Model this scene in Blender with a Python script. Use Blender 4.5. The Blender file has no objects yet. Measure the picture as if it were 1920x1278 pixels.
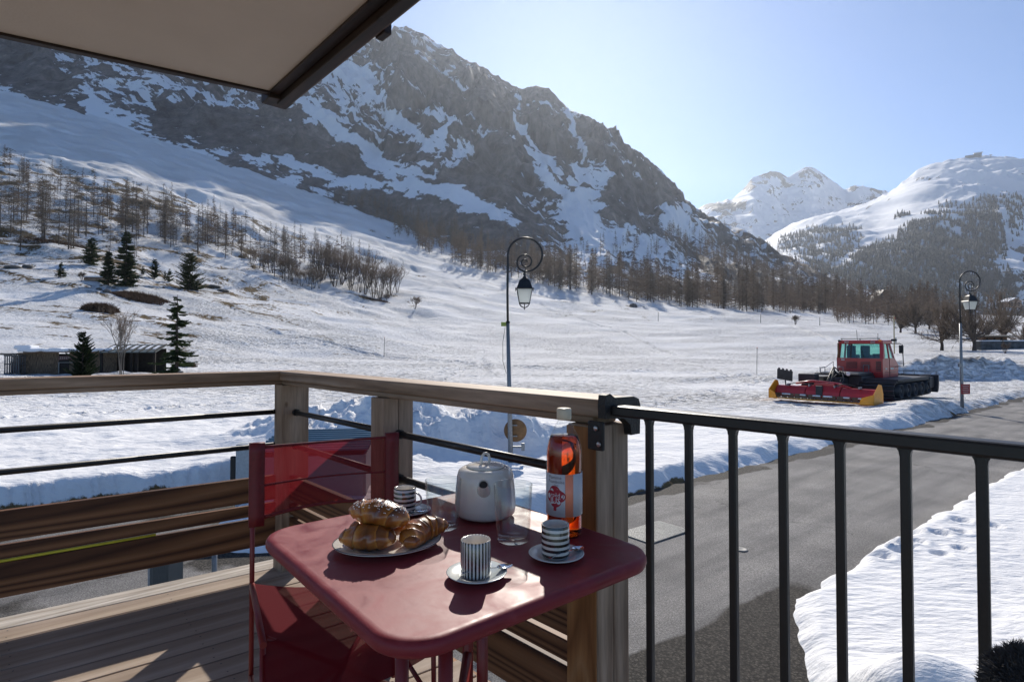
import bpy, bmesh, math, random
import numpy as np
from mathutils import Vector, Matrix
R = math.radians
random.seed(7)
SC = bpy.context.scene
COL = SC.collection

# ------------------------------------------------------------------ camera
F, CX, CYE, PITCH = 1065.0, 960.0, 622.7, R(1.2)
cam_d = bpy.data.cameras.new("camera")
cam = bpy.data.objects.new("camera", cam_d)
COL.objects.link(cam)
cam.location = (0, 0, 3.0)
cam.rotation_euler = (R(90) + PITCH, 0, 0)
cam_d.sensor_width = 36.0
cam_d.lens = 36.0 * F / 1920.0
cam_d.shift_y = -16.3 / 1920.0
cam_d.clip_start = 0.05
cam_d.clip_end = 40000
SC.camera = cam

# ------------------------------------------------------------------ sky and sun
SUN_AZ, SUN_EL = R(4.7), R(32.0)
w = bpy.data.worlds.new("World"); SC.world = w; w.use_nodes = True
nt = w.node_tree; nt.nodes.clear()
sky = nt.nodes.new('ShaderNodeTexSky'); sky.sky_type = 'NISHITA'; sky.sun_disc = False
sky.sun_elevation = SUN_EL; sky.sun_rotation = SUN_AZ
sky.altitude = 1800; sky.air_density = .9; sky.dust_density = .25; sky.ozone_density = 6.0
bg = nt.nodes.new('ShaderNodeBackground'); bg.inputs['Strength'].default_value = 0.105
ow = nt.nodes.new('ShaderNodeOutputWorld')
nt.links.new(sky.outputs[0], bg.inputs['Color']); nt.links.new(bg.outputs[0], ow.inputs['Surface'])
sd = bpy.data.lights.new("sun", 'SUN'); sd.energy = 4.2; sd.angle = R(0.53); sd.color = (1, 0.93, 0.83)
so = bpy.data.objects.new("sun", sd); COL.objects.link(so)
sdir = Vector((math.sin(SUN_AZ) * math.cos(SUN_EL), math.cos(SUN_AZ) * math.cos(SUN_EL), math.sin(SUN_EL)))
so.rotation_euler = sdir.to_track_quat('Z', 'Y').to_euler()
so.location = (0, 0, 30)
vs = SC.view_settings
vs.view_transform = 'Standard'; vs.look = 'None'; vs.gamma = 1.0; vs.use_curve_mapping = False
vs.exposure = 0.42
cy = SC.cycles
cy.max_bounces = 8; cy.diffuse_bounces = 3; cy.glossy_bounces = 3; cy.transmission_bounces = 8
cy.transparent_max_bounces = 12; cy.volume_bounces = 0
cy.caustics_reflective = False; cy.caustics_refractive = False
cy.use_denoising = True
cy.sample_clamp_indirect = 4.0

# ------------------------------------------------------------------ helpers
def ray(px, py):
    y = (CYE - py) / F
    return Vector(((px - CX) / F, math.cos(PITCH) - y * math.sin(PITCH), math.sin(PITCH) + y * math.cos(PITCH)))
CAM = Vector((0, 0, 3.0))
def at(px, py, D):
    r = ray(px, py); return CAM + r * (D / r.y)
def atz(px, py, z):
    r = ray(px, py); return CAM + r * ((z - 3.0) / r.z)

def tag(o, label=None, cat=None, group=None, kind=None):
    if label: o['label'] = label
    if cat: o['category'] = cat
    if group: o['group'] = group
    if kind: o['kind'] = kind
    return o
def empty(name, loc=(0, 0, 0), rz=0.0, label=None, cat=None, group=None):
    o = bpy.data.objects.new(name, None); COL.objects.link(o)
    o.location = loc; o.rotation_euler = (0, 0, rz); o.empty_display_size = 0.2
    return tag(o, label, cat, group)
def link_mesh(name, me, mats, parent=None, loc=None, rz=None):
    o = bpy.data.objects.new(name, me); COL.objects.link(o)
    if not isinstance(mats, (list, tuple)): mats = [mats]
    if not me.materials:
        for m in mats: me.materials.append(m)
    if parent: o.parent = parent
    if loc is not None: o.location = loc
    if rz is not None: o.rotation_euler = (0, 0, rz)
    return o
def np_mesh(name, verts, faces, smooth=False):
    """verts (n,3) array, faces (m,k) array"""
    verts = np.asarray(verts, dtype=np.float32); faces = np.asarray(faces, dtype=np.int32)
    me = bpy.data.meshes.new(name)
    m, k = faces.shape
    me.vertices.add(len(verts)); me.vertices.foreach_set('co', verts.ravel())
    me.loops.add(m * k); me.loops.foreach_set('vertex_index', faces.ravel())
    me.polygons.add(m); me.polygons.foreach_set('loop_start', np.arange(0, m * k, k, dtype=np.int32))
    if smooth: me.polygons.foreach_set('use_smooth', np.ones(m, dtype=bool))
    me.update(calc_edges=True)
    return me
def set_attr(me, name, arr):
    a = me.attributes.new(name, 'FLOAT', 'POINT'); a.data.foreach_set('value', np.asarray(arr, dtype=np.float32).ravel())
def grid_faces(nr, nc):
    i = np.arange((nr - 1) * (nc - 1)); r = i // (nc - 1); c = i % (nc - 1)
    a = r * nc + c
    return np.stack([a, a + 1, a + nc + 1, a + nc], axis=1)
def copy_tree(o, parent=None):
    c = o.copy(); COL.objects.link(c)
    if parent: c.parent = parent
    for ch in list(o.children): copy_tree(ch, c)
    return c

class MB:
    def __init__(s): s.v = []; s.f = []; s.sm = []; s.mi = []
    def add(s, vs, fs, smooth=False, mi=0):
        n = len(s.v); s.v += [tuple(p) for p in vs]
        for f in fs: s.f.append(tuple(i + n for i in f)); s.sm.append(smooth); s.mi.append(mi)
        return s
    def box(s, c, size, rz=0.0, M=None, bev=0.0, mi=0):
        hx, hy, hz = size[0] / 2, size[1] / 2, size[2] / 2
        b = min(bev, hx * .9, hy * .9, hz * .9)
        T = Matrix.Translation(Vector(c)) @ Matrix.Rotation(rz, 4, 'Z') if M is None else M @ Matrix.Translation(Vector(c)) @ Matrix.Rotation(rz, 4, 'Z')
        if b <= 0:
            vs = [T @ Vector((x * hx, y * hy, z * hz)) for x in (-1, 1) for y in (-1, 1) for z in (-1, 1)]
            fs = [(0, 1, 3, 2), (4, 6, 7, 5), (0, 4, 5, 1), (2, 3, 7, 6), (0, 2, 6, 4), (1, 5, 7, 3)]
            return s.add(vs, fs, mi=mi)
        bm = bmesh.new(); bmesh.ops.create_cube(bm, size=1.0)
        for v in bm.verts: v.co = Vector((v.co.x * 2 * hx, v.co.y * 2 * hy, v.co.z * 2 * hz))
        bmesh.ops.bevel(bm, geom=list(bm.edges), offset=b, segments=2, affect='EDGES', profile=0.5)
        bm.verts.index_update()
        s.add([T @ v.co for v in bm.verts], [[v.index for v in f.verts] for f in bm.faces], mi=mi); bm.free()
        return s
    def tube(s, pts, rad, n=8, cap=True, smooth=True, mi=0, closed=False):
        pts = [Vector(p) for p in pts]; m = len(pts)
        rads = rad if isinstance(rad, (list, tuple)) else [rad] * m
        up = None; rings = []
        for i, p in enumerate(pts):
            if closed: t = (pts[(i + 1) % m] - pts[i - 1]).normalized()
            else: t = (pts[min(i + 1, m - 1)] - pts[max(i - 1, 0)]).normalized()
            if up is None:
                up = Vector((0, 0, 1)) if abs(t.z) < .95 else Vector((1, 0, 0))
            a = t.cross(up)
            if a.length < 1e-5: a = t.cross(Vector((.3, 1, .1)))
            a.normalize(); b = a.cross(t).normalized(); up = b
            rings.append([p + (a * math.cos(k * 2 * math.pi / n) + b * math.sin(k * 2 * math.pi / n)) * rads[i] for k in range(n)])
        vs = [v for r in rings for v in r]; fs = []
        L = m if closed else m - 1
        for i in range(L):
            j = (i + 1) % m
            for k in range(n):
                fs.append((i * n + k, i * n + (k + 1) % n, j * n + (k + 1) % n, j * n + k))
        s.add(vs, fs, smooth, mi)
        if cap and not closed:
            s.add(rings[0], [tuple(range(n))[::1]], False, mi); s.add(rings[-1], [tuple(range(n))[::-1]], False, mi)
        return s
    def lathe(s, prof, n=40, c=(0, 0, 0), smooth=True, mi=0, sx=1.0, sy=1.0):
        c = Vector(c); vs = []
        for r, z in prof:
            for k in range(n):
                a = 2 * math.pi * k / n; vs.append(c + Vector((r * math.cos(a) * sx, r * math.sin(a) * sy, z)))
        fs = []
        for i in range(len(prof) - 1):
            for k in range(n):
                fs.append((i * n + k, i * n + (k + 1) % n, (i + 1) * n + (k + 1) % n, (i + 1) * n + k))
        s.add(vs, fs, smooth, mi); return s
    def prism(s, poly, z0, z1, M=None, smooth=False, mi=0):
        M = M or Matrix.Identity(4); n = len(poly)
        vs = [M @ Vector((p[0], p[1], z0)) for p in poly] + [M @ Vector((p[0], p[1], z1)) for p in poly]
        fs = [tuple(range(n))[::-1], tuple(range(n, 2 * n))]
        s.add(vs, fs, False, mi)
        s.add(vs, [(i, (i + 1) % n, n + (i + 1) % n, n + i) for i in range(n)], smooth, mi); return s
    def build(s, name, mats, parent=None, loc=None, rz=None, recalc=True, weld=True):
        me = bpy.data.meshes.new(name)
        me.from_pydata([tuple(v) for v in s.v], [], s.f)
        me.polygons.foreach_set('use_smooth', s.sm); me.polygons.foreach_set('material_index', s.mi)
        me.update()
        if recalc or weld:
            bm = bmesh.new(); bm.from_mesh(me)
            if weld: bmesh.ops.remove_doubles(bm, verts=bm.verts, dist=1e-6)
            if recalc: bmesh.ops.recalc_face_normals(bm, faces=bm.faces)
            bm.to_mesh(me); bm.free()
        return link_mesh(name, me, mats, parent, loc, rz)

# ------------------------------------------------------------------ noise (numpy)
def _hash(ix, iy, seed):
    n = (ix.astype(np.int64) * 374761393 + iy.astype(np.int64) * 668265263 + seed * 1442695041) & 0xFFFFFFFF
    n = ((n ^ (n >> 13)) * 1274126177) & 0xFFFFFFFF
    n = ((n ^ (n >> 16)) * 2246822519) & 0xFFFFFFFF
    return ((n ^ (n >> 15)) & 0xFFFFFF).astype(np.float64) / 0xFFFFFF
def vnoise(x, y, seed=0):
    x = np.asarray(x, float); y = np.asarray(y, float)
    ix = np.floor(x); iy = np.floor(y); fx = x - ix; fy = y - iy
    fx = fx * fx * fx * (fx * (fx * 6 - 15) + 10); fy = fy * fy * fy * (fy * (fy * 6 - 15) + 10)
    a = _hash(ix, iy, seed); b = _hash(ix + 1, iy, seed); c = _hash(ix, iy + 1, seed); d = _hash(ix + 1, iy + 1, seed)
    return ((a + (b - a) * fx) * (1 - fy) + (c + (d - c) * fx) * fy) * 2 - 1
def fbm(x, y, o=4, seed=0, g=.5):
    s = 0; a = 1; t = 0
    for k in range(o):
        s = s + a * vnoise(x, y, seed + k * 17); t += a; a *= g; x = x * 2.03 + 7.1; y = y * 2.03 + 3.7
    return s / t
def ridged(x, y, o=4, seed=0):
    s = 0; a = 1; t = 0
    for k in range(o):
        s = s + a * (1 - 2 * np.abs(vnoise(x, y, seed + k * 13))); t += a; a *= .5; x = x * 2.1 + 5.1; y = y * 2.1 + 1.7
    return s / t
def sstep(a, b, x):
    t = np.clip((x - a) / (b - a), 0, 1); return t * t * (3 - 2 * t)

# ------------------------------------------------------------------ materials
def mat(name):
    m = bpy.data.materials.new(name); m.use_nodes = True
    t = m.node_tree; b = t.nodes['Principled BSDF']
    return m, t, b
def N(t, typ, **k):
    n = t.nodes.new(typ)
    for a, v in k.items():
        if a in n.inputs.keys() and not hasattr(type(n), a): n.inputs[a].default_value = v
        else: setattr(n, a, v)
    return n
def ramp(t, stops, interp='LINEAR'):
    r = t.nodes.new('ShaderNodeValToRGB'); r.color_ramp.interpolation = interp
    e = r.color_ramp.elements
    while len(e) < len(stops): e.new(.5)
    for i, (p, c) in enumerate(stops):
        e[i].position = p; e[i].color = (*c, 1) if len(c) == 3 else c
    return r
def simple(name, col, rough=.6, metal=0.0, var=.12, scale=30, bump=0.0, bscale=None, coat=0.0, coords='Object', spec=.5):
    m, t, b = mat(name); L = t.links.new
    tc = N(t, 'ShaderNodeTexCoord'); no = N(t, 'ShaderNodeTexNoise'); no.inputs['Scale'].default_value = scale; no.inputs['Detail'].default_value = 5
    L(tc.outputs[coords], no.inputs['Vector'])
    lo = tuple(c * (1 - var) for c in col); hi = tuple(min(1, c * (1 + var)) for c in col)
    r = ramp(t, [(.3, lo), (.7, hi)]); L(no.outputs['Fac'], r.inputs[0]); L(r.outputs[0], b.inputs['Base Color'])
    b.inputs['Roughness'].default_value = rough; b.inputs['Metallic'].default_value = metal
    b.inputs['Specular IOR Level'].default_value = spec
    if coat: b.inputs['Coat Weight'].default_value = coat; b.inputs['Coat Roughness'].default_value = .15
    if bump:
        n2 = N(t, 'ShaderNodeTexNoise'); n2.inputs['Scale'].default_value = bscale or scale * 3; n2.inputs['Detail'].default_value = 4
        L(tc.outputs[coords], n2.inputs['Vector'])
        bp = N(t, 'ShaderNodeBump'); bp.inputs['Strength'].default_value = bump; bp.inputs['Distance'].default_value = .01
        L(n2.outputs['Fac'], bp.inputs['Height']); L(bp.outputs[0], b.inputs['Normal'])
    return m
# ================================================================== TERRAIN
TPX = np.array([-1000, -700, -300, 0, 150, 300, 450, 600, 750, 960, 1150, 1300, 1500, 1700, 1920, 2300, 3000.])
TD = np.array([14, 25, 40, 60, 90, 130, 180, 250, 350, 480, 640, 800.])
TY = np.array([
 [850, 758, 712, 668, 585, 488, 403, 318, 230, 160, 100, 55],
 [850, 758, 712, 668, 585, 490, 405, 320, 235, 165, 105, 60],
 [850, 758, 712, 670, 590, 495, 415, 330, 245, 180, 125, 85],
 [850, 758, 712, 676, 600, 505, 430, 350, 270, 205, 165, 130],
 [850, 758, 713, 680, 615, 525, 450, 375, 300, 245, 205, 175],
 [850, 758, 714, 685, 630, 550, 480, 410, 345, 295, 262, 235],
 [850, 758, 715, 688, 645, 580, 525, 455, 392, 342, 310, 288],
 [850, 758, 716, 690, 656, 608, 560, 500, 438, 395, 365, 345],
 [850, 758, 716, 692, 662, 630, 595, 545, 483, 440, 412, 395],
 [850, 758, 717, 693, 668, 645, 620, 575, 522, 492, 470, 455],
 [850, 758, 717, 694, 672, 652, 630, 592, 558, 532, 512, 500],
 [850, 758, 717, 694, 672, 650, 622, 595, 575, 560, 550, 543],
 [850, 758, 717, 695, 673, 650, 625, 600, 585, 577, 571, 567],
 [850, 758, 717, 695, 672, 650, 628, 608, 596, 590, 586, 583],
 [850, 758, 717, 695, 670, 645, 625, 612, 603, 598, 595, 593],
 [850, 758, 717, 695, 668, 640, 622, 610, 602, 598, 595, 593],
 [850, 758, 717, 695, 668, 640, 622, 610, 602, 598, 595, 593]], float)
_q = np.linspace(-1.8, 1.9, 220); _l = np.linspace(math.log(14), math.log(800), 220)
_rows = np.array([np.interp(_l, np.log(TD), TY[i]) for i in range(len(TPX))])
_g = np.array([np.interp(_q * F + CX, TPX, _rows[:, j]) for j in range(220)]).T   # (q, l) screen rows
def _sm(a, n):
    k = np.hanning(n + 2)[1:-1]; k /= k.sum(); h = n // 2
    for ax in (0, 1):
        p = np.pad(a, [(h, h) if i == ax else (0, 0) for i in (0, 1)], mode='edge')
        a = np.apply_along_axis(lambda v: np.convolve(v, k, 'valid'), ax, p)
    return a
_g = _sm(_g, 21)
_gz = 3 + (645 - _g) * np.exp(_l)[None, :] / F
def base_z(x, y):
    y = np.maximum(y, .5); q = np.clip(x / y, -1.79, 1.89); l = np.log(np.clip(y, 14, 799))
    u = (q - _q[0]) / (_q[1] - _q[0]); v = (l - _l[0]) / (_l[1] - _l[0])
    i = np.clip(u.astype(int), 0, 218); j = np.clip(v.astype(int), 0, 218); fu = u - i; fv = v - j
    z = (_gz[i, j] * (1 - fu) + _gz[i + 1, j] * fu) * (1 - fv) + (_gz[i, j + 1] * (1 - fu) + _gz[i + 1, j + 1] * fu) * fv
    k = sstep(16, 30, y)
    return z * k + .32 * (1 - k)
# bare ground: road, verge and forecourt
ROADP = [(58.4, 55.1), (10.0, 16.9), (2.2, 10.9), (0.4, 9.6), (-2.2, 8.6), (-3.5, 8.15), (-4.3, 8.1), (-5.0, 9.2), (-5.3, 11.9), (-9.2, 10.1), (-26, 1.5),
         (-26, -6), (2.3, -6), (2.35, 5.0), (3.18, 6.9), (12.6, 14.3), (60.6, 52.3)]
def poly_sd(x, y, P):
    x = np.asarray(x, float); y = np.asarray(y, float)
    d2 = np.full(x.shape, 1e18); ins = np.zeros(x.shape, bool); n = len(P)
    for i in range(n):
        ax, ay = P[i]; bx, by = P[(i + 1) % n]; ex, ey = bx - ax, by - ay
        t = np.clip(((x - ax) * ex + (y - ay) * ey) / (ex * ex + ey * ey), 0, 1)
        d2 = np.minimum(d2, (x - ax - t * ex) ** 2 + (y - ay - t * ey) ** 2)
        c = (ay > y) != (by > y)
        xi = ex * (y - ay) / (ey if abs(ey) > 1e-9 else 1e-9) + ax
        ins ^= c & (x < xi)
    d = np.sqrt(d2); return np.where(ins, -d, d)
def bump2(x, y, cx, cy, rx, ry, rot=0.0, p=2.0):
    c, s = math.cos(rot), math.sin(rot); dx = x - cx; dy = y - cy
    return np.exp(-((np.abs((dx * c + dy * s) / rx)) ** p + (np.abs((-dx * s + dy * c) / ry)) ** p))
def ground_h(x, y, detail=True):
    x = np.asarray(x, float); y = np.asarray(y, float)
    z = base_z(x, y)
    far = sstep(25, 90, y)
    left = sstep(.1, -.5, x / np.maximum(y, 1))
    # rolling ground, terraces on the left hill
    z = z + far * (fbm(x / 28, y / 20, 3, 3) * (1.0 + 1.6 * left)) * np.clip(y / 150, .3, 1.6)
    z = z + far * ridged(x / 16 + y / 60, y / 9, 3, 11) * .55 * (.35 + left) * np.clip(y / 150, .3, 1.5)
    z = z + fbm(x / 2.6, y / 1.7, 3, 5) * .07 * sstep(8, 22, y)
    if detail:
        calm = 1 - .6 * sstep(-4.2, -2.8, x * .62 - y * .784) * sstep(30, 18, y) * (1 - .8 * bump2(x, y, 6.3, 7.8, 1.5, 1.1))
        z = z + fbm(x / .8, y / .5, 3, 8) * .035 * sstep(70, 20, y) * calm
        z = z + np.maximum(0, ridged(x / .45, y / .33, 2, 9) - .1) * .03 * sstep(26, 10, y) * calm
    # plough heap behind the front railing, lumps round it
    hp = bump2(x, y, -2.3, 14.3, 2.7, 1.2, .12, 3) * 1.0 + bump2(x, y, .15, 14.2, .8, .7, 0, 2) * .5 + bump2(x, y, 1.35, 14.3, .5, .45) * .5 + bump2(x, y, -5.2, 15.2, 2.2, 1.0, .1) * .7
    hp = hp + bump2(x, y, -3.4, 12.2, 2.5, .7) * .25
    z = z + hp * (1 + .32 * fbm(x / .8, y / .7, 4, 21, .6)) + hp * .22 * ridged(x / .55 + y / 1.1, y / .5, 3, 23) * sstep(.1, .5, hp) + sstep(.05, .4, hp) * .07 * ridged(x / .2, y / .2, 2, 25)
    # bank under the machine and dirty ploughed ridge on the right
    z = z + bump2(x, y, 17.3, 24.2, 4.0, 1.1, math.atan2(.62, .784)) * .35
    rg = bump2(x, y, 34.5, 45, 10.5, 2.1, .03, 3)
    z = z + rg * 1.35 * (1 + .45 * fbm(x / 2.2, y / 1.6, 4, 31)) + rg * .4 * ridged(x / 1.7 - y / 2, y / 2.6, 3, 33)
    z = z + bump2(x, y, 44, 56, 9, 2.5) * .9
    z = z + bump2(x, y, -42.5, 39, 5, 3) * .9 + bump2(x, y, -29, 43, 3, 1.2) * .4
    # mounds of the near right snow
    z = z + bump2(x, y, 3.05, 4.35, .6, .35, .4) * .33 + bump2(x, y, 4.1, 4.2, .8, .3, .2) * .3 + bump2(x, y, 5.9, 5.6, .8, .45, .3) * .22
    nr_ = sstep(-4.2, -2.8, x * .62 - y * .784) * sstep(30, 18, y)
    z = z - nr_ * .20 * (1 - .9 * np.clip(bump2(x, y, 3.05, 4.35, .9, .6) + bump2(x, y, 4.1, 4.2, 1, .6), 0, 1))
    near = (y < 62)
    sdv = np.full(z.shape, 9.0)
    if near.any():
        xx = x[near]; yy = y[near]
        s = poly_sd(xx, yy, ROADP) + (fbm(xx / .9, yy / .9, 3, 41) * .22 + fbm(xx / .25, yy / .25, 2, 43) * .06) * np.where(xx * .62 - yy * .784 > -5, .55, 1)
        sdv[near] = s
        steep = np.where((xx < -5.0) & (yy > 3), .16, np.where(xx / np.maximum(yy, 1) > .3, .9, .6))
        steep = np.where((xx > 2.2) & (yy < 14.5) & (xx * .62 - yy * .784 > -5), .45, steep)
        m = sstep(0, 1, s / steep)
        zz = z[near]
        cut = (xx < -5.0) & (yy > 3)
        zz = zz + np.where(cut, .16 * sstep(.0, .3, s) * (1 + .5 * fbm(xx / .8, yy / .8, 2, 47)), 0)
        z[near] = -.12 + (zz + .12) * m
    return z, sdv
def gz(x, y):
    z, _ = ground_h(np.array([x], float), np.array([y], float), False); return float(z[0])

# ---- snow / rock material driven by the terrain's own cover map
def snow_rock_material(name, rockcols, vstretch=True, bumpd=1.0, scale=1.0, snowcol=(.84, .845, .86)):
    m, t, b = mat(name); L = t.links.new
    at_ = N(t, 'ShaderNodeAttribute'); at_.attribute_name = 'rock'
    tc = N(t, 'ShaderNodeTexCoord'); mp = N(t, 'ShaderNodeMapping')
    mp.inputs['Scale'].default_value = (1, 1, .45) if vstretch else (1, 1, 1)
    L(tc.outputs['Object'], mp.inputs['Vector'])
    n1 = N(t, 'ShaderNodeTexNoise'); n1.inputs['Scale'].default_value = scale; n1.inputs['Detail'].default_value = 9; n1.inputs['Roughness'].default_value = .68
    L(mp.outputs[0], n1.inputs['Vector'])
    n2 = N(t, 'ShaderNodeTexNoise'); n2.inputs['Scale'].default_value = scale * .23; n2.inputs['Detail'].default_value = 6
    L(tc.outputs['Object'], n2.inputs['Vector'])
    rc = ramp(t, [(.30, rockcols[0]), (.48, rockcols[1]), (.62, rockcols[2]), (.75, rockcols[3])]); L(n1.outputs['Fac'], rc.inputs[0])
    mx = N(t, 'ShaderNodeMix'); mx.data_type = 'RGBA'; mx.blend_type = 'MULTIPLY'; mx.inputs[0].default_value = .6
    r2 = ramp(t, [(.3, (.6, .58, .58)), (.7, (1.15, 1.1, 1.05))]); L(n2.outputs['Fac'], r2.inputs[0])
    L(rc.outputs[0], mx.inputs[6]); L(r2.outputs[0], mx.inputs[7])
    ms_ = N(t, 'ShaderNodeMapping'); ms_.inputs['Rotation'].default_value = (0, R(22), 0); ms_.inputs['Scale'].default_value = (1.5, .8, .28); L(tc.outputs['Object'], ms_.inputs['Vector'])
    n7 = N(t, 'ShaderNodeTexNoise'); n7.inputs['Scale'].default_value = scale * 1.6; n7.inputs['Detail'].default_value = 8; n7.inputs['Roughness'].default_value = .65; L(ms_.outputs[0], n7.inputs['Vector'])
    r7 = ramp(t, [(.34, (.35, .34, .34)), (.46, (.85, .83, .82)), (.55, (1.05, 1.02, .98)), (.66, (1.7, 1.6, 1.5))]); L(n7.outputs['Fac'], r7.inputs[0])
    mx0 = mx; mx = N(t, 'ShaderNodeMix'); mx.data_type = 'RGBA'; mx.blend_type = 'MULTIPLY'; mx.inputs[0].default_value = .75; L(mx0.outputs[2], mx.inputs[6]); L(r7.outputs[0], mx.inputs[7])
    # cover threshold sharpened with fine noise
    ad = N(t, 'ShaderNodeMath'); ad.operation = 'ADD'
    sc = N(t, 'ShaderNodeMath'); sc.operation = 'MULTIPLY_ADD'; sc.inputs[1].default_value = 2.8; sc.inputs[2].default_value = -1.4
    L(n1.outputs['Fac'], sc.inputs[0]); L(at_.outputs['Fac'], ad.inputs[0]); L(sc.outputs[0], ad.inputs[1])
    th = ramp(t, [(.47, (0, 0, 0)), (.53, (1, 1, 1))]); L(ad.outputs[0], th.inputs[0])
    sn = ramp(t, [(.3, tuple(c * .93 for c in snowcol)), (.7, snowcol)]); L(n2.outputs['Fac'], sn.inputs[0])
    fm = N(t, 'ShaderNodeMix'); fm.data_type = 'RGBA'; L(th.outputs[0], fm.inputs[0]); L(sn.outputs[0], fm.inputs[6]); L(mx.outputs[2], fm.inputs[7])
    L(fm.outputs[2], b.inputs['Base Color']); b.inputs['Roughness'].default_value = .75; b.inputs['Specular IOR Level'].default_value = .25
    bp = N(t, 'ShaderNodeBump'); bp.inputs['Distance'].default_value = bumpd; L(n1.outputs['Fac'], bp.inputs['Height'])
    ms = N(t, 'ShaderNodeMath'); ms.operation = 'MULTIPLY_ADD'; ms.inputs[1].default_value = .75; ms.inputs[2].default_value = .12
    L(th.outputs[0], ms.inputs[0]); L(ms.outputs[0], bp.inputs['Strength']); L(bp.outputs[0], b.inputs['Normal'])
    return m

def snow_field_material():
    m, t, b = mat('field_snow'); L = t.links.new
    tc = N(t, 'ShaderNodeTexCoord')
    at_ = N(t, 'ShaderNodeAttribute'); at_.attribute_name = 'bare'
    dr = N(t, 'ShaderNodeAttribute'); dr.attribute_name = 'dirt'
    mp = N(t, 'ShaderNodeMapping'); mp.inputs['Scale'].default_value = (.55, 1.3, 1); mp.inputs['Rotation'].default_value = (0, 0, .15); L(tc.outputs['Object'], mp.inputs['Vector'])
    n1 = N(t, 'ShaderNodeTexNoise'); n1.inputs['Scale'].default_value = 2.2; n1.inputs['Detail'].default_value = 8; n1.inputs['Roughness'].default_value = .62; L(mp.outputs[0], n1.inputs['Vector'])
    n3 = N(t, 'ShaderNodeTexNoise'); n3.inputs['Scale'].default_value = .33; n3.inputs['Detail'].default_value = 7; n3.inputs['Roughness'].default_value = .6; L(mp.outputs[0], n3.inputs['Vector'])
    n4 = N(t, 'ShaderNodeTexNoise'); n4.inputs['Scale'].default_value = 9.0; n4.inputs['Detail'].default_value = 4; L(mp.outputs[0], n4.inputs['Vector'])
    n5 = N(t, 'ShaderNodeTexNoise'); n5.inputs['Scale'].default_value = 1.1; n5.inputs['Detail'].default_value = 10; n5.inputs['Roughness'].default_value = .7; L(tc.outputs['Object'], n5.inputs['Vector'])
    sn = ramp(t, [(.3, (.83, .825, .82)), (.6, (.88, .875, .865))]); L(n3.outputs['Fac'], sn.inputs[0])
    # dirty crust
    dm = N(t, 'ShaderNodeMath'); dm.operation = 'MULTIPLY_ADD'; dm.inputs[1].default_value = .9; dm.inputs[2].default_value = -.45; L(n5.outputs['Fac'], dm.inputs[0])
    da = N(t, 'ShaderNodeMath'); da.operation = 'ADD'; L(dm.outputs[0], da.inputs[0]); L(dr.outputs['Fac'], da.inputs[1])
    dt = ramp(t, [(.42, (0, 0, 0)), (.62, (1, 1, 1))]); L(da.outputs[0], dt.inputs[0])
    m1 = N(t, 'ShaderNodeMix'); m1.data_type = 'RGBA'; L(dt.outputs[0], m1.inputs[0]); L(sn.outputs[0], m1.inputs[6]); m1.inputs[7].default_value = (.30, .29, .28, 1)
    # bare grass and earth
    ba = N(t, 'ShaderNodeMath'); ba.operation = 'ADD'; L(dm.outputs[0], ba.inputs[0]); L(at_.outputs['Fac'], ba.inputs[1])
    bt = ramp(t, [(.47, (0, 0, 0)), (.53, (1, 1, 1))]); L(ba.outputs[0], bt.inputs[0])
    gr = ramp(t, [(.3, (.05, .035, .02)), (.5, (.13, .09, .045)), (.7, (.22, .15, .07))]); L(n5.outputs['Fac'], gr.inputs[0])
    m2 = N(t, 'ShaderNodeMix'); m2.data_type = 'RGBA'; L(bt.outputs[0], m2.inputs[0]); L(m1.outputs[2], m2.inputs[6]); L(gr.outputs[0], m2.inputs[7])
    L(m2.outputs[2], b.inputs['Base Color']); b.inputs['Roughness'].default_value = .85; b.inputs['Specular IOR Level'].default_value = .12
    b1 = N(t, 'ShaderNodeBump'); b1.inputs['Distance'].default_value = .45; b1.inputs['Strength'].default_value = .6; L(n1.outputs['Fac'], b1.inputs['Height'])
    b2 = N(t, 'ShaderNodeBump'); b2.inputs['Distance'].default_value = .06; b2.inputs['Strength'].default_value = .5; L(n4.outputs['Fac'], b2.inputs['Height']); L(b1.outputs[0], b2.inputs['Normal'])
    n6 = N(t, 'ShaderNodeTexNoise'); n6.inputs['Scale'].default_value = 3.4; n6.inputs['Detail'].default_value = 5; n6.inputs['Roughness'].default_value = .55
    m6 = N(t, 'ShaderNodeMapping'); m6.inputs['Scale'].default_value = (.6, 1.25, 1); m6.inputs['Location'].default_value = (3, 8, 0); L(tc.outputs['Object'], m6.inputs['Vector']); L(m6.outputs[0], n6.inputs['Vector'])
    d6 = ramp(t, [(.34, (0, 0, 0)), (.50, (1, 1, 1))]); L(n6.outputs['Fac'], d6.inputs[0])
    b3 = N(t, 'ShaderNodeBump'); b3.inputs['Distance'].default_value = .34; b3.inputs['Strength'].default_value = .9; L(d6.outputs[0], b3.inputs['Height']); L(b2.outputs[0], b3.inputs['Normal'])
    rg_ = N(t, 'ShaderNodeAttribute'); rg_.attribute_name = 'rough'
    for bb, lo_, hi_ in ((b1, .22, .75), (b3, .06, .94)):
        mm_ = N(t, 'ShaderNodeMath'); mm_.operation = 'MULTIPLY_ADD'; mm_.inputs[1].default_value = hi_; mm_.inputs[2].default_value = lo_; L(rg_.outputs['Fac'], mm_.inputs[0]); L(mm_.outputs[0], bb.inputs['Strength'])
    L(b3.outputs[0], b.inputs['Normal'])
    return m

def scr(x, y, z):
    """screen position a ground point has in the photo (used only to look up where bare patches lie)"""
    Y = y * math.cos(PITCH) + (z - 3) * math.sin(PITCH); Z = -y * math.sin(PITCH) + (z - 3) * math.cos(PITCH)
    return CX + F * x / Y, CYE - F * Z / Y

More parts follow.
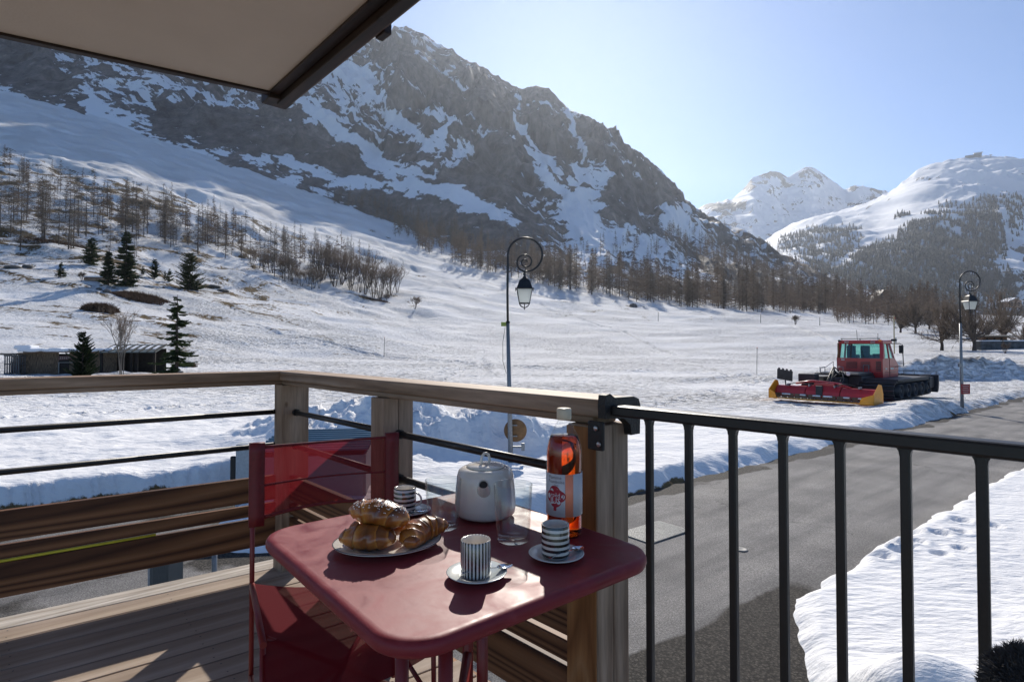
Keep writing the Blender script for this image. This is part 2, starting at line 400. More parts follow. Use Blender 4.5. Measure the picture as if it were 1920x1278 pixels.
# bare patches: (x, y, rx, ry, strength) in metres, found where the photo shows grass or rock
def gpt(px, py, d0=15, d1=700):
    """ground point seen at a pixel: march the base terrain"""
    r = ray(px, py); D = np.geomspace(d0, d1, 600); k = D / r.y
    zr = 3 + r.z * k; zt = base_z(r.x * k, D); i = np.argmax(zt > zr)
    if not (zt > zr).any(): i = 599
    return r.x * k[i], float(D[i]), float(zt[i])
PATCH = []
for (px, py, w_, h_, s_) in [(190, 588, 34, 12, 1), (262, 563, 60, 8, 1), (190, 580, 20, 8, .8), (30, 515, 35, 9, .8), (60, 505, 14, 8, .8), (270, 487, 14, 6, .5),
        (390, 532, 24, 9, .9), (115, 448, 60, 10, .8), (60, 446, 60, 12, .8), (215, 445, 40, 9, .7), (330, 400, 40, 7, .7), (20, 345, 30, 12, .9), (12, 296, 25, 7, .8), (350, 640, 20, 6, .3),
        (685, 562, 40, 7, .8), (640, 552, 30, 6, .7), (735, 553, 18, 4, .8), (780, 580, 22, 6, .7), (790, 515, 18, 5, .8), (760, 470, 30, 5, .5), (560, 448, 30, 6, .8),
        (700, 438, 16, 3, .7), (728, 446, 8, 3, .8), (620, 447, 14, 3, .7), (900, 552, 60, 3, .6), (1010, 555, 50, 3, .5), (870, 540, 40, 3, .6), (1180, 574, 10, 2, .8), (1160, 552, 16, 4, .5),
        (470, 500, 40, 8, .6), (600, 520, 40, 8, .6), (700, 545, 50, 8, .6), (820, 470, 30, 6, .5), (440, 398, 14, 5, .6), (395, 372, 20, 4, .6), (150, 330, 20, 5, .5),
        (200, 545, 22, 6, .7), (360, 690, 16, 5, .8), (1770, 645, 30, 5, .6), (1790, 608, 30, 5, .8), (1620, 600, 20, 2, .3)]:
    gx, gy, gzz = gpt(px, py)
    x2, y2, _ = gpt(px, py - h_); rx = w_ * gy / F; ry = max(abs(y2 - gy), rx * .25)
    PATCH.append((gx, gy, rx, min(ry, rx * 2.5), s_))

def build_ground():
    D = np.concatenate([np.geomspace(1.2, 4, 60)[:-1], np.geomspace(4, 34, 330)[:-1], np.geomspace(34, 760, 520)])
    q = np.linspace(-1.75, 1.75, 1000)
    DD, QQ = np.meshgrid(D, q, indexing='ij'); X = QQ * DD; Y = DD
    Z, sdv = ground_h(X, Y)
    # the hill dips under the mountain's foot at its far end
    Z = Z - sstep(650, 760, Y) * 25
    # groomed tracks and footprints: shallow grooves along traced lines
    def groove(pts, wid, dep, Z):
        P = [gpt(a, b) for a, b in pts]
        for (a, b) in zip(P[:-1], P[1:]):
            ax, ay = a[:2]; bx, by = b[:2]; ex, ey = bx - ax, by - ay; L2 = ex * ex + ey * ey
            mnx, mxx = min(ax, bx) - 4 * wid, max(ax, bx) + 4 * wid; mny, mxy = min(ay, by) - 4 * wid, max(ay, by) + 4 * wid
            msk = (X > mnx) & (X < mxx) & (Y > mny) & (Y < mxy)
            if not msk.any(): continue
            xx = X[msk]; yy = Y[msk]; t = np.clip(((xx - ax) * ex + (yy - ay) * ey) / L2, 0, 1)
            d = np.hypot(xx - ax - t * ex, yy - ay - t * ey)
            Z[msk] += -dep * np.exp(-(d / wid) ** 2) + dep * .6 * np.exp(-((d - 1.9 * wid) / wid) ** 2)
        return Z
    Z = groove([(478, 612), (560, 640), (700, 664), (850, 680), (1000, 690), (1200, 697), (1420, 702)], .35, .26, Z)
    Z = groove([(500, 600), (580, 622), (720, 640), (900, 655)], .4, .15, Z)
    Z = groove([(860, 560), (960, 580), (1150, 598), (1330, 600), (1480, 612), (1560, 640)], .8, .35, Z)
    Z = groove([(1010, 567), (1090, 603), (1170, 625), (1290, 668)], .6, .28, Z)
    Z = groove([(470, 645), (620, 652), (800, 668)], .4, .16, Z)
    Z = groove([(1290, 715), (1400, 705), (1440, 712)], .4, .2, Z)
    Z = groove([(905, 705), (912, 690), (900, 675)], .5, .2, Z)
    Z = groove([(1060, 640), (1200, 660), (1330, 690), (1420, 722)], .3, .12, Z)
    Z = groove([(740, 480), (800, 515), (880, 545), (1000, 558)], 1.0, .3, Z)
    Z = groove([(380, 565), (430, 580), (470, 595)], .4, .2, Z)
    Z = groove([(0, 795), (160, 785), (330, 770), (450, 760)], .12, .06, Z)
    def prints(pts, step, r_, dep, wob, seed):
        rg = random.Random(seed); P = [gpt(a, b, 8) for a, b in pts]
        for (a, b) in zip(P[:-1], P[1:]):
            L_ = math.hypot(b[0] - a[0], b[1] - a[1]); k_ = int(L_ / step)
            for i in range(k_):
                u = i / k_; cx = a[0] + (b[0] - a[0]) * u + rg.uniform(-wob, wob); cy_ = a[1] + (b[1] - a[1]) * u + rg.uniform(-wob, wob) + (r_ if i % 2 else -r_)
                j0, j1 = np.searchsorted(D, [cy_ - 3 * r_, cy_ + 3 * r_]); i0, i1 = np.searchsorted(q, [(cx - 3 * r_) / cy_, (cx + 3 * r_) / cy_])
                xx = X[j0:j1, i0:i1]; yy = Y[j0:j1, i0:i1]; d2 = ((xx - cx) / r_) ** 2 + ((yy - cy_) / r_) ** 2
                Z[j0:j1, i0:i1] += -dep * np.exp(-d2 ** 2) + dep * .35 * np.exp(-(np.sqrt(d2) - 1.6) ** 2 * 4)
    prints([(0, 795), (160, 785), (330, 770), (500, 756)], .55, .17, .10, .05, 1); prints([(40, 775), (200, 762), (330, 765)], .7, .17, .09, .12, 2)
    prints([(1010, 567), (1090, 603), (1170, 625), (1290, 668)], 1.5, .5, .30, .5, 3)
    prints([(560, 700), (700, 716), (860, 722), (1000, 728)], .9, .22, .14, .5, 5); prints([(1230, 760), (1330, 740), (1440, 712)], .8, .24, .14, .4, 6)
    prints([(1640, 1010), (1700, 985), (1790, 965), (1880, 950)], .32, .12, .07, .12, 7); prints([(1690, 1130), (1760, 1105), (1830, 1090)], .22, .10, .06, .10, 8)
    bare = np.zeros_like(Z)
    for (px_, py_, rx, ry, s_) in PATCH:
        bare = np.maximum(bare, s_ * .95 * bump2(X, Y, px_, py_, rx, ry, 0, 2.4) + 0)
    bare = np.where(bare > .02, bare * .75 + .12 * fbm(X / 3, Y / 3, 2, 77), 0)
    # larch wood floor: scrappy bare streaks
    lw = sstep(-.15, -.5, QQ) * sstep(110, 150, Y) * sstep(420, 300, Y)
    bare = np.maximum(bare, lw * (.30 + .45 * ridged(X / 14, Y / 7, 3, 61)))
    sc_ = sstep(45, 80, Y) * sstep(300, 160, Y); bare = np.maximum(bare, sc_ * (.10 + .26 * sstep(.1, -.5, QQ) + .42 * ridged(X / 22 + Y / 50, Y / 5, 3, 67) - .14))
    md = sstep(170, 240, Y) * sstep(-.15, .1, QQ) * sstep(480, 300, Y)
    bare = np.maximum(bare, md * (.25 + .3 * ridged(X / 16, Y / 6, 3, 63)))
    # grass verge along the snow's edge
    verge = (sdv < .38) & (Y < 60)
    nv = fbm(X / .7, Y / .7, 3, 71)
    vs_ = np.where((QQ > .15) & (Y < 62), sstep(.5, .05, sdv) * (.62 + .5 * nv), 0)
    farn = X * .62 - Y * .784 < -5
    bare = np.maximum(bare, np.where(verge & farn, vs_, 0))
    lv = np.where((X < -4.5) & (Y > 3), sstep(.22, .0, sdv) * (.75 + .3 * nv), 0); bare = np.maximum(bare, lv)
    bare = np.maximum(bare, bump2(X, Y, 19.2, 23.9, 1.5, .8, .6) * .8)
    dirt = bump2(X, Y, 34.5, 45, 10.5, 2.4, .03, 3) * (.42 + .35 * fbm(X / 3, Y / 1.2, 3, 81))
    dirt = np.maximum(dirt, np.where(Y < 60, sstep(1.2, 0, np.abs(sdv)) * .22, 0))
    dirt = np.maximum(dirt, bump2(X, Y, -2.2, 14.2, 3, 1.3) * .2)
    dirt = np.maximum(dirt, (.27 + .16 * fbm(X / 1.2, Y / .7, 3, 87)) * sstep(-4.2, -3.0, X * .62 - Y * .784) * sstep(24, 12, Y))
    me = np_mesh('snow_ground', np.stack([X, Y, Z], -1).reshape(-1, 3), grid_faces(*X.shape)[:, ::-1], True)
    set_attr(me, 'bare', bare); set_attr(me, 'dirt', dirt); set_attr(me, 'rough', sstep(15, 30, Y) * np.clip(.85 + .6 * fbm(X / 16, Y / 9, 3, 93), .3, 1.1))
    o = link_mesh('snow_ground', me, snow_field_material()); tag(o, kind='structure')
    return o
build_ground()

# ---- road sheet
def road_material():
    m, t, b = mat('asphalt'); L = t.links.new
    tc = N(t, 'ShaderNodeTexCoord')
    n1 = N(t, 'ShaderNodeTexNoise'); n1.inputs['Scale'].default_value = 55; n1.inputs['Detail'].default_value = 6; n1.inputs['Roughness'].default_value = .75; L(tc.outputs['Object'], n1.inputs['Vector'])
    n2 = N(t, 'ShaderNodeTexNoise'); n2.inputs['Scale'].default_value = .8; n2.inputs['Detail'].default_value = 6; L(tc.outputs['Object'], n2.inputs['Vector'])
    vo = N(t, 'ShaderNodeTexVoronoi'); vo.inputs['Scale'].default_value = 34; L(tc.outputs['Object'], vo.inputs['Vector'])
    at_ = N(t, 'ShaderNodeAttribute'); at_.attribute_name = 'gravel'
    a = ramp(t, [(.34, (.11, .105, .10)), (.5, (.24, .232, .225)), (.66, (.46, .45, .43))]); L(n1.outputs['Fac'], a.inputs[0])
    a2 = ramp(t, [(.35, (.70, .69, .68)), (.65, (1.08, 1.06, 1.03))]); L(n2.outputs['Fac'], a2.inputs[0])
    mu = N(t, 'ShaderNodeMix'); mu.data_type = 'RGBA'; mu.blend_type = 'MULTIPLY'; mu.inputs[0].default_value = 1; L(a.outputs[0], mu.inputs[6]); L(a2.outputs[0], mu.inputs[7])
    mr_ = N(t, 'ShaderNodeMapping'); mr_.inputs['Rotation'].default_value = (0, 0, -.669); L(tc.outputs['Object'], mr_.inputs['Vector'])
    ms2 = N(t, 'ShaderNodeMapping'); ms2.inputs['Scale'].default_value = (.10, 1.0, 1); L(mr_.outputs[0], ms2.inputs['Vector'])
    n9 = N(t, 'ShaderNodeTexNoise'); n9.inputs['Scale'].default_value = 2.2; n9.inputs['Detail'].default_value = 6; L(ms2.outputs[0], n9.inputs['Vector'])
    r9 = ramp(t, [(.36, (.74, .74, .75)), (.5, (1, 1, 1)), (.62, (1.12, 1.11, 1.09))]); L(n9.outputs['Fac'], r9.inputs[0])
    mu9 = N(t, 'ShaderNodeMix'); mu9.data_type = 'RGBA'; mu9.blend_type = 'MULTIPLY'; mu9.inputs[0].default_value = 1; L(mu.outputs[2], mu9.inputs[6]); L(r9.outputs[0], mu9.inputs[7]); mu = mu9
    g = ramp(t, [(.0, (.17, .155, .14)), (.3, (.075, .068, .06)), (.7, (.02, .018, .016))]); L(vo.outputs['Distance'], g.inputs[0])
    g2 = ramp(t, [(.35, (.4, .38, .36)), (.62, (1, .95, .9)), (.72, (3.2, 3, 2.8))]); L(n1.outputs['Fac'], g2.inputs[0])
    gm = N(t, 'ShaderNodeMix'); gm.data_type = 'RGBA'; gm.blend_type = 'MULTIPLY'; gm.inputs[0].default_value = 1; L(g.outputs[0], gm.inputs[6]); L(g2.outputs[0], gm.inputs[7])
    f = N(t, 'ShaderNodeMath'); f.operation = 'MULTIPLY_ADD'; f.inputs[1].default_value = 1.6; f.inputs[2].default_value = -.8; L(n2.outputs['Fac'], f.inputs[0])
    f2 = N(t, 'ShaderNodeMath'); f2.operation = 'ADD'; L(f.outputs[0], f2.inputs[0]); L(at_.outputs['Fac'], f2.inputs[1])
    fr = ramp(t, [(.42, (0, 0, 0)), (.58, (1, 1, 1))]); L(f2.outputs[0], fr.inputs[0])
    mm = N(t, 'ShaderNodeMix'); mm.data_type = 'RGBA'; L(fr.outputs[0], mm.inputs[0]); L(mu.outputs[2], mm.inputs[6]); L(gm.outputs[2], mm.inputs[7])
    L(mm.outputs[2], b.inputs['Base Color']); b.inputs['Roughness'].default_value = .8; b.inputs['Specular IOR Level'].default_value = .25
    # cracks
    v2 = N(t, 'ShaderNodeTexVoronoi'); v2.feature = 'DISTANCE_TO_EDGE'; v2.inputs['Scale'].default_value = .16
    dd = N(t, 'ShaderNodeMapping'); L(tc.outputs['Object'], dd.inputs['Vector'])
    ns = N(t, 'ShaderNodeTexNoise'); ns.inputs['Scale'].default_value = 2.5; L(tc.outputs['Object'], ns.inputs['Vector'])
    va = N(t, 'ShaderNodeVectorMath'); va.operation = 'ADD'; L(tc.outputs['Object'], va.inputs[0]); L(ns.outputs['Color'], va.inputs[1]); L(va.outputs[0], v2.inputs['Vector'])
    cr = ramp(t, [(.0, (.45, .45, .45)), (.0035, (1, 1, 1))]); L(v2.outputs['Distance'], cr.inputs[0])
    cm = N(t, 'ShaderNodeMix'); cm.data_type = 'RGBA'; L(cr.outputs[0], cm.inputs[0]); cm.inputs[6].default_value = (.035, .033, .03, 1); L(mm.outputs[2], cm.inputs[7]); L(cm.outputs[2], b.inputs['Base Color'])
    bp = N(t, 'ShaderNodeBump'); bp.inputs['Distance'].default_value = .02; bp.inputs['Strength'].default_value = .8; L(n1.outputs['Fac'], bp.inputs['Height'])
    L(bp.outputs[0], b.inputs['Normal'])
    return m
def build_road():
    g = .25
    xs = np.arange(-28, 64, g); ys = np.arange(-7, 60, g)
    Y, X = np.meshgrid(ys, xs, indexing='ij'); s = poly_sd(X, Y, ROADP)
    Z = np.zeros_like(X) + fbm(X / 4, Y / 4, 2, 91) * .012
    F_ = grid_faces(*X.shape); keep = (s.ravel()[F_] < .9).all(1)
    gr = sstep(1.0, 3.5, -s) * 0
    # coarse dark gravel in front of the building and below the deck
    gr = np.maximum(gr, sstep(-3.8, -3.3, X * .62 - Y * .784 + .18 * fbm(X / .7, Y / .7, 3, 99)) * sstep(8.2, 6.6, X * .784 + Y * .62))
    gr = np.maximum(gr, .45 * sstep(-1.5, -3.5, X))
    gr = np.maximum(gr, sstep(-.30, -.02, s + .2 * fbm(X / .8, Y / .8, 3, 97)) * .7 * (X * .62 - Y * .784 < -5))
    me = np_mesh('asphalt_road', np.stack([X, Y, Z], -1).reshape(-1, 3), F_[keep], True)
    set_attr(me, 'gravel', gr)
    tag(link_mesh('asphalt_road', me, road_material()), kind='structure')
build_road()

# ================================================================== MOUNTAINS
def col_interp(px, pts):
    return np.interp(px, [p[0] for p in pts], [p[1] for p in pts])
def rock_lookup(px, py, table, x0, dx, y0, dy):
    T = np.array(table, float); u = np.clip((px - x0) / dx, 0, T.shape[1] - 1.001); v = np.clip((py - y0) / dy, 0, T.shape[0] - 1.001)
    i = v.astype(int); j = u.astype(int); fu = u - j; fv = v - i
    return (T[i, j] * (1 - fu) + T[i, j + 1] * fu) * (1 - fv) + (T[i + 1, j] * (1 - fu) + T[i + 1, j + 1] * fu) * fv

def build_big_mountain():
    RIDGE = [(-1000, -260), (-500, -220), (0, -170), (300, -120), (560, -20), (680, 45), (712, 70), (735, 42), (760, 42), (790, 62), (850, 90), (900, 125), (950, 152), (985, 168), (1030, 172), (1065, 205), (1110, 227), (1150, 250), (1180, 280), (1215, 315), (1245, 345), (1262, 362), (1295, 400),
             (1330, 415), (1390, 440), (1440, 468), (1500, 500), (1560, 525), (1600, 540), (1650, 560), (1720, 585)]
    RD = [(-1000, 1250), (0, 1300), (500, 1420), (750, 1400), (1000, 1300), (1300, 1150), (1600, 900), (1720, 800)]
    D0 = [(-1000, 620), (300, 620), (750, 560), (960, 420), (1300, 430), (1720, 560)]
    px = np.linspace(-900, 1715, 1000); nv = 520
    v = np.concatenate([np.linspace(0, 1, nv), [1.05, 1.15, 1.4]])
    PX, V = np.meshgrid(px, v)
    py_r = col_interp(PX, RIDGE); Dr = col_interp(PX, RD); Ds = col_interp(PX, D0)
    D = Ds + (Dr - Ds) * V; q = (PX - CX) / F
    z0 = base_z(q * Ds, Ds) - 4; zr = 3 + (645 - py_r) * Dr / F
    prof = np.where(V <= 1, .80 * V + .20 * V ** 2.2, 1 - (V - 1) * .9)
    prof0 = prof
    Z = z0 + (zr - z0) * prof
    X = q * D; Y = D
    env = np.clip(V / .18, 0, 1) * (.25 + .75 * np.clip((1.0 - V) / .12, 0, 1))
    # benches and cliffs: strata dipping down to the right
    w_ = fbm(X / 260, Z / 260, 3, 101) * 60
    cl = ridged((X * .35 + w_) / 120, (Z + .45 * X + w_) / 95, 4, 103)
    gl = ridged(X / 85 + fbm(Z / 140, X / 140, 2, 105), Z / 420, 4, 107)
    fine = ridged(X / 26, Z / 22, 3, 109)
    hs = np.clip((Z - z0) / 250, .1, 1)
    rib = ridged(X / 38 + Z / 160 + fbm(X / 60, Z / 60, 2, 141), Z / 190, 3, 143)
    off = (cl * 36 + gl * 44 + rib * 14) * hs * env + fine * 7 * env
    Z2 = Z + off * .6; Y2 = Y - off * .45
    Z2 = Z2 + np.where(V >= 1, 0, 0)
    # silhouette crags
    Z2 = Z2 + (ridged(PX / 22, V * 3, 3, 113) * 7) * sstep(.9, 1, V)
    sx, sy = scr(X, Y2, Z2)
    #        px: 0    80   160  240  320  400  480  560  640  720  800  880  960 1040 1120 1200 1280 1360 1440
    ROCK = [
        [.9, .9, .9, .8, .7, .7, .7, .6, .6, .75, .8, .8, .9, .9, .9, .9, .9, .9, .9],      # 0
        [.9, .9, .6, .8, .8, .7, .6, .5, .6, .62, .72, .8, .9, .9, .9, .9, .9, .9, .9],    # 40
        [.95, .9, .45, .7, .7, .6, .6, .5, .35, .80, .75, .72, .85, .9, .9, .9, .9, .9, .9], # 80
        [.95, .95, .3, .65, .6, .6, .5, .45, .25, .72, .85, .75, .80, .8, .9, .9, .9, .9, .9], # 120
        [.45, .98, .2, .45, .5, .6, .55, .5, .25, .52, .85, .85, .82, .8, .85, .9, .9, .9, .9], # 160
        [.1, .5, .45, .45, .75, .55, .45, .55, .3, .35, .75, .85, .80, .7, .8, .85, .9, .9, .9], # 200
        [.05, .1, .25, .12, .85, .85, .7, .72, .5, .2, .72, .8, .80, .72, .72, .7, .9, .9, .9], # 240
        [.05, .05, .05, .25, .45, .72, .7, .75, .7, .35, .62, .85, .75, .75, .45, .5, .9, .9, .9], # 280
        [.05, .05, .05, .05, .12, .35, .45, .6, .8, .5, .6, .8, .8, .8, .3, .45, .85, .9, .9],  # 320
        [.05, .05, .05, .05, .05, .15, .4, .3, .35, .5, .5, .45, .8, .72, .25, .82, .9, .8, .9], # 360
        [.05, .05, .05, .05, .05, .1, .3, .2, .3, .88, .72, .4, .5, .5, .12, .65, .3, .45, .55],  # 400
        [.05, .05, .05, .05, .05, .1, .2, .2, .2, .6, .85, .75, .6, .45, .12, .45, .2, .55, .55],  # 440
        [.05, .05, .05, .05, .05, .1, .2, .2, .2, .4, .6, .5, .45, .4, .15, .4, .4, .6, .6],  # 480
        [.05, .05, .05, .05, .05, .1, .2, .2, .2, .3, .4, .4, .4, .35, .3, .4, .5, .7, .7]]  # 520
    sx0, sy0 = sx, sy
    wx = fbm(X / 60, Z / 45, 5, 131, .6); wz = fbm(X / 55 + 9, Z / 50 + 4, 5, 133, .6)
    sx = sx + wx * 34; sy = sy + wz * 24 + .3 * wx * 30
    dens = rock_lookup(sx, sy, ROCK, 0, 80, 0, 40) + .10 * sstep(560, 760, sx) * sstep(460, 380, sy)
    big = fbm((X * .8 + Z * .35) / 75, (Z * 1.25 + X * .45) / 60, 5, 121, .58)
    st = ridged((X + w_) / 55, (Z + .5 * X + w_) / 38, 4, 123)
    fn_ = fbm((X + Z * .5) / 16, (Z * 1.3 + X * .4) / 9, 4, 137, .6)
    rock = dens + (big * .70 + st * .25 + fn_ * .62) * (1.05 - np.abs(dens - .5) * 1.0) + off * .003
    # snow gullies (lines in the photo), wide couloirs
    def gully(pts, wid, val):
        nonlocal rock
        d = np.full(sx.shape, 1e9)
        for (a, b) in zip(pts[:-1], pts[1:]):
            ex, ey = b[0] - a[0], b[1] - a[1]; t = np.clip(((sx - a[0]) * ex + (sy - a[1]) * ey) / (ex * ex + ey * ey), 0, 1)
            d = np.minimum(d, np.hypot(sx - a[0] - t * ex, sy - a[1] - t * ey))
        k = np.exp(-(d / wid) ** 2)
        rock = rock - (1.0 - val) * k
    nz = 1
    gully([(970, 172), (972, 215), (985, 250), (1000, 285), (1005, 300)], 4, .1)
    gully([(1078, 200), (1080, 260), (1075, 330), (1085, 370)], 6, .2)
    gully([(1015, 300), (1035, 340), (1060, 365), (1085, 400), (1110, 440)], 11, .12)
    gully([(1085, 370), (1100, 420), (1120, 470)], 20, .08)
    gully([(120, 110), (150, 165), (185, 205)], 13, .1)
    gully([(650, 120), (700, 170), (760, 250), (830, 280)], 12, .15)
    gully([(560, 190), (640, 250), (720, 300), (800, 340), (900, 380), (960, 420)], 13, .12)
    gully([(500, 290), (600, 330), (700, 360), (800, 380), (880, 420), (950, 450)], 9, .15)
    gully([(770, 92), (800, 108), (830, 130), (860, 165), (870, 165)], 6, .2)
    gully([(770, 205), (800, 215), (850, 235), (830, 260)], 10, .25)
    gully([(860, 270), (880, 290), (862, 300)], 11, .15)
    gully([(740, 55), (790, 75), (820, 90)], 4, .2)
    gully([(1235, 380), (1245, 410), (1290, 430)], 12, .15)
    gully([(680, 300), (760, 350), (690, 355)], 8, .3)
    # cliffs
    def slab(cx, cy_, rx, ry, val, rot=0):
        nonlocal rock
        c, s = math.cos(rot), math.sin(rot); dx = sx - cx + 7 * big; dy = sy - cy_ + 7 * st
        k = np.exp(-(np.abs((dx * c + dy * s) / rx) ** 4 + np.abs((-dx * s + dy * c) / ry) ** 4))
        rock = np.maximum(rock, val * k + rock * (1 - k))
    slab(60, 130, 110, 38, 1, .35); slab(148, 210, 11, 40, 1); slab(315, 225, 34, 34, 1); slab(365, 235, 50, 30, .95, .1); slab(430, 245, 50, 34, .95)
    slab(505, 290, 40, 12, .8, .3); slab(585, 290, 60, 14, .95, .3); slab(650, 300, 40, 20, .9, .2); slab(455, 320, 44, 10, .9, .6)
    slab(800, 400, 110, 26, .95, .25); slab(900, 430, 80, 22, .95, .3); slab(580, 378, 40, 10, .7, .2); slab(1190, 365, 50, 40, .95); slab(745, 292, 26, 20, .9); slab(690, 195, 35, 14, .6)
    slab(195, 235, 16, 6, .9); slab(225, 262, 16, 8, .7, .4)
    me = np_mesh('mountain', np.stack([X, Y2, Z2], -1).reshape(-1, 3), grid_faces(*X.shape)[:, ::-1], True)
    set_attr(me, 'rock', rock)
    m = snow_rock_material('mountain_rock', [(.085, .080, .080), (.14, .130, .128), (.22, .20, .19), (.36, .32, .285)], bumpd=12.0, scale=.05)
    tag(link_mesh('mountain', me, m), kind='structure')
    # lookup grid for placing trees
    return PX, sx0, sy0, X, Y2, Z2
BIG = build_big_mountain()

def build_mount(name, ridge, foot, Dr, Df, px0, px1, rockfn, amp, sl, matn, seed, ncol=420, nrow=260, prof=(.75, .25), smooth=.02):
    px = np.linspace(px0, px1, ncol); v = np.concatenate([np.linspace(0, 1, nrow), [1.04, 1.2]])
    PX, V = np.meshgrid(px, v)
    pr = col_interp(PX, ridge)
    kk = max(3, int(ncol * smooth) | 1); kw = np.hanning(kk + 2)[1:-1]; kw /= kw.sum(); pr1 = np.convolve(np.pad(pr[0], kk // 2, mode='edge'), kw, 'valid'); pr = np.repeat(pr1[None, :], PX.shape[0], 0)
    pf = col_interp(PX, foot); q = (PX - CX) / F
    D = Df + (Dr - Df) * V
    zf = 3 + (645 - pf) * Df / F; zr = 3 + (645 - pr) * Dr / F
    Z = zf + (zr - zf) * np.where(V <= 1, prof[0] * V + prof[1] * V ** 2, 1 - (V - 1) * .5)
    X = q * D; Y = D
    e = np.clip(V / .1, 0, 1) * (.2 + .8 * np.clip((1 - V) / .15, 0, 1))
    off = (ridged(X / sl, Z / sl * .8, 4, seed) * amp + fbm(X / sl / .3, Z / sl / .2, 4, seed + 5) * amp * .35) * e
    Z2 = Z + off * .6; Y2 = Y - off * .6
    Z2 += ridged(PX / 30, V * 2, 3, seed + 9) * amp * .12 * sstep(.9, 1, V)
    sx, sy = scr(X, Y2, Z2)
    rock = rockfn(sx, sy, X, Y2, Z2, off / amp)
    me = np_mesh(name, np.stack([X, Y2, Z2], -1).reshape(-1, 3), grid_faces(*X.shape)[:, ::-1], True)
    set_attr(me, 'rock', rock); tag(link_mesh(name, me, matn), kind='structure')
    return PX, sx, sy, X, Y2, Z2
mr = snow_rock_material('far_rock', [(.02, .021, .025), (.04, .041, .045), (.07, .068, .07), (.11, .103, .10)], bumpd=20.0, scale=.014)
# distant peak
def rk_far(sx, sy, X, Y, Z, o):
    r = .22 + .55 * fbm((X + Z) / 165, (Z - .4 * X) / 100, 6, 201, .65) + .16 * o
    for (cx, cy_, rx, ry, s_) in [(1440, 325, 26, 7, .45), (1395, 350, 26, 12, .4), (1360, 385, 34, 7, .55), (1455, 360, 18, 14, .35), (1515, 322, 14, 6, .4), (1535, 330, 22, 6, .35), (1560, 370, 26, 6, .35), (1600, 352, 10, 5, .6), (1640, 356, 20, 6, .5), (1590, 382, 20, 6, .4)]:
        r = r + s_ * np.exp(-(((sx - cx) / rx) ** 2 + ((sy - cy_) / ry) ** 2))
    return r
build_mount('far_mountain', [(1150, 440), (1250, 420), (1300, 397), (1330, 384), (1350, 378), (1375, 375), (1395, 355), (1412, 332), (1440, 322), (1447, 319), (1462, 321), (1480, 332), (1505, 318), (1512, 314), (1528, 316), (1560, 336), (1590, 354), (1597, 348), (1610, 352), (1635, 353), (1665, 358), (1700, 380), (1800, 420)],
            [(1150, 560), (1800, 560)], 4300, 2800, 1150, 1800, rk_far, 110, 400, mr, 210, ncol=620, nrow=320)
# round summit on the right
def rk_round(sx, sy, X, Y, Z, o):
    r = .05 + .25 * fbm((X) / 120, (Z) / 80, 5, 221, .6)
    r = r + .32 * sstep(430, 500, sy) * sstep(1400, 1700, sx) + .1 * sstep(380, 470, sy)
    for (cx, cy_, rx, ry, s_) in [(1700, 335, 30, 5, .35), (1745, 335, 30, 5, .3), (1725, 310, 40, 5, .25)]:
        r = r + s_ * np.exp(-(((sx - cx) / rx) ** 2 + ((sy - cy_) / ry) ** 2))
    return r
RND = build_mount('round_mountain', [(1380, 500), (1430, 455), (1470, 428), (1520, 408), (1580, 395), (1640, 380), (1680, 352), (1720, 320), (1760, 303), (1800, 295), (1850, 293), (1920, 293), (2000, 300), (2200, 330), (2600, 380), (3000, 420)],
            [(1380, 600), (3000, 600)], 3400, 1500, 1380, 3000, rk_round, 85, 260, mr, 230, prof=(.95, .05), smooth=.06, ncol=700, nrow=320)
# ================================================================== BALCONY
C0 = Vector((-1.2372, 3.0328, 0)); E1 = Vector((-.80, -.60, 0)); N1 = Vector((.6, -.8, 0))
E2 = Vector((.6896, -.7242, 0)); N2 = Vector((-.7242, -.6896, 0))
def FR(t, n, z): return C0 + E2 * t + N2 * n + Vector((0, 0, z))      # along the front railing
def FL(s, n, z): return C0 + E1 * s + N1 * n + Vector((0, 0, z))      # along the left railing
A2 = math.atan2(E2.y, E2.x); A1 = math.atan2(E1.y, E1.x)

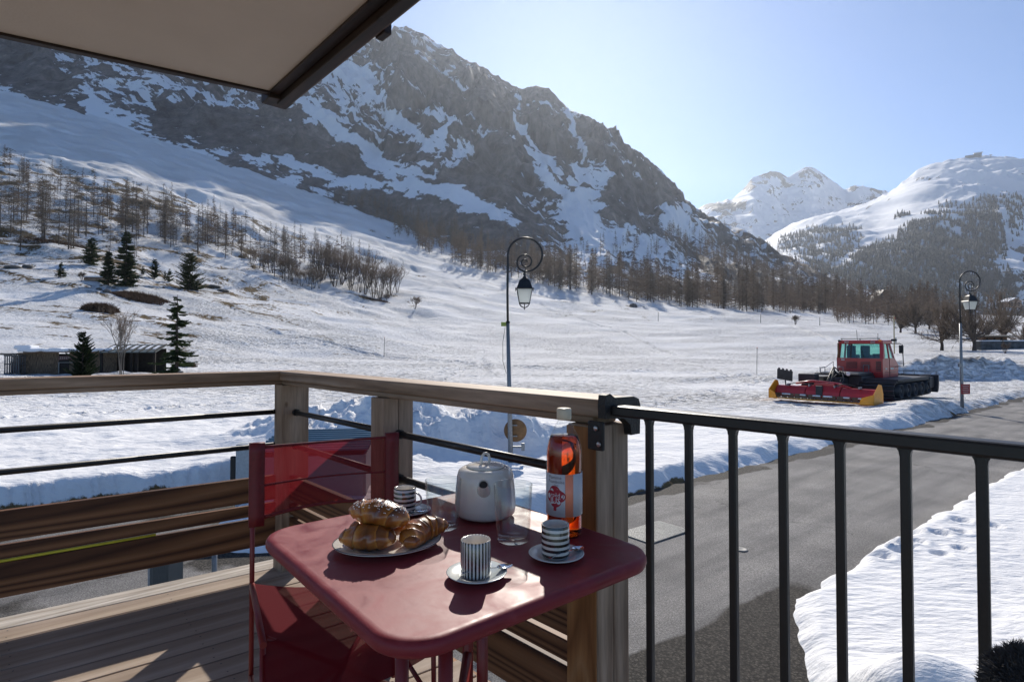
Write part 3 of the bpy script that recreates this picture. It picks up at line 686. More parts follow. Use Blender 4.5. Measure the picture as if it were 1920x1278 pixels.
def wood(name, c0, c1, c2, gscale=6.0, rough=.65, axis=0, knots=True, bump=.25, fine=(.72, 1.1), dist=.3, ax=.10):
    """planed softwood: long stretched grain with cathedral rings; object x runs along the board"""
    m, t, b = mat(name); L = t.links.new
    tc = N(t, 'ShaderNodeTexCoord'); mp = N(t, 'ShaderNodeMapping')
    sc = [1.0, 1.0, 1.0]; sc[axis] = ax; mp.inputs['Scale'].default_value = sc
    L(tc.outputs['Object'], mp.inputs['Vector'])
    n0 = N(t, 'ShaderNodeTexNoise'); n0.inputs['Scale'].default_value = 3.0; n0.inputs['Detail'].default_value = 2; n0.inputs['Distortion'].default_value = dist; L(mp.outputs[0], n0.inputs['Vector'])
    mu = N(t, 'ShaderNodeMath'); mu.operation = 'MULTIPLY'; mu.inputs[1].default_value = gscale * 3.2; L(n0.outputs['Fac'], mu.inputs[0])
    fr = N(t, 'ShaderNodeMath'); fr.operation = 'PINGPONG'; fr.inputs[1].default_value = .5; L(mu.outputs[0], fr.inputs[0])
    n1 = N(t, 'ShaderNodeTexNoise'); n1.inputs['Scale'].default_value = 90; n1.inputs['Detail'].default_value = 3; L(mp.outputs[0], n1.inputs['Vector'])
    r1 = ramp(t, [(0, c0), (.30, c1), (.5, c2)]); L(fr.outputs[0], r1.inputs[0])
    r2 = ramp(t, [(.3, (fine[0],) * 3), (.65, (fine[1],) * 3)]); L(n1.outputs['Fac'], r2.inputs[0])
    mx = N(t, 'ShaderNodeMix'); mx.data_type = 'RGBA'; mx.blend_type = 'MULTIPLY'; mx.inputs[0].default_value = .85
    L(r1.outputs[0], mx.inputs[6]); L(r2.outputs[0], mx.inputs[7])
    n3 = N(t, 'ShaderNodeTexNoise'); n3.inputs['Scale'].default_value = 2.0; n3.inputs['Detail'].default_value = 5; L(tc.outputs['Object'], n3.inputs['Vector'])
    r3 = ramp(t, [(.3, (.85, .83, .8)), (.7, (1.08, 1.08, 1.1))]); L(n3.outputs['Fac'], r3.inputs[0])
    m2 = N(t, 'ShaderNodeMix'); m2.data_type = 'RGBA'; m2.blend_type = 'MULTIPLY'; m2.inputs[0].default_value = 1; L(mx.outputs[2], m2.inputs[6]); L(r3.outputs[0], m2.inputs[7])
    last = m2
    if knots:
        vo = N(t, 'ShaderNodeTexVoronoi'); vo.inputs['Scale'].default_value = 4.2
        mk = N(t, 'ShaderNodeMapping'); s2 = [1, 1, 1]; s2[axis] = .55; mk.inputs['Scale'].default_value = s2; L(tc.outputs['Object'], mk.inputs['Vector']); L(mk.outputs[0], vo.inputs['Vector'])
        rk = ramp(t, [(.0, (.18, .10, .06)), (.035, (.35, .25, .18)), (.06, (1, 1, 1))]); L(vo.outputs['Distance'], rk.inputs[0])
        m3 = N(t, 'ShaderNodeMix'); m3.data_type = 'RGBA'; m3.blend_type = 'MULTIPLY'; m3.inputs[0].default_value = .8; L(m2.outputs[2], m3.inputs[6]); L(rk.outputs[0], m3.inputs[7]); last = m3
    L(last.outputs[2], b.inputs['Base Color']); b.inputs['Roughness'].default_value = rough; b.inputs['Specular IOR Level'].default_value = .35
    bp = N(t, 'ShaderNodeBump'); bp.inputs['Distance'].default_value = .002; bp.inputs['Strength'].default_value = bump; L(n1.outputs['Fac'], bp.inputs['Height']); L(bp.outputs[0], b.inputs['Normal'])
    return m
W_rail = wood('larch_rail', (.24, .15, .09), (.33, .225, .15), (.39, .28, .20), 3)
W_slat = wood('larch_slat', (.055, .018, .007), (.20, .088, .036), (.25, .12, .055), 4.6, .6, fine=(.82, 1.06), dist=.5, ax=.055)
W_post = wood('weathered_post', (.25, .165, .11), (.34, .24, .165), (.40, .29, .21), 3, .75, axis=2)
W_postb = wood('orange_post', (.22, .085, .025), (.34, .15, .05), (.40, .20, .08), 6, .7, axis=2)
W_deck = wood('grey_deck', (.31, .235, .175), (.39, .305, .235), (.44, .355, .28), 2, .8, bump=.4, fine=(.90, 1.05))
W_edge = wood('pale_edge_board', (.36, .31, .25), (.52, .47, .40), (.60, .55, .48), 4, .75)
M_black = simple('black_powder_coat', (.017, .015, .015), .42, var=.15, scale=60, bump=.05)
M_cap = simple('black_cast_bracket', (.02, .018, .017), .6, var=.2, scale=80, bump=.3, bscale=200)
M_screw = simple('steel_screw', (.55, .55, .53), .35, metal=1, var=.1)

def board(parent, name, p0, p1, w, h, m, bev=.004, screws=None):
    """a board whose long axis is object x, running p0 -> p1; w across, h tall"""
    p0 = Vector(p0); p1 = Vector(p1); d = p1 - p0
    mb = MB(); mb.box((0, 0, 0), (d.length, w, h), bev=bev)
    if screws:
        x_ = -d.length / 2 + .08
        while x_ < d.length / 2:
            for y_ in (-w * .28, w * .28):
                xj = x_ + random.uniform(-.006, .006); mb.add([(xj, y_, h / 2 + .0004)] + [(xj + .0036 * math.cos(k * .785), y_ + .0036 * math.sin(k * .785), h / 2 + .0004) for k in range(8)], [(0, 1 + k, 1 + (k + 1) % 8) for k in range(8)], mi=1)
            x_ += .58
        m = [m, screws]
    o = mb.build(name, m, parent)
    pos = (p0 + p1) / 2; a = math.atan2(d.y, d.x)
    if parent: pos = pos - parent.location
    o.location = pos; o.rotation_euler = (0, 0, a)
    return o

M_dscrew = simple('dull_screw_head', (.07, .062, .055), .5, metal=.5)
# deck: boards run parallel with the left railing
deck = empty('balcony_floor', (0, 0, 1.8)); tag(deck, kind='structure')
rnd = random.Random(3)
board(deck, 'edge_board', FL(-.32, -.13, 1.8 - .016), FL(4.2, -.13, 1.8 - .016), .135, .032, W_edge)
for i in range(0, 34):
    n0 = -.058 + i * .135
    # left-rail direction boards end at the front railing line
    s_end = -.13 - 0.0 - (n0 + .065) * (E2.dot(E1)) / (E2.dot(N1)) * -1.0
    # point where the board meets the front rail's outer line
    p = C0 - N2 * .16; k = (n0 + .065 - (p - C0).dot(N1)) / E2.dot(N1); q = p + E2 * k
    s0 = (q - C0).dot(E1)
    o = board(deck, 'deck_board', FL(s0, n0 + .065, 1.8 - .014 + rnd.uniform(-.0008, .0008)), FL(s0 + 4.6, n0 + .065, 1.8 - .014), .1265, .028, W_deck, .003, M_dscrew)
mb = MB()
mb.box(tuple(FL(2.0, -.17, 1.68) - deck.location), (4.7, .03, .2), rz=A1)
pf = FR(1.9, -.17, 1.68) - deck.location; mb.box(tuple(pf), (4.4, .03, .2), rz=A2)
mb.build('rim_joist', W_postb, deck)
mb = MB()
for (s_, t_) in ((.6, .3), (2.6, .3), (.6, 2.6)):
    q = FL(s_, t_, 0); mb.box((q.x, q.y, -.95), (.14, .14, 1.7), rz=A1)
mb.build('support_post', W_postb, deck)
for o in list(deck.children):
    if o.name.startswith('support_post'): o.location = (0, 0, .0)

# timber railing
rail = empty('wooden_railing', C0 + Vector((0, 0, 1.8)), 0, 'larch railing with wide handrail, black bars and three low boards, L-shaped round the deck', 'railing')
cut = .0
def meet(n):      # where the lines offset n from both railings cross
    a = C0 + N1 * n; b_ = C0 + N2 * n; k = (b_ - a).dot(N2) / E1.dot(N2); return a + E1 * k
def mitred(name, E, Nn, A, n_in, n_out, L_, z0, z1, m):
    pi, po = meet(n_in) - C0, meet(n_out) - C0; mid = (pi + po) / 2
    qi, qo = E * L_ + Nn * n_in, E * L_ + Nn * n_out
    Ri = Matrix.Rotation(-A, 4, 'Z'); P = [Ri @ (v - mid) for v in (pi + E * .0004, qi, qo, po + E * .0004)]
    bm = bmesh.new(); lo = [bm.verts.new((v.x, v.y, 0)) for v in P]; hi = [bm.verts.new((v.x, v.y, z1 - z0)) for v in P]
    bm.faces.new(lo[::-1]); bm.faces.new(hi)
    for i in range(4): bm.faces.new((lo[i], lo[(i + 1) % 4], hi[(i + 1) % 4], hi[i]))
    bmesh.ops.recalc_face_normals(bm, faces=bm.faces)
    ed = [e for e in bm.edges if abs(e.verts[0].co.z - e.verts[1].co.z) < 1e-6 and abs((e.verts[0].co - e.verts[1].co).normalized().x) > .9]
    bmesh.ops.bevel(bm, geom=ed, offset=.007, segments=3, affect='EDGES', profile=.5)
    me = bpy.data.meshes.new(name); bm.to_mesh(me); bm.free()
    return link_mesh(name, me, m, rail, C0 + mid + Vector((0, 0, z0)) - rail.location, A)
mitred('handrail', E1, N1, A1, .0, -.14, 4.3, 2.807, 2.855, W_rail)
mitred('handrail', E2, N2, A2, .0, -.14, 2.13, 2.807, 2.855, W_rail)
mitred('under_rail', E1, N1, A1, -.018, -.122, 4.3, 2.784, 2.8068, W_rail)
mitred('under_rail', E2, N2, A2, -.018, -.122, 2.09, 2.784, 2.8068, W_rail)
def post(t0, t1, depth, two):
    z0, z1 = 1.62, 2.783
    mb = MB(); w_ = t1 - t0
    d1 = depth * .5 if two else depth
    mb.box((0, 0, 0), (w_, d1, z1 - z0), bev=.004)
    c = FR((t0 + t1) / 2, -d1 / 2, (z0 + z1) / 2) - rail.location
    o = mb.build('post', W_post, rail, c, A2)
    if two:
        mb = MB(); mb.box((0, 0, 0), (w_, depth - d1 - .002, z1 - z0), bev=.004)
        mb.build('post', W_post, rail, FR((t0 + t1) / 2 + .001, -d1 - .001 - (depth - d1) / 2, (z0 + z1) / 2) - rail.location, A2)
    return o
post(-.075, .035, .145, False); post(.951, 1.051, .14, True); post(2.016, 2.118, .14, True)
mb = MB(); mb.box((0, 0, 0), (.1, .14, 1.16), bev=.004); mb.build('post', W_post, rail, FL(2.3, -.075, 2.2) - rail.location, A1)
mb = MB(); mb.box((0, 0, 0), (.1, .14, 1.16), bev=.004); mb.build('post', W_post, rail, FL(4.1, -.075, 2.2) - rail.location, A1)
# orange-toned inner plank of the end post
mb = MB(); mb.box((0, 0, 0), (.0995, .004, 1.158), bev=.001); mb.build('post_facing', W_postb, rail, FR(2.067, .0035, 2.2) - rail.location, A2)
for z in (2.635, 2.457):
    mb = MB(); mb.tube([FL(-.06, -.07, z) - rail.location, FL(4.3, -.07, z) - rail.location], .0138, 12); mb.build('crossbar', M_black, rail)
    for (a, b_) in ((.035, .951), (1.051, 2.016)):
        mb = MB(); mb.tube([FR(a + .001, -.07, z) - rail.location, FR(b_ - .001, -.07, z) - rail.location], .0138, 12)
        mb.tube([FR(a + .001, -.07, z) - rail.location, FR(a + .02, -.07, z) - rail.location], .0185, 12)
        mb.build('crossbar', M_black, rail)
for (z0, z1) in ((2.170, 2.298), (2.096, 2.153), (1.934, 2.080)):
    o = board(rail, 'slat_board', FL(.0, -.062, (z0 + z1) / 2), FL(4.3, -.062, (z0 + z1) / 2), .03, z1 - z0, W_slat, .003)
    board(rail, 'slat_board', FR(.038, -.055, (z0 + z1) / 2 + .004), FR(.949, -.055, (z0 + z1) / 2 + .004), .03, z1 - z0, W_slat, .003)
    board(rail, 'slat_board', FR(1.053, -.055, (z0 + z1) / 2 + .004), FR(2.014, -.055, (z0 + z1) / 2 + .004), .03, z1 - z0, W_slat, .003)

# black metal railing
mrail = empty('metal_railing', FR(2.2, -.03, 1.8), 0, 'black powder-coated steel railing with square vertical bars right of the timber railing', 'railing')
def mloc(v): return v - mrail.location
mb = MB(); mb.box((0, 0, 0), (2.6, .042, .028), bev=.006); mb.build('top_rail', M_black, mrail, mloc(FR(2.155 + 1.3, -.03, 2.827)), A2)
for i in range(12):
    t_ = 2.2585 + .107 * i
    mb = MB(); mb.box((0, 0, 0), (.0165, .0165, .93), bev=.0025)
    mb.add([Vector((x_ * w_, y_ * .0075, z_)) for w_, z_ in ((.0135, .461), (.0095, .454), (.0082, .446)) for x_, y_ in ((-1, -1), (1, -1), (1, 1), (-1, 1))],
           [(4 * r_ + k, 4 * r_ + (k + 1) % 4, 4 * r_ + 4 + (k + 1) % 4, 4 * r_ + 4 + k) for r_ in (0, 1) for k in range(4)])
    mb.build('baluster', M_black, mrail, mloc(FR(t_, -.03, 2.353)), A2)
mb = MB(); mb.box((0, 0, 0), (2.6, .042, .028), bev=.006); mb.build('bottom_rail', M_black, mrail, mloc(FR(2.155 + 1.3, -.03, 1.885)), A2)
# cast cap over the handrail's end, with fixing plate and screws
prof = [(.075, -.078), (.078, .0), (.070, .018), (.045, .026), (-.04, .028), (-.062, .040), (-.078, .036), (-.082, .012), (-.08, -.024), (-.05, -.026), (.0, -.03), (.03, -.05), (.035, -.078)]
mb = MB(); Mx = Matrix(((0, 0, 1, 0), (1, 0, 0, 0), (0, 1, 0, 0), (0, 0, 0, 1)))
mb.prism(prof, -.012, .012, M=Mx)
cap = mb.build('end_cap', M_cap, mrail, mloc(FR(2.142, -.07, 2.832)), A2)
mb = MB(); mb.box((0, 0, 0), (.05, .012, .075), bev=.004); mb.build('fixing_plate', M_cap, mrail, mloc(FR(2.125, .012, 2.762)), A2)
for (dt, z) in ((.004, 2.782), (.014, 2.742)):
    mb = MB(); mb.lathe([(.0, .0022), (.0028, .002), (.0032, .0), (.0062, .0), (.0065, .003), (.0055, .004), (.0, .0042)], 14)
    mb.v = [(v[0], v[2], v[1]) for v in mb.v]
    o = mb.build('screw', M_screw, mrail, mloc(FR(2.125 + dt, .018, z)), A2)
    o.rotation_euler = (0, 0, A2 + math.pi)

# balcony above
over = empty('upper_balcony', atz(505, 170, 4.4), 0, 'underside of the balcony above, pale plaster soffit framed by dark brown timber', 'balcony')
P0 = atz(505, 170, 4.4); Pb = atz(0, 60, 4.4); Pc = atz(690, 0, 4.4)
d1 = (Pb - P0).normalized(); d2 = (Pc - P0).normalized()
far1 = P0 + d1 * 4.5; far2 = P0 + d2 * 4.5
M_soffit = simple('soffit_plaster', (.74, .655, .56), .85, var=.04, scale=2.5, bump=.15, bscale=60)
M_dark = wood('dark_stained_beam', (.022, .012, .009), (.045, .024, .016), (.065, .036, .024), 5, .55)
mb = MB(); mb.prism([(0, 0), tuple((far1 - P0)[:2]), tuple((far1 + d2 * 4.5 - P0)[:2]), tuple((far2 - P0)[:2])], 0, .18); mb.build('soffit', M_soffit, over)
o1 = Vector((d1.y, -d1.x, 0)); o1 = -o1 if o1.dot(d2) > 0 else o1
o2 = Vector((d2.y, -d2.x, 0)); o2 = -o2 if o2.dot(d1) > 0 else o2
def bm_(name, d, o_, a, b_, w0, w1, z0, z1, m=M_dark):
    p = d * a + o_ * (w0 + w1) / 2; q = d * b_ + o_ * (w0 + w1) / 2
    mb = MB(); mb.box((0, 0, 0), ((q - p).length, abs(w1 - w0), z1 - z0), bev=.004)
    return mb.build(name, m, over, (p + q) / 2 + Vector((0, 0, (z0 + z1) / 2)), math.atan2(d.y, d.x))
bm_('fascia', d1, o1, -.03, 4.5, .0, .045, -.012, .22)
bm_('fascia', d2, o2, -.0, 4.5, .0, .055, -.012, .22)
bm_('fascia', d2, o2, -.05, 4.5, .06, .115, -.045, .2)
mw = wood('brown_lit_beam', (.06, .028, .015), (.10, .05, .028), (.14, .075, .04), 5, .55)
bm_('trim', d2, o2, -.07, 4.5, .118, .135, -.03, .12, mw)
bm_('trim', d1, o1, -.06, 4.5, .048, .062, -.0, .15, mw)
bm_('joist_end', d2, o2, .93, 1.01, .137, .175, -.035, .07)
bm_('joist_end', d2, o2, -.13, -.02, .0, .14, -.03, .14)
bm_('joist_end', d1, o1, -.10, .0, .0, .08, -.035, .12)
mb = MB(); mb.box((0, 0, .6), (.09, .09, 1.0)); 

# ================================================================== TABLE AND CHAIR
def red_paint(name, col, rough=.42, dust=.5):
    m, t, b = mat(name); L = t.links.new
    tc = N(t, 'ShaderNodeTexCoord')
    n1 = N(t, 'ShaderNodeTexNoise'); n1.inputs['Scale'].default_value = 9; n1.inputs['Detail'].default_value = 7; n1.inputs['Distortion'].default_value = 1.5; L(tc.outputs['Object'], n1.inputs['Vector'])
    n2 = N(t, 'ShaderNodeTexNoise'); n2.inputs['Scale'].default_value = 45; n2.inputs['Detail'].default_value = 4; L(tc.outputs['Object'], n2.inputs['Vector'])
    r = ramp(t, [(.3, tuple(c * .85 for c in col)), (.55, col), (.75, tuple(min(1, c * 1.1 + .06 * dust) for c in col))]); L(n1.outputs['Fac'], r.inputs[0]); L(r.outputs[0], b.inputs['Base Color'])
    rr = ramp(t, [(.3, (rough * .8,) * 3), (.7, (rough * 1.35,) * 3)]); L(n1.outputs['Fac'], rr.inputs[0]); L(rr.outputs[0], b.inputs['Roughness'])
    b.inputs['Specular IOR Level'].default_value = .4
    bp = N(t, 'ShaderNodeBump'); bp.inputs['Strength'].default_value = .12; bp.inputs['Distance'].default_value = .002; L(n2.outputs['Fac'], bp.inputs['Height']); L(bp.outputs[0], b.inputs['Normal'])
    return m
M_red = red_paint('red_lacquered_steel', (.22, .018, .028), .46, .4)
M_redleg = red_paint('red_steel_tube', (.20, .018, .016), .35, .2)

TC = FR(1.980, .380, 2.54)
table = empty('folding_table', (TC.x, TC.y, 1.8), A2 + R(-4), 'square dark red metal bistro table with rounded corners, laid for breakfast', 'table')
def rrect(h, r, n=10, hy=None):
    hy = hy or h; P = []
    for (cx, cy_, a0) in ((h - r, hy - r, 0), (-h + r, hy - r, 90), (-h + r, -hy + r, 180), (h - r, -hy + r, 270)):
        for k in range(n + 1):
            a = R(a0 + 90 * k / n); P.append((cx + r * math.cos(a), cy_ + r * math.sin(a)))
    return P
mb = MB(); rings = []
for (ins, z) in ((.012, -.030), (.004, -.028), (0, -.020), (0, -.010), (.004, -.003), (.012, 0.0), (.020, -.0005), (.10, -.001)):
    rings.append([(x, y, z) for x, y in rrect(.361 - ins, max(.092 - ins, .02), 10, .328 - ins)])
n_ = len(rings[0]); vsl = [v for r_ in rings for v in r_]; fs = []
for i in range(len(rings) - 1):
    for k in range(n_): fs.append((i * n_ + k, i * n_ + (k + 1) % n_, (i + 1) * n_ + (k + 1) % n_, (i + 1) * n_ + k))
mb.add(vsl, fs, True); mb.add(rings[-1], [tuple(range(n_))]); 
mb.add([(x, y, -.020) for x, y in rrect(.349, .08, 10, .316)], [tuple(range(n_))[::-1]])
mb.build('tabletop', M_red, table, (0, 0, .74))
Ti = Matrix.Rotation(-(A2 + R(-4)), 4, 'Z')
def tl(p): return Ti @ (Vector(p) - table.location)
for (px, D) in ((756, 1.12), (837, 1.03), (878, 1.42), (905, 1.36)):
    x = (px - CX) / F * D; mb = MB(); p = tl((x, D, 0)); mb.tube([(p.x, p.y, .02), (p.x, p.y, .712)], .0135, 14); mb.build('leg', M_redleg, table)
pts = [tl(((px - CX) / F * D, D, 0)) for px, D in ((756, 1.12), (837, 1.03), (878, 1.42), (905, 1.36))]
mb = MB(); mb.tube([(pts[0].x, pts[0].y, .70), (pts[3].x, pts[3].y, .70)], .011, 10); mb.build('cross_bar', M_redleg, table); mb = MB(); mb.tube([(pts[1].x, pts[1].y, .695), (pts[2].x, pts[2].y, .695)], .011, 10); mb.build('cross_bar', M_redleg, table); mb = MB()
mb.tube([(pts[1].x, pts[1].y, .44), ((pts[1].x + pts[2].x) / 2, (pts[1].y + pts[2].y) / 2, .40), (pts[2].x, pts[2].y, .44)], .012, 10); mb.build('cross_frame', M_redleg, table)
mb = MB()
for s_ in (-1, 1): mb.tube([(s_ * .3, -.3, .012), (s_ * .1, 0, .03), (s_ * .3, .3, .012)], .013, 10)
mb.tube([(-.1, 0, .03), (.1, 0, .03)], .013, 10); mb.build('foot_frame', M_redleg, table)

# chair: tubular frame, sling of coated mesh
def sling_mat(name, col, alpha):
    m, t, b = mat(name); L = t.links.new
    b.inputs['Base Color'].default_value = (*col, 1); b.inputs['Roughness'].default_value = .9; b.inputs['Specular IOR Level'].default_value = .1
    tr = N(t, 'ShaderNodeBsdfTransparent'); mx = N(t, 'ShaderNodeMixShader'); mx.inputs[0].default_value = alpha
    tl_ = N(t, 'ShaderNodeBsdfTranslucent'); tl_.inputs['Color'].default_value = (*[min(1, c * 1.8) for c in col], 1)
    m1 = N(t, 'ShaderNodeMixShader'); m1.inputs[0].default_value = .35; L(b.outputs[0], m1.inputs[1]); L(tl_.outputs[0], m1.inputs[2])
    out = t.nodes['Material Output']; L(tr.outputs[0], mx.inputs[1]); L(m1.outputs[0], mx.inputs[2]); L(mx.outputs[0], out.inputs['Surface'])
    tr.inputs['Color'].default_value = (1, .80, .80, 1)
    return m
M_sling = sling_mat('red_mesh_fabric', (.17, .012, .017), .72)
M_slings = sling_mat('red_mesh_seat', (.13, .010, .016), .93)
M_hem = simple('red_hem', (.15, .010, .014), .55, var=.15, scale=80)
ch = empty('folding_chair', (-.60, 1.72, 1.8), 0, 'dark red folding director chair with translucent mesh sling, pushed beside the table', 'chair')
cl_ = lambda p: Vector(p) - ch.location
BL = Vector((-.835, 1.84, 0)); BR = Vector((-.425, 2.06, 0)); bd = (BR - BL).normalized(); fw = Vector((bd.y, -bd.x, 0))
def CP(a, f, z):   # a across from the left post, f forward of the back, z up from the deck
    return BL + bd * a + fw * f + Vector((0, 0, 1.8 + z))
Wd = (BR - BL).length
def sheet(name, fn, nu, nv, m, th=.0):
    vs_ = [fn(i / nu, j / nv) for i in range(nu + 1) for j in range(nv + 1)]; fs_ = [(i * (nv + 1) + j, (i + 1) * (nv + 1) + j, (i + 1) * (nv + 1) + j + 1, i * (nv + 1) + j + 1) for i in range(nu) for j in range(nv)]
    mb = MB(); mb.add([cl_(p) for p in vs_], fs_, True); return mb.build(name, m, ch, weld=False, recalc=False)
zb0, zb1 = .635, .872
sheet('backrest', lambda u, v: CP(.03 + (Wd - .06) * u, -.035 * math.sin(math.pi * u) + .01 - (1 - v) * .0, zb0 + .012 * math.sin(math.pi * u) * (1 - v) + (zb1 - zb0) * v - .006 * math.sin(math.pi * u) * v), 16, 8, M_sling)
for (aa, ab) in ((-.012, .034), (Wd - .034, Wd + .012)):
    mb = MB()
    vs_ = []; 
    for k in range(9):
        z = zb0 - .02 + (zb1 - zb0 + .03) * k / 8
        vs_ += [CP(aa, -.006, z), CP(aa, .014, z), CP(ab, .014 + .004 * math.sin(k), z), CP(ab, -.006, z)]
    fs_ = [(4 * k + j, 4 * k + (j + 1) % 4, 4 * k + 4 + (j + 1) % 4, 4 * k + 4 + j) for k in range(8) for j in range(4)] + [(0, 1, 2, 3), (32, 33, 34, 35)]
    mb.add([cl_(p) for p in vs_], fs_, True); mb.build('sleeve', M_hem, ch)
for (zz, bow) in ((zb1 - .003, -.035), (zb0 + .008, -.035), (zb0 + .11, -.035)):
    mb = MB(); mb.tube([cl_(CP(.02 + (Wd - .04) * u / 12, bow * math.sin(math.pi * u / 12) + .011, zz - (.006 if zz > .8 else -.010 if zz < .7 else 0) * math.sin(math.pi * u / 12))) for u in range(13)], .0045 if abs(zz - zb0 - .11) > .01 else .003, 6); mb.build('hem', M_hem, ch)
def rod(name, pts_, r=.0075): mb = MB(); mb.tube([cl_(p) for p in pts_], r, 10); return mb.build(name, M_redleg, ch)
for a in (0.0, Wd):
    rod('back_post', [CP(a, 0, .01), CP(a, 0, .88)])
    rod('front_leg', [CP(a, .42, .01), CP(a, .40, .43)])
    rod('side_bar', [CP(a, 0, .43), CP(a, .42, .43)], .009)
    rod('side_bar', [CP(a, 0, .14), CP(a, .42, .14)])
rod('cross_leg', [CP(.01, .06, .01), CP(Wd - .01, .36, .42)]); rod('cross_leg', [CP(Wd - .01, .06, .01), CP(.01, .36, .42)])
rod('cross_leg', [CP(.01, .40, .02), CP(Wd - .01, .08, .42)])
sheet('seat', lambda u, v: CP(.0 + Wd * u, -.01 + .50 * v, .43 - .05 * math.sin(math.pi * u) * 1.0 - .02 * v - .11 * max(0, v - .8) * 3), 14, 14, M_slings)

# ================================================================== TABLEWARE
M_porc = simple('white_porcelain', (.74, .69, .62), .16, var=.02, scale=8, coat=.4)
M_saucer = simple('pale_porcelain', (.66, .69, .68), .14, var=.02, scale=8, coat=.5)
M_steel = simple('polished_steel', (.62, .63, .65), .14, metal=1, var=.05, scale=40)
def stripes(name, axis, freq, duty=.5, lo=0.0):
    m, t, b = mat(name); L = t.links.new
    tc = N(t, 'ShaderNodeTexCoord'); sp = N(t, 'ShaderNodeSeparateXYZ'); L(tc.outputs['Object'], sp.inputs[0])
    if axis == 'z': src = sp.outputs['Z']
    else:
        at2 = N(t, 'ShaderNodeMath'); at2.operation = 'ARCTAN2'; L(sp.outputs['Y'], at2.inputs[0]); L(sp.outputs['X'], at2.inputs[1]); src = at2.outputs[0]
    mu = N(t, 'ShaderNodeMath'); mu.operation = 'MULTIPLY_ADD'; mu.inputs[1].default_value = freq; mu.inputs[2].default_value = 50 + lo; L(src, mu.inputs[0])
    fr = N(t, 'ShaderNodeMath'); fr.operation = 'FRACT'; L(mu.outputs[0], fr.inputs[0])
    r = ramp(t, [(0, (.62, .60, .56)), (duty, (.012, .010, .010))], 'CONSTANT'); L(fr.outputs[0], r.inputs[0]); L(r.outputs[0], b.inputs['Base Color'])
    b.inputs['Roughness'].default_value = .15; b.inputs['Coat Weight'].default_value = .5; b.inputs['Coat Roughness'].default_value = .1
    return m
M_strh = stripes('ringed_glaze', 'z', 1 / .0118, .5, .15); M_strv = stripes('upright_striped_glaze', 'a', 26 / (2 * math.pi), .5)
def glassm(name, col=(1, 1, 1), rough=.0, ior=1.47, shadow=(.85, .85, .85)):
    m, t, b = mat(name); L = t.links.new
    b.inputs['Base Color'].default_value = (*col, 1); b.inputs['Transmission Weight'].default_value = 1; b.inputs['Roughness'].default_value = rough; b.inputs['IOR'].default_value = ior
    return m
def thin_glass(name, tint=(.95, .97, .97), edge=(.25, .30, .30)):
    m, t, b = mat(name); L = t.links.new
    lw = N(t, 'ShaderNodeLayerWeight'); lw.inputs['Blend'].default_value = .18
    r = ramp(t, [(.0, tint), (.55, tint), (1, edge)]); L(lw.outputs['Facing'], r.inputs[0])
    tr = N(t, 'ShaderNodeBsdfTransparent'); L(r.outputs[0], tr.inputs['Color']); gl = N(t, 'ShaderNodeBsdfGlossy'); gl.inputs['Roughness'].default_value = .02
    fr = ramp(t, [(.0, (.05,) * 3), (.6, (.10,) * 3), (.85, (.32,) * 3), (1, (.8,) * 3)]); lf = N(t, 'ShaderNodeLayerWeight'); lf.inputs['Blend'].default_value = .5; L(lf.outputs['Facing'], fr.inputs[0]); mx = N(t, 'ShaderNodeMixShader'); L(fr.outputs[0], mx.inputs[0]); L(tr.outputs[0], mx.inputs[1]); L(gl.outputs[0], mx.inputs[2])
    L(mx.outputs[0], t.nodes['Material Output'].inputs['Surface']); return m
M_glass = thin_glass('clear_glass'); M_bglass = thin_glass('bottle_clear_glass', (.985, .99, .99), (.6, .66, .66))
for n_ in M_bglass.node_tree.nodes:
    if n_.type == 'VALTORGB' and n_.color_ramp.elements[0].color[0] < .2:
        for e_, v_ in zip(n_.color_ramp.elements, (.025, .04, .16, .5)): e_.color = (v_, v_, v_, 1)
TZ = 2.5405
def on_table(px, py, z=TZ): return atz(px, py, z)

def cup(loc, m, h=.068, r=.0295, handle=None, label='', straight=True):
    e = empty('coffee_cup', loc, 0, label, 'cup', 'striped espresso cups')
    mb = MB(); mb.lathe([(0, .001), (r * .9, .001), (r * .98, .004), (r, .010), (r, h - .002), (r - .001, h), (r - .0028, h - .001)], 48); mb.build('cup_body', m, e)
    mb = MB(); mb.lathe([(r - .0028, h - .001), (r - .003, h - .006), (r - .003, .006), (0, .005)], 48); mb.build('cup_lining', M_porc, e)
    if handle is not None:
        c, s = math.cos(handle), math.sin(handle); mb = MB()
        mb.tube([(c * (r - .001 + .019 * math.sin(R(a))), s * (r - .001 + .019 * math.sin(R(a))), h * .55 + .017 * math.cos(R(a))) for a in range(0, 181, 15)], .0028, 8); mb.build('handle', M_porc, e)
    return e
def saucer(loc, label, r=.060):
    mb = MB(); mb.lathe([(0, .002), (r * .5, .002), (r * .55, .0), (r * .62, .0025), (r * .97, .0105), (r, .012), (r * .97, .0125), (r * .6, .0052), (r * .55, .0045), (0, .0045)], 48)
    return tag(mb.build('saucer', M_saucer, None, loc), label, 'saucer', 'small white saucers')
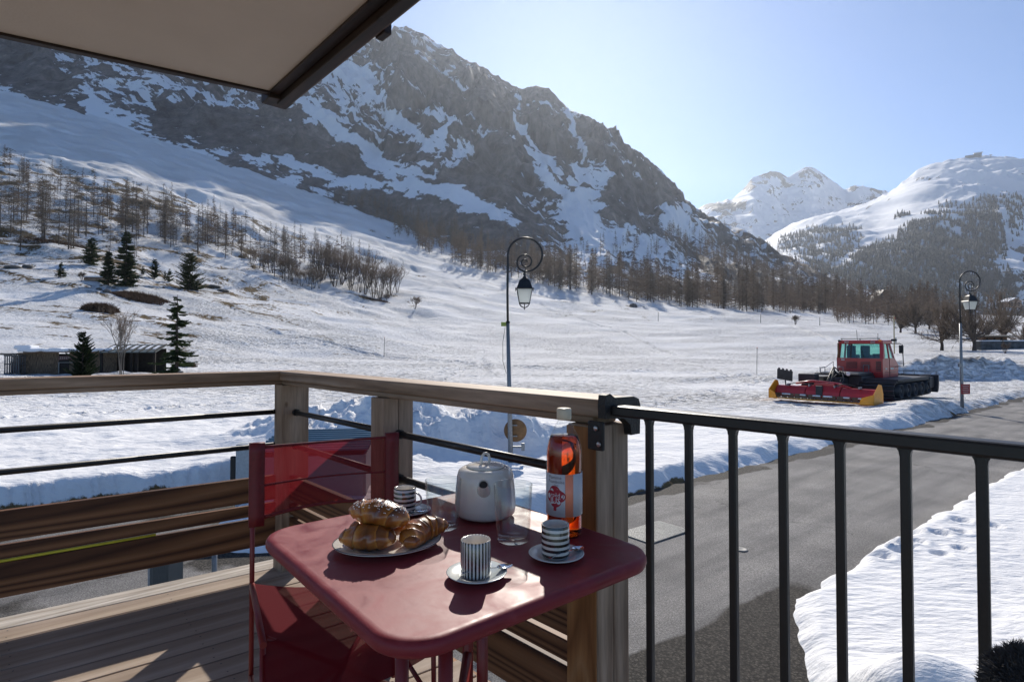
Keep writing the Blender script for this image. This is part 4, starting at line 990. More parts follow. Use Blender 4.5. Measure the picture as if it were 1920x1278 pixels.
def spoon(loc, rz, tilt, label, L_=.115):
    mb = MB(); n = 14; P = []
    # bowl
    for i in range(9):
        u = i / 8; ww = .0115 * math.sin(math.pi * min(1, u * .92 + .06)) ** .75; row = []
        for j in range(7):
            v = j / 6 * 2 - 1; row.append((u * .036, v * ww, .0045 * (v * v - 1) * math.sin(math.pi * u) + .001))
        P.append(row)
    vsq = [p for r_ in P for p in r_]; fs_ = [(i * 7 + j, (i + 1) * 7 + j, (i + 1) * 7 + j + 1, i * 7 + j + 1) for i in range(8) for j in range(6)]
    off = [(x, y, z - .0012) for x, y, z in vsq]
    mb.add(vsq, fs_, True); mb.add(off, [f[::-1] for f in fs_], True)
    hw = [(-.002, .002), (-.02, .0016), (-.05, .0018), (-.07, .003), (-.079, .0035)]
    for (a, b_) in zip(hw[:-1], hw[1:]):
        z0 = .001 + .004 * math.sin(-a[0] * 30); z1 = .001 + .004 * math.sin(-b_[0] * 30)
        mb.add([(a[0], -a[1], z0), (a[0], a[1], z0), (b_[0], b_[1], z1), (b_[0], -b_[1], z1), (a[0], -a[1], z0 - .0012), (a[0], a[1], z0 - .0012), (b_[0], b_[1], z1 - .0012), (b_[0], -b_[1], z1 - .0012)],
               [(0, 1, 2, 3), (7, 6, 5, 4), (0, 4, 5, 1), (1, 5, 6, 2), (2, 6, 7, 3), (3, 7, 4, 0)])
    o = mb.build('teaspoon', M_steel, None, loc, recalc=True)
    o.rotation_euler = (0, tilt, rz)
    return tag(o, label, 'spoon', 'steel teaspoons')
p = on_table(894, 1081); s1 = saucer(p, 'white saucer under the upright-striped cup at the table front')
cup(p + Vector((-.002, -.004, .0048)), M_strv, .071, .0298, None, 'straight black and white cup with upright stripes, nearest to the table front')
spoon(p + Vector((.040, .004, .0165)), R(32), R(2), 'small steel teaspoon leaning on the saucer of the upright-striped cup')
p = on_table(1043, 1045); saucer(p, 'white saucer under the ring-striped cup in front of the juice bottle')
cup(p + Vector((-.002, -.004, .0048)), M_strh, .070, .0300, None, 'black and white ring-striped cup in front of the juice bottle')
spoon(p + Vector((.036, -.002, .0165)), R(48), R(2), 'small steel teaspoon on the saucer in front of the juice bottle')
p = on_table(766, 962); saucer(p, 'white saucer half hidden behind the croissants')
cup(p + Vector((-.010, .0, .0048)), M_strh, .066, .0300, R(-15), 'ring-striped cup with a round handle behind the croissants')
spoon(p + Vector((.020, -.034, .0150)), R(30), R(2), 'small steel teaspoon beside the cup behind the croissants')

# teapot
p = on_table(910, 966)
tp = empty('teapot', p, 0, 'rounded white porcelain teapot with loop lid, between the two clear glasses', 'teapot')
mb = MB(); mb.lathe([(0, .002), (.060, .002), (.074, .006), (.080, .014), (.0815, .03), (.0795, .07), (.076, .108), (.072, .122), (.064, .129), (.052, .131), (.050, .129), (0, .129)], 64); mb.build('pot_body', M_porc, tp)
mb = MB(); mb.lathe([(.050, .131), (.051, .1335), (.048, .1365), (.03, .139), (0, .140)], 48)
mb.build('lid', M_porc, tp)
mb = MB(); mb.tube([(-.013, 0, .137), (-.014, 0, .150), (-.011, 0, .160), (-.004, 0, .166), (.004, 0, .166), (.011, 0, .160), (.014, 0, .150), (.013, 0, .137)], .0038, 10); mb.build('lid_loop', M_porc, tp, rz=R(40))
tp.children[-1].rotation_euler = (0, 0, R(35))
mb = MB(); d_ = Vector((-.02, -1, 0)).normalized()
base = Vector((0, -.070, .085))
mb.tube([base, base + Vector((0, -.014, .006)), base + Vector((0, -.028, .017)), base + Vector((0, -.034, .024))], [.019, .016, .0125, .0120], 20, cap=False)
mb.tube([base + Vector((0, -.034, .024)), base + Vector((0, -.030, .021)), base + Vector((0, -.02, .012))], [.0120, .0100, .0090], 20, cap=False); mb.build('spout', M_porc, tp, recalc=False)
mb = MB(); M_spoutshade = simple('spout_shade', (.03, .028, .026), .5); mb.lathe([(0, 0), (.0098, .0)], 20); o = mb.build('spout_shade_disc', M_spoutshade, tp, base + Vector((0, -.0305, .0215))); o.rotation_euler = (R(55), 0, 0)  # near-black disc paints the shade inside the white spout
mb = MB(); mb.tube([(.0, .076, .112), (.0, .098, .112), (.0, .112, .09), (.0, .110, .055), (.0, .095, .03), (.0, .079, .026)], .0065, 10); mb.build('handle', M_porc, tp)

def tumbler(px, py, r0, r1, h, label):
    p = on_table(px, py)
    mb = MB(); mb.lathe([(0, .0), (r0 - .004, .0), (r0, .004), (r0 + (r1 - r0) * .3, h * .3), (r1, h - .001), (r1 - .0008, h), (r1 - .002, h - .001), (r0 + (r1 - r0) * .3 - .0024, h * .3), (r0 - .003, .014), (r0 - .010, .009), (0, .0085)], 56)
    return tag(mb.build('drinking_glass', M_glass, None, p, recalc=False, weld=False), label, 'glass', 'clear drinking glasses')
tumbler(962, 1012, .039, .0455, .132, 'clear tall glass right of the teapot spout'); tumbler(831, 988, .038, .0455, .120, 'clear tall glass left of the teapot')

# bottle of juice
p = on_table(1058, 1000)
bt = empty('juice_bottle', p, 0, 'glass bottle of orange-red juice with white label and cap', 'bottle')
BP = [(0, .004), (.030, .002), (.0395, .0), (.0425, .006), (.0430, .02), (.0430, .150), (.0435, .190), (.0425, .208), (.0385, .226), (.030, .246), (.0215, .262), (.0165, .274), (.0150, .284), (.0150, .294)]
mb = MB(); mb.lathe(BP, 56); 
inn = [(max(r - .0022, 0), z + (.003 if z < .01 else 0)) for r, z in BP[::-1]]
mb.lathe([(.0150, .294)] + inn, 56); mb.build('bottle_glass', M_bglass, bt, recalc=False, weld=False)
mj, t, b = mat('raspberry_juice'); b.inputs['Transmission Weight'].default_value = 1; b.inputs['Roughness'].default_value = 0.0; b.inputs['IOR'].default_value = 1.345
va = N(t, 'ShaderNodeVolumeAbsorption'); va.inputs['Color'].default_value = (.99, .60, .0, 1); va.inputs['Density'].default_value = 70; t.links.new(va.outputs[0], t.nodes['Material Output'].inputs['Volume'])
b.inputs['Base Color'].default_value = (1, .85, .7, 1)
mb = MB(); ip = [(max(r - .0018, 0), z + (.003 if z < .01 else 0)) for r, z in BP if z < .235]; ip.append((.0325, .238)); ip.append((0, .238)); mb.lathe(ip, 48); mb.build('juice', mj, bt)
M_label = simple('paper_label', (.62, .60, .62), .55, var=.03, scale=50)
def arc_sheet(name, r, a0, a1, z0, z1, m, n=24, th=.0006):
    mb = MB(); vs_ = []
    for i in range(n + 1):
        a = a0 + (a1 - a0) * i / n
        for (rr, z) in ((r, z0), (r, z1), (r + th, z1), (r + th, z0)): vs_.append((rr * math.sin(a), -rr * math.cos(a), z))
    fs_ = [(4 * i + j, 4 * i + (j + 1) % 4, 4 * i + 4 + (j + 1) % 4, 4 * i + 4 + j) for i in range(n) for j in range(4)] + [(0, 1, 2, 3), (4 * n, 4 * n + 1, 4 * n + 2, 4 * n + 3)]
    mb.add(vs_, fs_, True); return mb.build(name, m, bt)
arc_sheet('label', .0434, R(-110), R(-2), .052, .152, M_label); arc_sheet('label', .0434, R(24), R(120), .052, .152, M_label)
arc_sheet('label', .0432, R(-2), R(24), .052, .152, simple('translucent_label_gap', (.95, .30, .17), .4, var=.02), 8)
M_cap2 = simple('cream_cap', (.66, .56, .40), .4, var=.05)
mb = MB(); mb.lathe([(.0160, .276), (.0178, .277), (.0180, .284), (.0180, .300), (.0165, .3035), (0, .304)], 40); mb.build('cap', M_cap2, bt)
# printed marks on the label: a red tree-shaped blot and hand lettering
M_blot = simple('label_red', (.36, .012, .03), .5, var=.05); M_ink = simple('label_grey_ink', (.22, .18, .20), .5); M_wh = simple('label_white_ink', (.75, .7, .72), .5)
def wrap(vs2, r, a0, zc): return [(r * math.sin(a0 + x / r), -r * math.cos(a0 + x / r), zc + y) for x, y in vs2]
mb = MB()
for (cx, cy_, rr) in ((-.002, .014, .0150), (-.012, .003, .0140), (.013, .004, .0130), (0, -.006, .0160), (.006, .006, .015)):
    mb.add(wrap([(cx, cy_)] + [(cx + rr * math.cos(2 * math.pi * k / 24), cy_ + rr * math.sin(2 * math.pi * k / 24)) for k in range(24)], .04425, R(-34), .096), [(0, 1 + k, 1 + (k + 1) % 24) for k in range(24)])
mb.add(wrap([(-.004, -.010), (.004, -.010), (.003, -.030), (-.005, -.030)], .04425, R(-34), .096), [(0, 1, 2, 3)])
mb.build('label_print', M_blot, bt, weld=False)
def text_on(s, size, a0, zc, m, r=.0446, name='lettering'):
    cu = bpy.data.curves.new('txt', 'FONT'); cu.body = s; cu.size = size; cu.align_x = 'CENTER'; cu.align_y = 'CENTER'; cu.resolution_u = 2
    ob = bpy.data.objects.new('txt', cu); COL.objects.link(ob)
    dg = bpy.context.evaluated_depsgraph_get(); me = bpy.data.meshes.new_from_object(ob.evaluated_get(dg))
    bpy.data.objects.remove(ob)
    for v in me.vertices: x, y, z = v.co; v.co = (r * math.sin(a0 + x / r), -r * math.cos(a0 + x / r), zc + y)
    return link_mesh(name, me, m, bt)
text_on('rpéd', .0135, R(-34), .103, M_wh); text_on('JUS', .020, R(-34), .089, M_wh)
text_on('Pomme', .0115, R(-36), .144, M_ink); text_on('Framboise', .0105, R(-32), .134, M_ink); text_on('bio', .008, R(-30), .126, M_ink)

# plate and pastries
p = on_table(727, 1024)
pl = empty('plate', p, R(14), 'oval white plate with a thin dark rim holding croissants', 'plate')
mb = MB(); mb.lathe([(0, .002), (.070, .002), (.074, 0), (.080, .003), (.117, .012), (.1205, .0145), (.1185, .0155), (.082, .0075), (.070, .005), (0, .005)], 72, sy=.80); mb.build('plate_body', M_porc, pl)
mb = MB(); mb.lathe([(.1195, .0150), (.1210, .0152), (.1205, .0162), (.1190, .0160)], 72, sy=.80); mb.build('plate_rim', simple('slate_rim', (.06, .07, .08), .3), pl)
def pastry_mat(name):
    m, t, b = mat(name); L = t.links.new
    tc = N(t, 'ShaderNodeTexCoord'); mp = N(t, 'ShaderNodeMapping'); mp.inputs['Scale'].default_value = (1, .4, .4); L(tc.outputs['Object'], mp.inputs['Vector'])
    n1 = N(t, 'ShaderNodeTexNoise'); n1.inputs['Scale'].default_value = 34; n1.inputs['Detail'].default_value = 6; L(mp.outputs[0], n1.inputs['Vector'])
    at_ = N(t, 'ShaderNodeAttribute'); at_.attribute_name = 'crust'
    ad = N(t, 'ShaderNodeMath'); ad.operation = 'MULTIPLY_ADD'; ad.inputs[1].default_value = .7; L(n1.outputs['Fac'], ad.inputs[0]); L(at_.outputs['Fac'], ad.inputs[2])
    r = ramp(t, [(.20, (.66, .34, .09)), (.42, (.52, .20, .035)), (.64, (.28, .085, .012)), (.9, (.09, .026, .007))]); L(ad.outputs[0], r.inputs[0]); L(r.outputs[0], b.inputs['Base Color'])
    b.inputs['Roughness'].default_value = .38; b.inputs['Coat Weight'].default_value = .55; b.inputs['Coat Roughness'].default_value = .18
    b.inputs['Subsurface Weight'].default_value = .08; b.inputs['Subsurface Radius'].default_value = (.01, .004, .002)
    bp = N(t, 'ShaderNodeBump'); bp.inputs['Strength'].default_value = .6; bp.inputs['Distance'].default_value = .003; L(n1.outputs['Fac'], bp.inputs['Height']); L(bp.outputs[0], b.inputs['Normal'])
    return m
M_past = pastry_mat('glazed_crust'); M_sugar = simple('pearl_sugar', (.85, .83, .80), .25, var=.03, coat=.5)
def croissant(name, loc, rz, Lh, Rr, bend, seg, seed, label, tilt=(0, 0), sugar=0, flat=.82, taper=.62):
    nu, nvv = 96, 36; rr = random.Random(seed); vs_ = []; crust = []
    for i in range(nu + 1):
        u = i / nu * 2 - 1; a = u * bend
        if bend > .02: cx = Lh / bend * math.sin(a); cyv = -Lh / bend * (1 - math.cos(a)); 
        else: cx = u * Lh; cyv = 0
        T = Vector((math.cos(a), -math.sin(a), 0)); Nn = Vector((math.sin(a), math.cos(a), 0))
        env = max(0, 1 - abs(u) ** 2.6) ** taper
        for j in range(nvv):
            th = 2 * math.pi * j / nvv
            w_ = u * seg + .28 * math.sin(th + seed) * (1 if u > 0 else -1)
            saw = (abs(w_) % 1.0)
            step = .17 * (1 - saw) ** 1.3 - .05
            rad = Rr * env * (1 + step + .03 * math.sin(7 * th + u * 9 + seed) + .02 * math.sin(13 * u + 3 * th))
            p_ = Vector((cx, cyv, 0)) + Nn * (rad * math.cos(th)) + Vector((0, 0, 1)) * (rad * flat * math.sin(th))
            vs_.append(p_); crust.append(.10 + .42 * (1 - saw) * (.4 + .6 * max(0, math.sin(th))) - .12 * (saw > .8))
    fs_ = [(i * nvv + j, i * nvv + (j + 1) % nvv, (i + 1) * nvv + (j + 1) % nvv, (i + 1) * nvv + j) for i in range(nu) for j in range(nvv)]
    zmin = min(v.z for v in vs_)
    me = np_mesh(name, [tuple(v) for v in vs_], fs_, True); set_attr(me, 'crust', crust)
    o = link_mesh(name, me, M_past, None, Vector(loc) + Vector((0, 0, 0)), 0); o.rotation_euler = (tilt[0], tilt[1], rz)
    tag(o, label, 'croissant', 'croissants on the plate')
    if sugar:
        mb = MB(); base_ = [v for k, v in enumerate(vs_) if math.sin(2 * math.pi * (k % nvv) / nvv) > .35 and abs((k // nvv) / nu * 2 - 1) < .85]
        for k in range(sugar):
            v = rr.choice(base_); s_ = rr.uniform(.0007, .0016)
            mb.box((v.x + rr.uniform(-.001, .001), v.y + rr.uniform(-.001, .001), v.z + s_ * .3), (s_ * 2, s_ * 1.6, s_ * 1.5), rz=rr.uniform(0, 3), bev=s_ * .3)
        mb.build('sugar_grains', M_sugar, o)
    return o
zb = p.z + .006
pw = lambda dx, dy, dz: (p.x + dx, p.y + dy, zb + dz)
croissant('croissant', pw(-.035, -.032, .027), R(-4), .066, .031, .5, 2.4, 1, 'short golden croissant lying underneath at the plate front', (0, 0))
croissant('croissant', pw(.070, .008, .027), R(58), .074, .031, 1.25, 3.6, 2, 'curved glossy croissant at the right end of the plate', (0, R(-4)), sugar=0)
croissant('croissant', pw(-.030, .038, .027), R(8), .068, .031, .6, 2.6, 5, 'croissant at the back of the plate, under the sugared one', (0, 0))
croissant('croissant', pw(-.016, -.004, .070), R(-12), .074, .033, .35, 2.2, 3, 'sugar-topped croissant lying across the top of the pile', (0, R(6)), sugar=140)
# ================================================================== STREET, MACHINE, HUTS
M_galv = simple('galvanised_pole', (.23, .24, .25), .45, metal=.4, var=.12, scale=20)
M_iron = simple('black_wrought_iron', (.014, .013, .014), .45, var=.2, scale=40)
M_lampglass, t, b = mat('frosted_lamp_glass'); b.inputs['Base Color'].default_value = (.75, .78, .76, 1); b.inputs['Roughness'].default_value = .35; b.inputs['Transmission Weight'].default_value = .35
_tl = N(t, 'ShaderNodeBsdfTranslucent'); _tl.inputs['Color'].default_value = (.9, .93, .9, 1); _mx = N(t, 'ShaderNodeMixShader'); _mx.inputs[0].default_value = .6
t.links.new(b.outputs[0], _mx.inputs[1]); t.links.new(_tl.outputs[0], _mx.inputs[2]); t.links.new(_mx.outputs[0], t.nodes['Material Output'].inputs['Surface'])

def lamp(loc, H, lean, label, r=.055):
    e = empty('street_lamp', loc, 0, label, 'street lamp', 'scroll-armed street lamps')
    Hs = H - .62
    lx = lambda z: -lean * z
    mb = MB(); mb.tube([(lx(0), 0, -.1), (lx(H * .25), 0, H * .25), (lx(H * .62), 0, H * .62)], [r * 1.25, r * 1.1, r * .85], 14); mb.lathe([(0, .0), (.12, .0), (.12, .03), (.07, .035)], 16); mb.build('pole', M_galv, e)
    mb = MB(); mb.lathe([(r * .95, 0), (r * 1.05, .03), (r * .8, .05)], 14, c=(lx(H * .62), 0, H * .62)); mb.build('collar', M_iron, e)
    x0 = lx(H * .62)
    pts = [(x0, 0, H * .62), (x0 - .01, 0, H * .75), (x0 + .0, 0, Hs - .15)]
    # outer arc then inward spiral
    cx, cz, Ra = x0 + .46, Hs + .0 + .14 - .0, .46
    for a in range(180, -100, -12):
        k = (180 - a) / 280
        rr = Ra * (1 - .06 * k); pts.append((cx + rr * math.cos(R(a)), 0, cz + rr * math.sin(R(a)) * 1.0))
    ex, ez = pts[-1][0], pts[-1][2]
    sc_x, sc_z, r0 = ex + .045 - .0, ez + .245, .245
    for a in range(-100, -100 - 640, -18):
        k = (-100 - a) / 640; rr = r0 * (1 - .86 * k); pts.append((sc_x + rr * math.cos(R(a)), 0, sc_z + rr * math.sin(R(a))))
    n = len(pts); rad = [.032] * 3 + [.030 - .014 * i / n for i in range(n - 3)]
    mb = MB(); mb.tube(pts, rad, 10); mb.build('scroll_arm', M_iron, e)
    hx, hz = ex + .02, ez - .02
    mb = MB(); mb.tube([(hx, 0, hz + .02), (hx, 0, hz - .14)], .014, 8); mb.lathe([(.0, -.02), (.028, -.03), (.04, -.06), (.02, -.09), (.045, -.12), (.05, -.15), (.02, -.17)], 14, c=(hx, 0, hz)); mb.build('hanger', M_iron, e)
    lt = hz - .15
    def frus(mb_, a, za, b_, zb_, n=4):
        P = [(hx + a * math.cos(R(45 + 90 * k)) * 1.414, a * math.sin(R(45 + 90 * k)) * 1.414, za) for k in range(n)]; Q = [(hx + b_ * math.cos(R(45 + 90 * k)) * 1.414, b_ * math.sin(R(45 + 90 * k)) * 1.414, zb_) for k in range(n)]
        mb_.add(P + Q, [(k, (k + 1) % n, n + (k + 1) % n, n + k) for k in range(n)])
        return P, Q
    mb = MB(); frus(mb, .05, lt, .13, lt - .07); frus(mb, .13, lt - .07, .20, lt - .26); frus(mb, .20, lt - .26, .225, lt - .29); P, Q = frus(mb, .225, lt - .29, .19, lt - .30); mb.add(Q, [(0, 1, 2, 3)])
    mb.build('lantern_roof', M_iron, e)
    mb = MB(); P, Q = frus(mb, .188, lt - .302, .125, lt - .66); mb.build('lantern_glass', M_lampglass, e)
    mb = MB()
    for k in range(4):
        a = R(45 + 90 * k); ca, sa = math.cos(a) * 1.414, math.sin(a) * 1.414
        mb.tube([(hx + .20 * ca, .20 * sa, lt - .28), (hx + .130 * ca, .130 * sa, lt - .67), (hx + .10 * ca, .10 * sa, lt - .73), (hx, 0, lt - .79)], .011, 6)
        mb.tube([(hx + .235 * ca, .235 * sa, lt - .27), (hx + .235 * ca, .235 * sa, lt - .33)], .009, 6)
    for k in range(4):
        a, b_ = R(45 + 90 * k), R(135 + 90 * k); q = .135 * 1.414; mb.tube([(hx + q * math.cos(a), q * math.sin(a), lt - .665), (hx + q * math.cos(b_), q * math.sin(b_), lt - .665)], .012, 6)
    mb.tube([(hx, 0, lt - .66), (hx, 0, lt - .83)], .014, 6); mb.build('lantern_frame', M_iron, e)
    return e
D1 = 12.75; X1 = (958 - CX) / F * D1
l1 = lamp((X1, D1, .30), 5.95, .022, 'tall black scroll street lamp on a galvanised pole in front of the balcony')
mb = MB(); mb.box((0, 0, 0), (.13, .08, .11), bev=.01); mb.build('junction_box', simple('lime_box', (.30, .36, .07), .5), l1, (-.19, -.05, 3.66))
mb = MB(); mb.tube([(-.15, -.05, 3.59), (-.21, -.06, 3.2), (-.21, -.06, 2.7), (-.12, -.05, 2.38)], .006, 6); mb.build('cable', M_iron, l1)
l1.scale = (.86, .86, .86)
D2 = 25.2; X2 = (1802 - CX) / F * D2
l2 = lamp((X2, D2, .12), 6.15, 0.004, 'distant scroll street lamp by the road, right of the red snow groomer')
mb = MB(); mb.box((0, 0, 0), (.12, .1, .16), bev=.01); mb.build('control_box', M_galv, l2, (-.11, -.05, 1.95))
# round sign seen from the back, on the near lamp
M_wood_o = simple('orange_sign_back', (.20, .10, .035), .6, var=.35, scale=6)
sg = empty('round_sign', (X1 + .12, D1 + .10, 1.05), 0, 'round brown disc sign clamped to the near lamp post, low down', 'sign')
mb = MB(); mb.lathe([(0, -.006), (.285, -.006), (.30, 0), (.285, .006), (0, .006)], 40); mb.v = [(x, z, y) for x, y, z in mb.v]; mb.build('disc', M_wood_o, sg)
for z_ in (.14, -.14): mb = MB(); mb.box((-.06, -.05, z_), (.22, .03, .03)); mb.build('bracket', M_galv, sg)
mb = MB(); mb.box((.05, -.05, -.42), (.35, .05, .05)); mb.box((.20, -.05, -.42), (.09, .06, .20), bev=.01); mb.build('clamp_arm', M_galv, sg)
sg.location = (X1 + .10, D1 + .09, 1.06); sg.scale = (.86, .86, .86)
rs = tag(MB().box((0, 0, 0), (.50, .02, .55), bev=.02).build('small_sign', simple('red_notice', (.28, .02, .02), .5, var=.1), None, (X2 + .08, D2 - .1, 1.02)), 'small dark red square sign on the distant lamp post', 'sign')
mb = MB()
for i in range(4): mb.box((0, -.012, .17 - .11 * i), (.34 - .05 * (i % 2), .004, .035))
mb.build('notice_lines', simple('pale_notice', (.45, .35, .33), .6), rs)
rs.scale = (.8, .8, .8)

# --------------------------------------------------- snow groomer (x forward, y left)
M_mred = simple('machine_red', (.42, .012, .016), .32, var=.08, scale=3, coat=.35)
M_mdark = simple('machine_black', (.018, .019, .024), .55, var=.3, scale=8, bump=.2, bscale=40)
M_rub = simple('track_rubber', (.012, .012, .014), .75, var=.3, scale=12)
M_alu = simple('machine_grey_steel', (.22, .23, .25), .4, metal=.6, var=.2, scale=12)
M_yel = simple('yellow_wing', (.75, .30, .012), .4, var=.1, scale=4)
M_or = simple('amber_beacon', (.9, .20, .01), .25)
M_cabglass, t, b = mat('tinted_cab_glass'); b.inputs['Base Color'].default_value = (.45, .75, .68, 1); b.inputs['Roughness'].default_value = .05
_tr = N(t, 'ShaderNodeBsdfTransparent'); _tr.inputs['Color'].default_value = (.72, .93, .88, 1); _gl = N(t, 'ShaderNodeBsdfGlossy'); _gl.inputs['Roughness'].default_value = .05; _fr = ramp(t, [(.0, (.05,) * 3), (.7, (.15,) * 3), (1, (.8,) * 3)]); _lw = N(t, 'ShaderNodeLayerWeight'); t.links.new(_lw.outputs['Facing'], _fr.inputs[0]); _mx = N(t, 'ShaderNodeMixShader')
t.links.new(_fr.outputs[0], _mx.inputs[0]); t.links.new(_tr.outputs[0], _mx.inputs[1]); t.links.new(_gl.outputs[0], _mx.inputs[2]); t.links.new(_mx.outputs[0], t.nodes['Material Output'].inputs['Surface'])
GA = math.atan2(.63, .777)
gm = empty('snow_groomer', (14.35, 26.1, .42), GA, 'red snow groomer with wide black tracks and yellow-winged rear tiller on the snow bank', 'snow groomer')
# tracks: belt with cleats round wheels
def track(y):
    w_ = 1.45; path = []
    x0, x1, rr = 1.5, 6.3, .40
    for a in range(90, 271, 20): path.append((x0 + rr * math.cos(R(a)), .44 + rr * math.sin(R(a))))
    for a in range(-90, 91, 20): path.append((x1 + rr * math.cos(R(a)), .48 + rr * .92 * math.sin(R(a))))
    mb = MB(); n = len(path); vs_ = [(px, y + s * w_ / 2, pz) for px, pz in path for s in (-1, 1)] + [((px - 3.9) * .97 + 3.9, y + s * w_ / 2, (pz - .46) * .86 + .46) for px, pz in path for s in (-1, 1)]
    for i in range(n):
        j = (i + 1) % n; mb.add([vs_[2 * i], vs_[2 * i + 1], vs_[2 * j + 1], vs_[2 * j]], [(0, 1, 2, 3)], True); a = 2 * n
        mb.add([vs_[a + 2 * i], vs_[a + 2 * i + 1], vs_[a + 2 * j + 1], vs_[a + 2 * j]], [(3, 2, 1, 0)], True)
        for s in (0, 1): mb.add([vs_[2 * i + s], vs_[2 * j + s], vs_[a + 2 * j + s], vs_[a + 2 * i + s]], [(0, 1, 2, 3)])
    o = mb.build('track', M_rub, gm)
    mb = MB(); tot = 0; seg = []
    for i in range(n):
        a, b_ = path[i], path[(i + 1) % n]; seg.append((a, b_, math.hypot(b_[0] - a[0], b_[1] - a[1])))
    L_ = sum(s[2] for s in seg); k = 0; d = 0
    for (a, b_, l) in seg:
        while k * .2 < d + l and k * .2 < L_:
            u = (k * .2 - d) / l; px, pz = a[0] + (b_[0] - a[0]) * u, a[1] + (b_[1] - a[1]) * u; ang = math.atan2(b_[1] - a[1], b_[0] - a[0])
            M_ = Matrix.Translation((px, y, pz)) @ Matrix.Rotation(-ang, 4, 'Y'); mb.box((0, 0, -.03), (.035, w_ + .06, .07), M=M_); k += 1
        d += l
    mb.build('cleats', simple('worn_cleat', (.07, .072, .078), .4, metal=.5), o)
    mb = MB()
    for i in range(5):
        cx = 1.9 + i * 1.0; mb.lathe([(.0, -.08), (.10, -.08), (.13, -.06), (.28, -.06), (.30, -.09), (.33, -.09), (.33, .09), (0, .09)], 24, c=(0, 0, 0))
        nn = 24 * 8; 
        for q in range(len(mb.v) - nn, len(mb.v)):
            vx, vy, vz = mb.v[q]; mb.v[q] = (cx + vx, y + vz * 3 - (.55 if y < 0 else -.55), .42 + vy)
    mb.build('wheels', M_mdark, o)
track(-1.32); track(1.32)
# chassis, platform
mb = MB(); mb.box((3.9, 0, .85), (5.2, 1.4, .5), bev=.05); mb.build('chassis', M_mdark, gm)
mb = MB(); mb.box((2.0, .35, 1.16), (2.0, 2.0, .10), bev=.03); mb.build('rear_deck', M_mdark, gm)
mb = MB(); mb.box((2.2, 0.3, 1.235), (1.9, 1.7, .04), bev=.01); mb.build('deck_plate', M_alu, gm)
for s in (-1, 1):
    mb = MB(); mb.prism([(1.6, .98), (6.2, .98), (6.6, .86), (6.6, .80), (1.6, .90)], -.72, .72, M=Matrix(((1, 0, 0, 0), (0, 0, 1, s * 1.38), (0, 1, 0, 0), (0, 0, 0, 1)))); mb.build('fender', M_mdark, gm)
    mb = MB()
    for i in range(9): mb.tube([(4.9 + i * .2, s * 2.05, .98), (4.9 + i * .2, s * 2.05, 1.12)], .012, 5)
    mb.tube([(4.8, s * 2.05, 1.12), (6.6, s * 2.05, 1.10)], .02, 6); mb.build('guard_rail', M_alu, gm)
# cab
XZ = Matrix(((1, 0, 0, 0), (0, 0, 1, 0), (0, 1, 0, 0), (0, 0, 0, 1)))
mb = MB(); mb.prism([(2.95, .98), (5.05, .95), (5.15, 1.55), (4.6, 1.95), (2.95, 1.95)], -1.05, 1.05, M=XZ); mb.build('body', M_mred, gm)
mb = MB(); mb.box((2.945, .35, 1.60), (.02, .50, .34)); mb.box((2.945, -.28, 1.60), (.02, .42, .34)); mb.box((2.945, -.86, 1.56), (.02, .22, .50)); mb.build('grille', M_mdark, gm)
for (y_, w2, z_, h_) in ((.35, .48, 1.60, .32), (-.28, .40, 1.60, .32), (-.86, .20, 1.56, .48)):
    mb = MB()
    for k in range(5): mb.box((2.925, y_, z_ - h_ / 2 + h_ * (k + .5) / 5), (.03, w2, .03))
    mb.build('grille_slats', M_mred, gm)
# door seams, trim, decal blocks, wipers, roof bar
mb = MB(); mb.tube([(3.86, -1.056, 1.02), (3.86, -1.056, 1.94)], .010, 5); mb.tube([(3.2, -1.056, 1.25), (4.9, -1.056, 1.22)], .008, 5); mb.build('door_seam', M_mdark, gm)
mb = MB(); mb.box((4.2, -1.056, 1.42), (.42, .006, .10)); mb.box((3.4, -1.056, 1.42), (.22, .006, .07)); mb.box((2.93, .75, 1.86), (.006, .16, .06)); mb.build('decal_block', simple('decal_white', (.55, .55, .53), .4), gm)
mb = MB(); mb.tube([(3.0, -.2, 1.96), (3.0, -.05, 2.45)], .012, 5); mb.build('wiper', M_mdark, gm)
mb = MB(); mb.tube([(3.1, -.9, 2.98), (3.1, .9, 2.98)], .022, 6)
for y_ in (-.85, 0, .85): mb.tube([(3.1, y_, 2.86), (3.1, y_, 2.98)], .018, 6)
mb.build('roof_bar', M_mdark, gm)
mb = MB(); mb.tube([(3.6, .3, 2.88), (3.5, .3, 3.45)], .010, 5); mb.build('antenna', M_mdark, gm)
# pillars, roof, windows
for (x_, y_, x2, y2, w2) in ((3.05, 1.0, 3.15, .95, .12), (3.05, -1.0, 3.15, -.95, .16), (4.6, 1.0, 4.25, .92, .09), (4.6, -1.0, 4.25, -.92, .09), (3.05, .42, 3.12, .40, .07), (3.9, -1.02, 3.85, -.95, .07), (3.9, 1.02, 3.85, .95, .07)):
    mb = MB(); z0, z1 = 1.93, 2.70; h2 = w2 / 2
    mb.add([(x_ - h2, y_ - h2, z0), (x_ + h2, y_ - h2, z0), (x_ + h2, y_ + h2, z0), (x_ - h2, y_ + h2, z0), (x2 - h2, y2 - h2, z1), (x2 + h2, y2 - h2, z1), (x2 + h2, y2 + h2, z1), (x2 - h2, y2 + h2, z1)],
           [(0, 3, 2, 1), (4, 5, 6, 7), (0, 1, 5, 4), (1, 2, 6, 5), (2, 3, 7, 6), (3, 0, 4, 7)]); mb.build('pillar', M_mred if abs(y_) > .9 else M_mdark, gm)
mb = MB(); mb.box((3.7, 0, 2.80), (1.35, 2.05, .20), bev=.06); mb.build('roof', M_mred, gm)
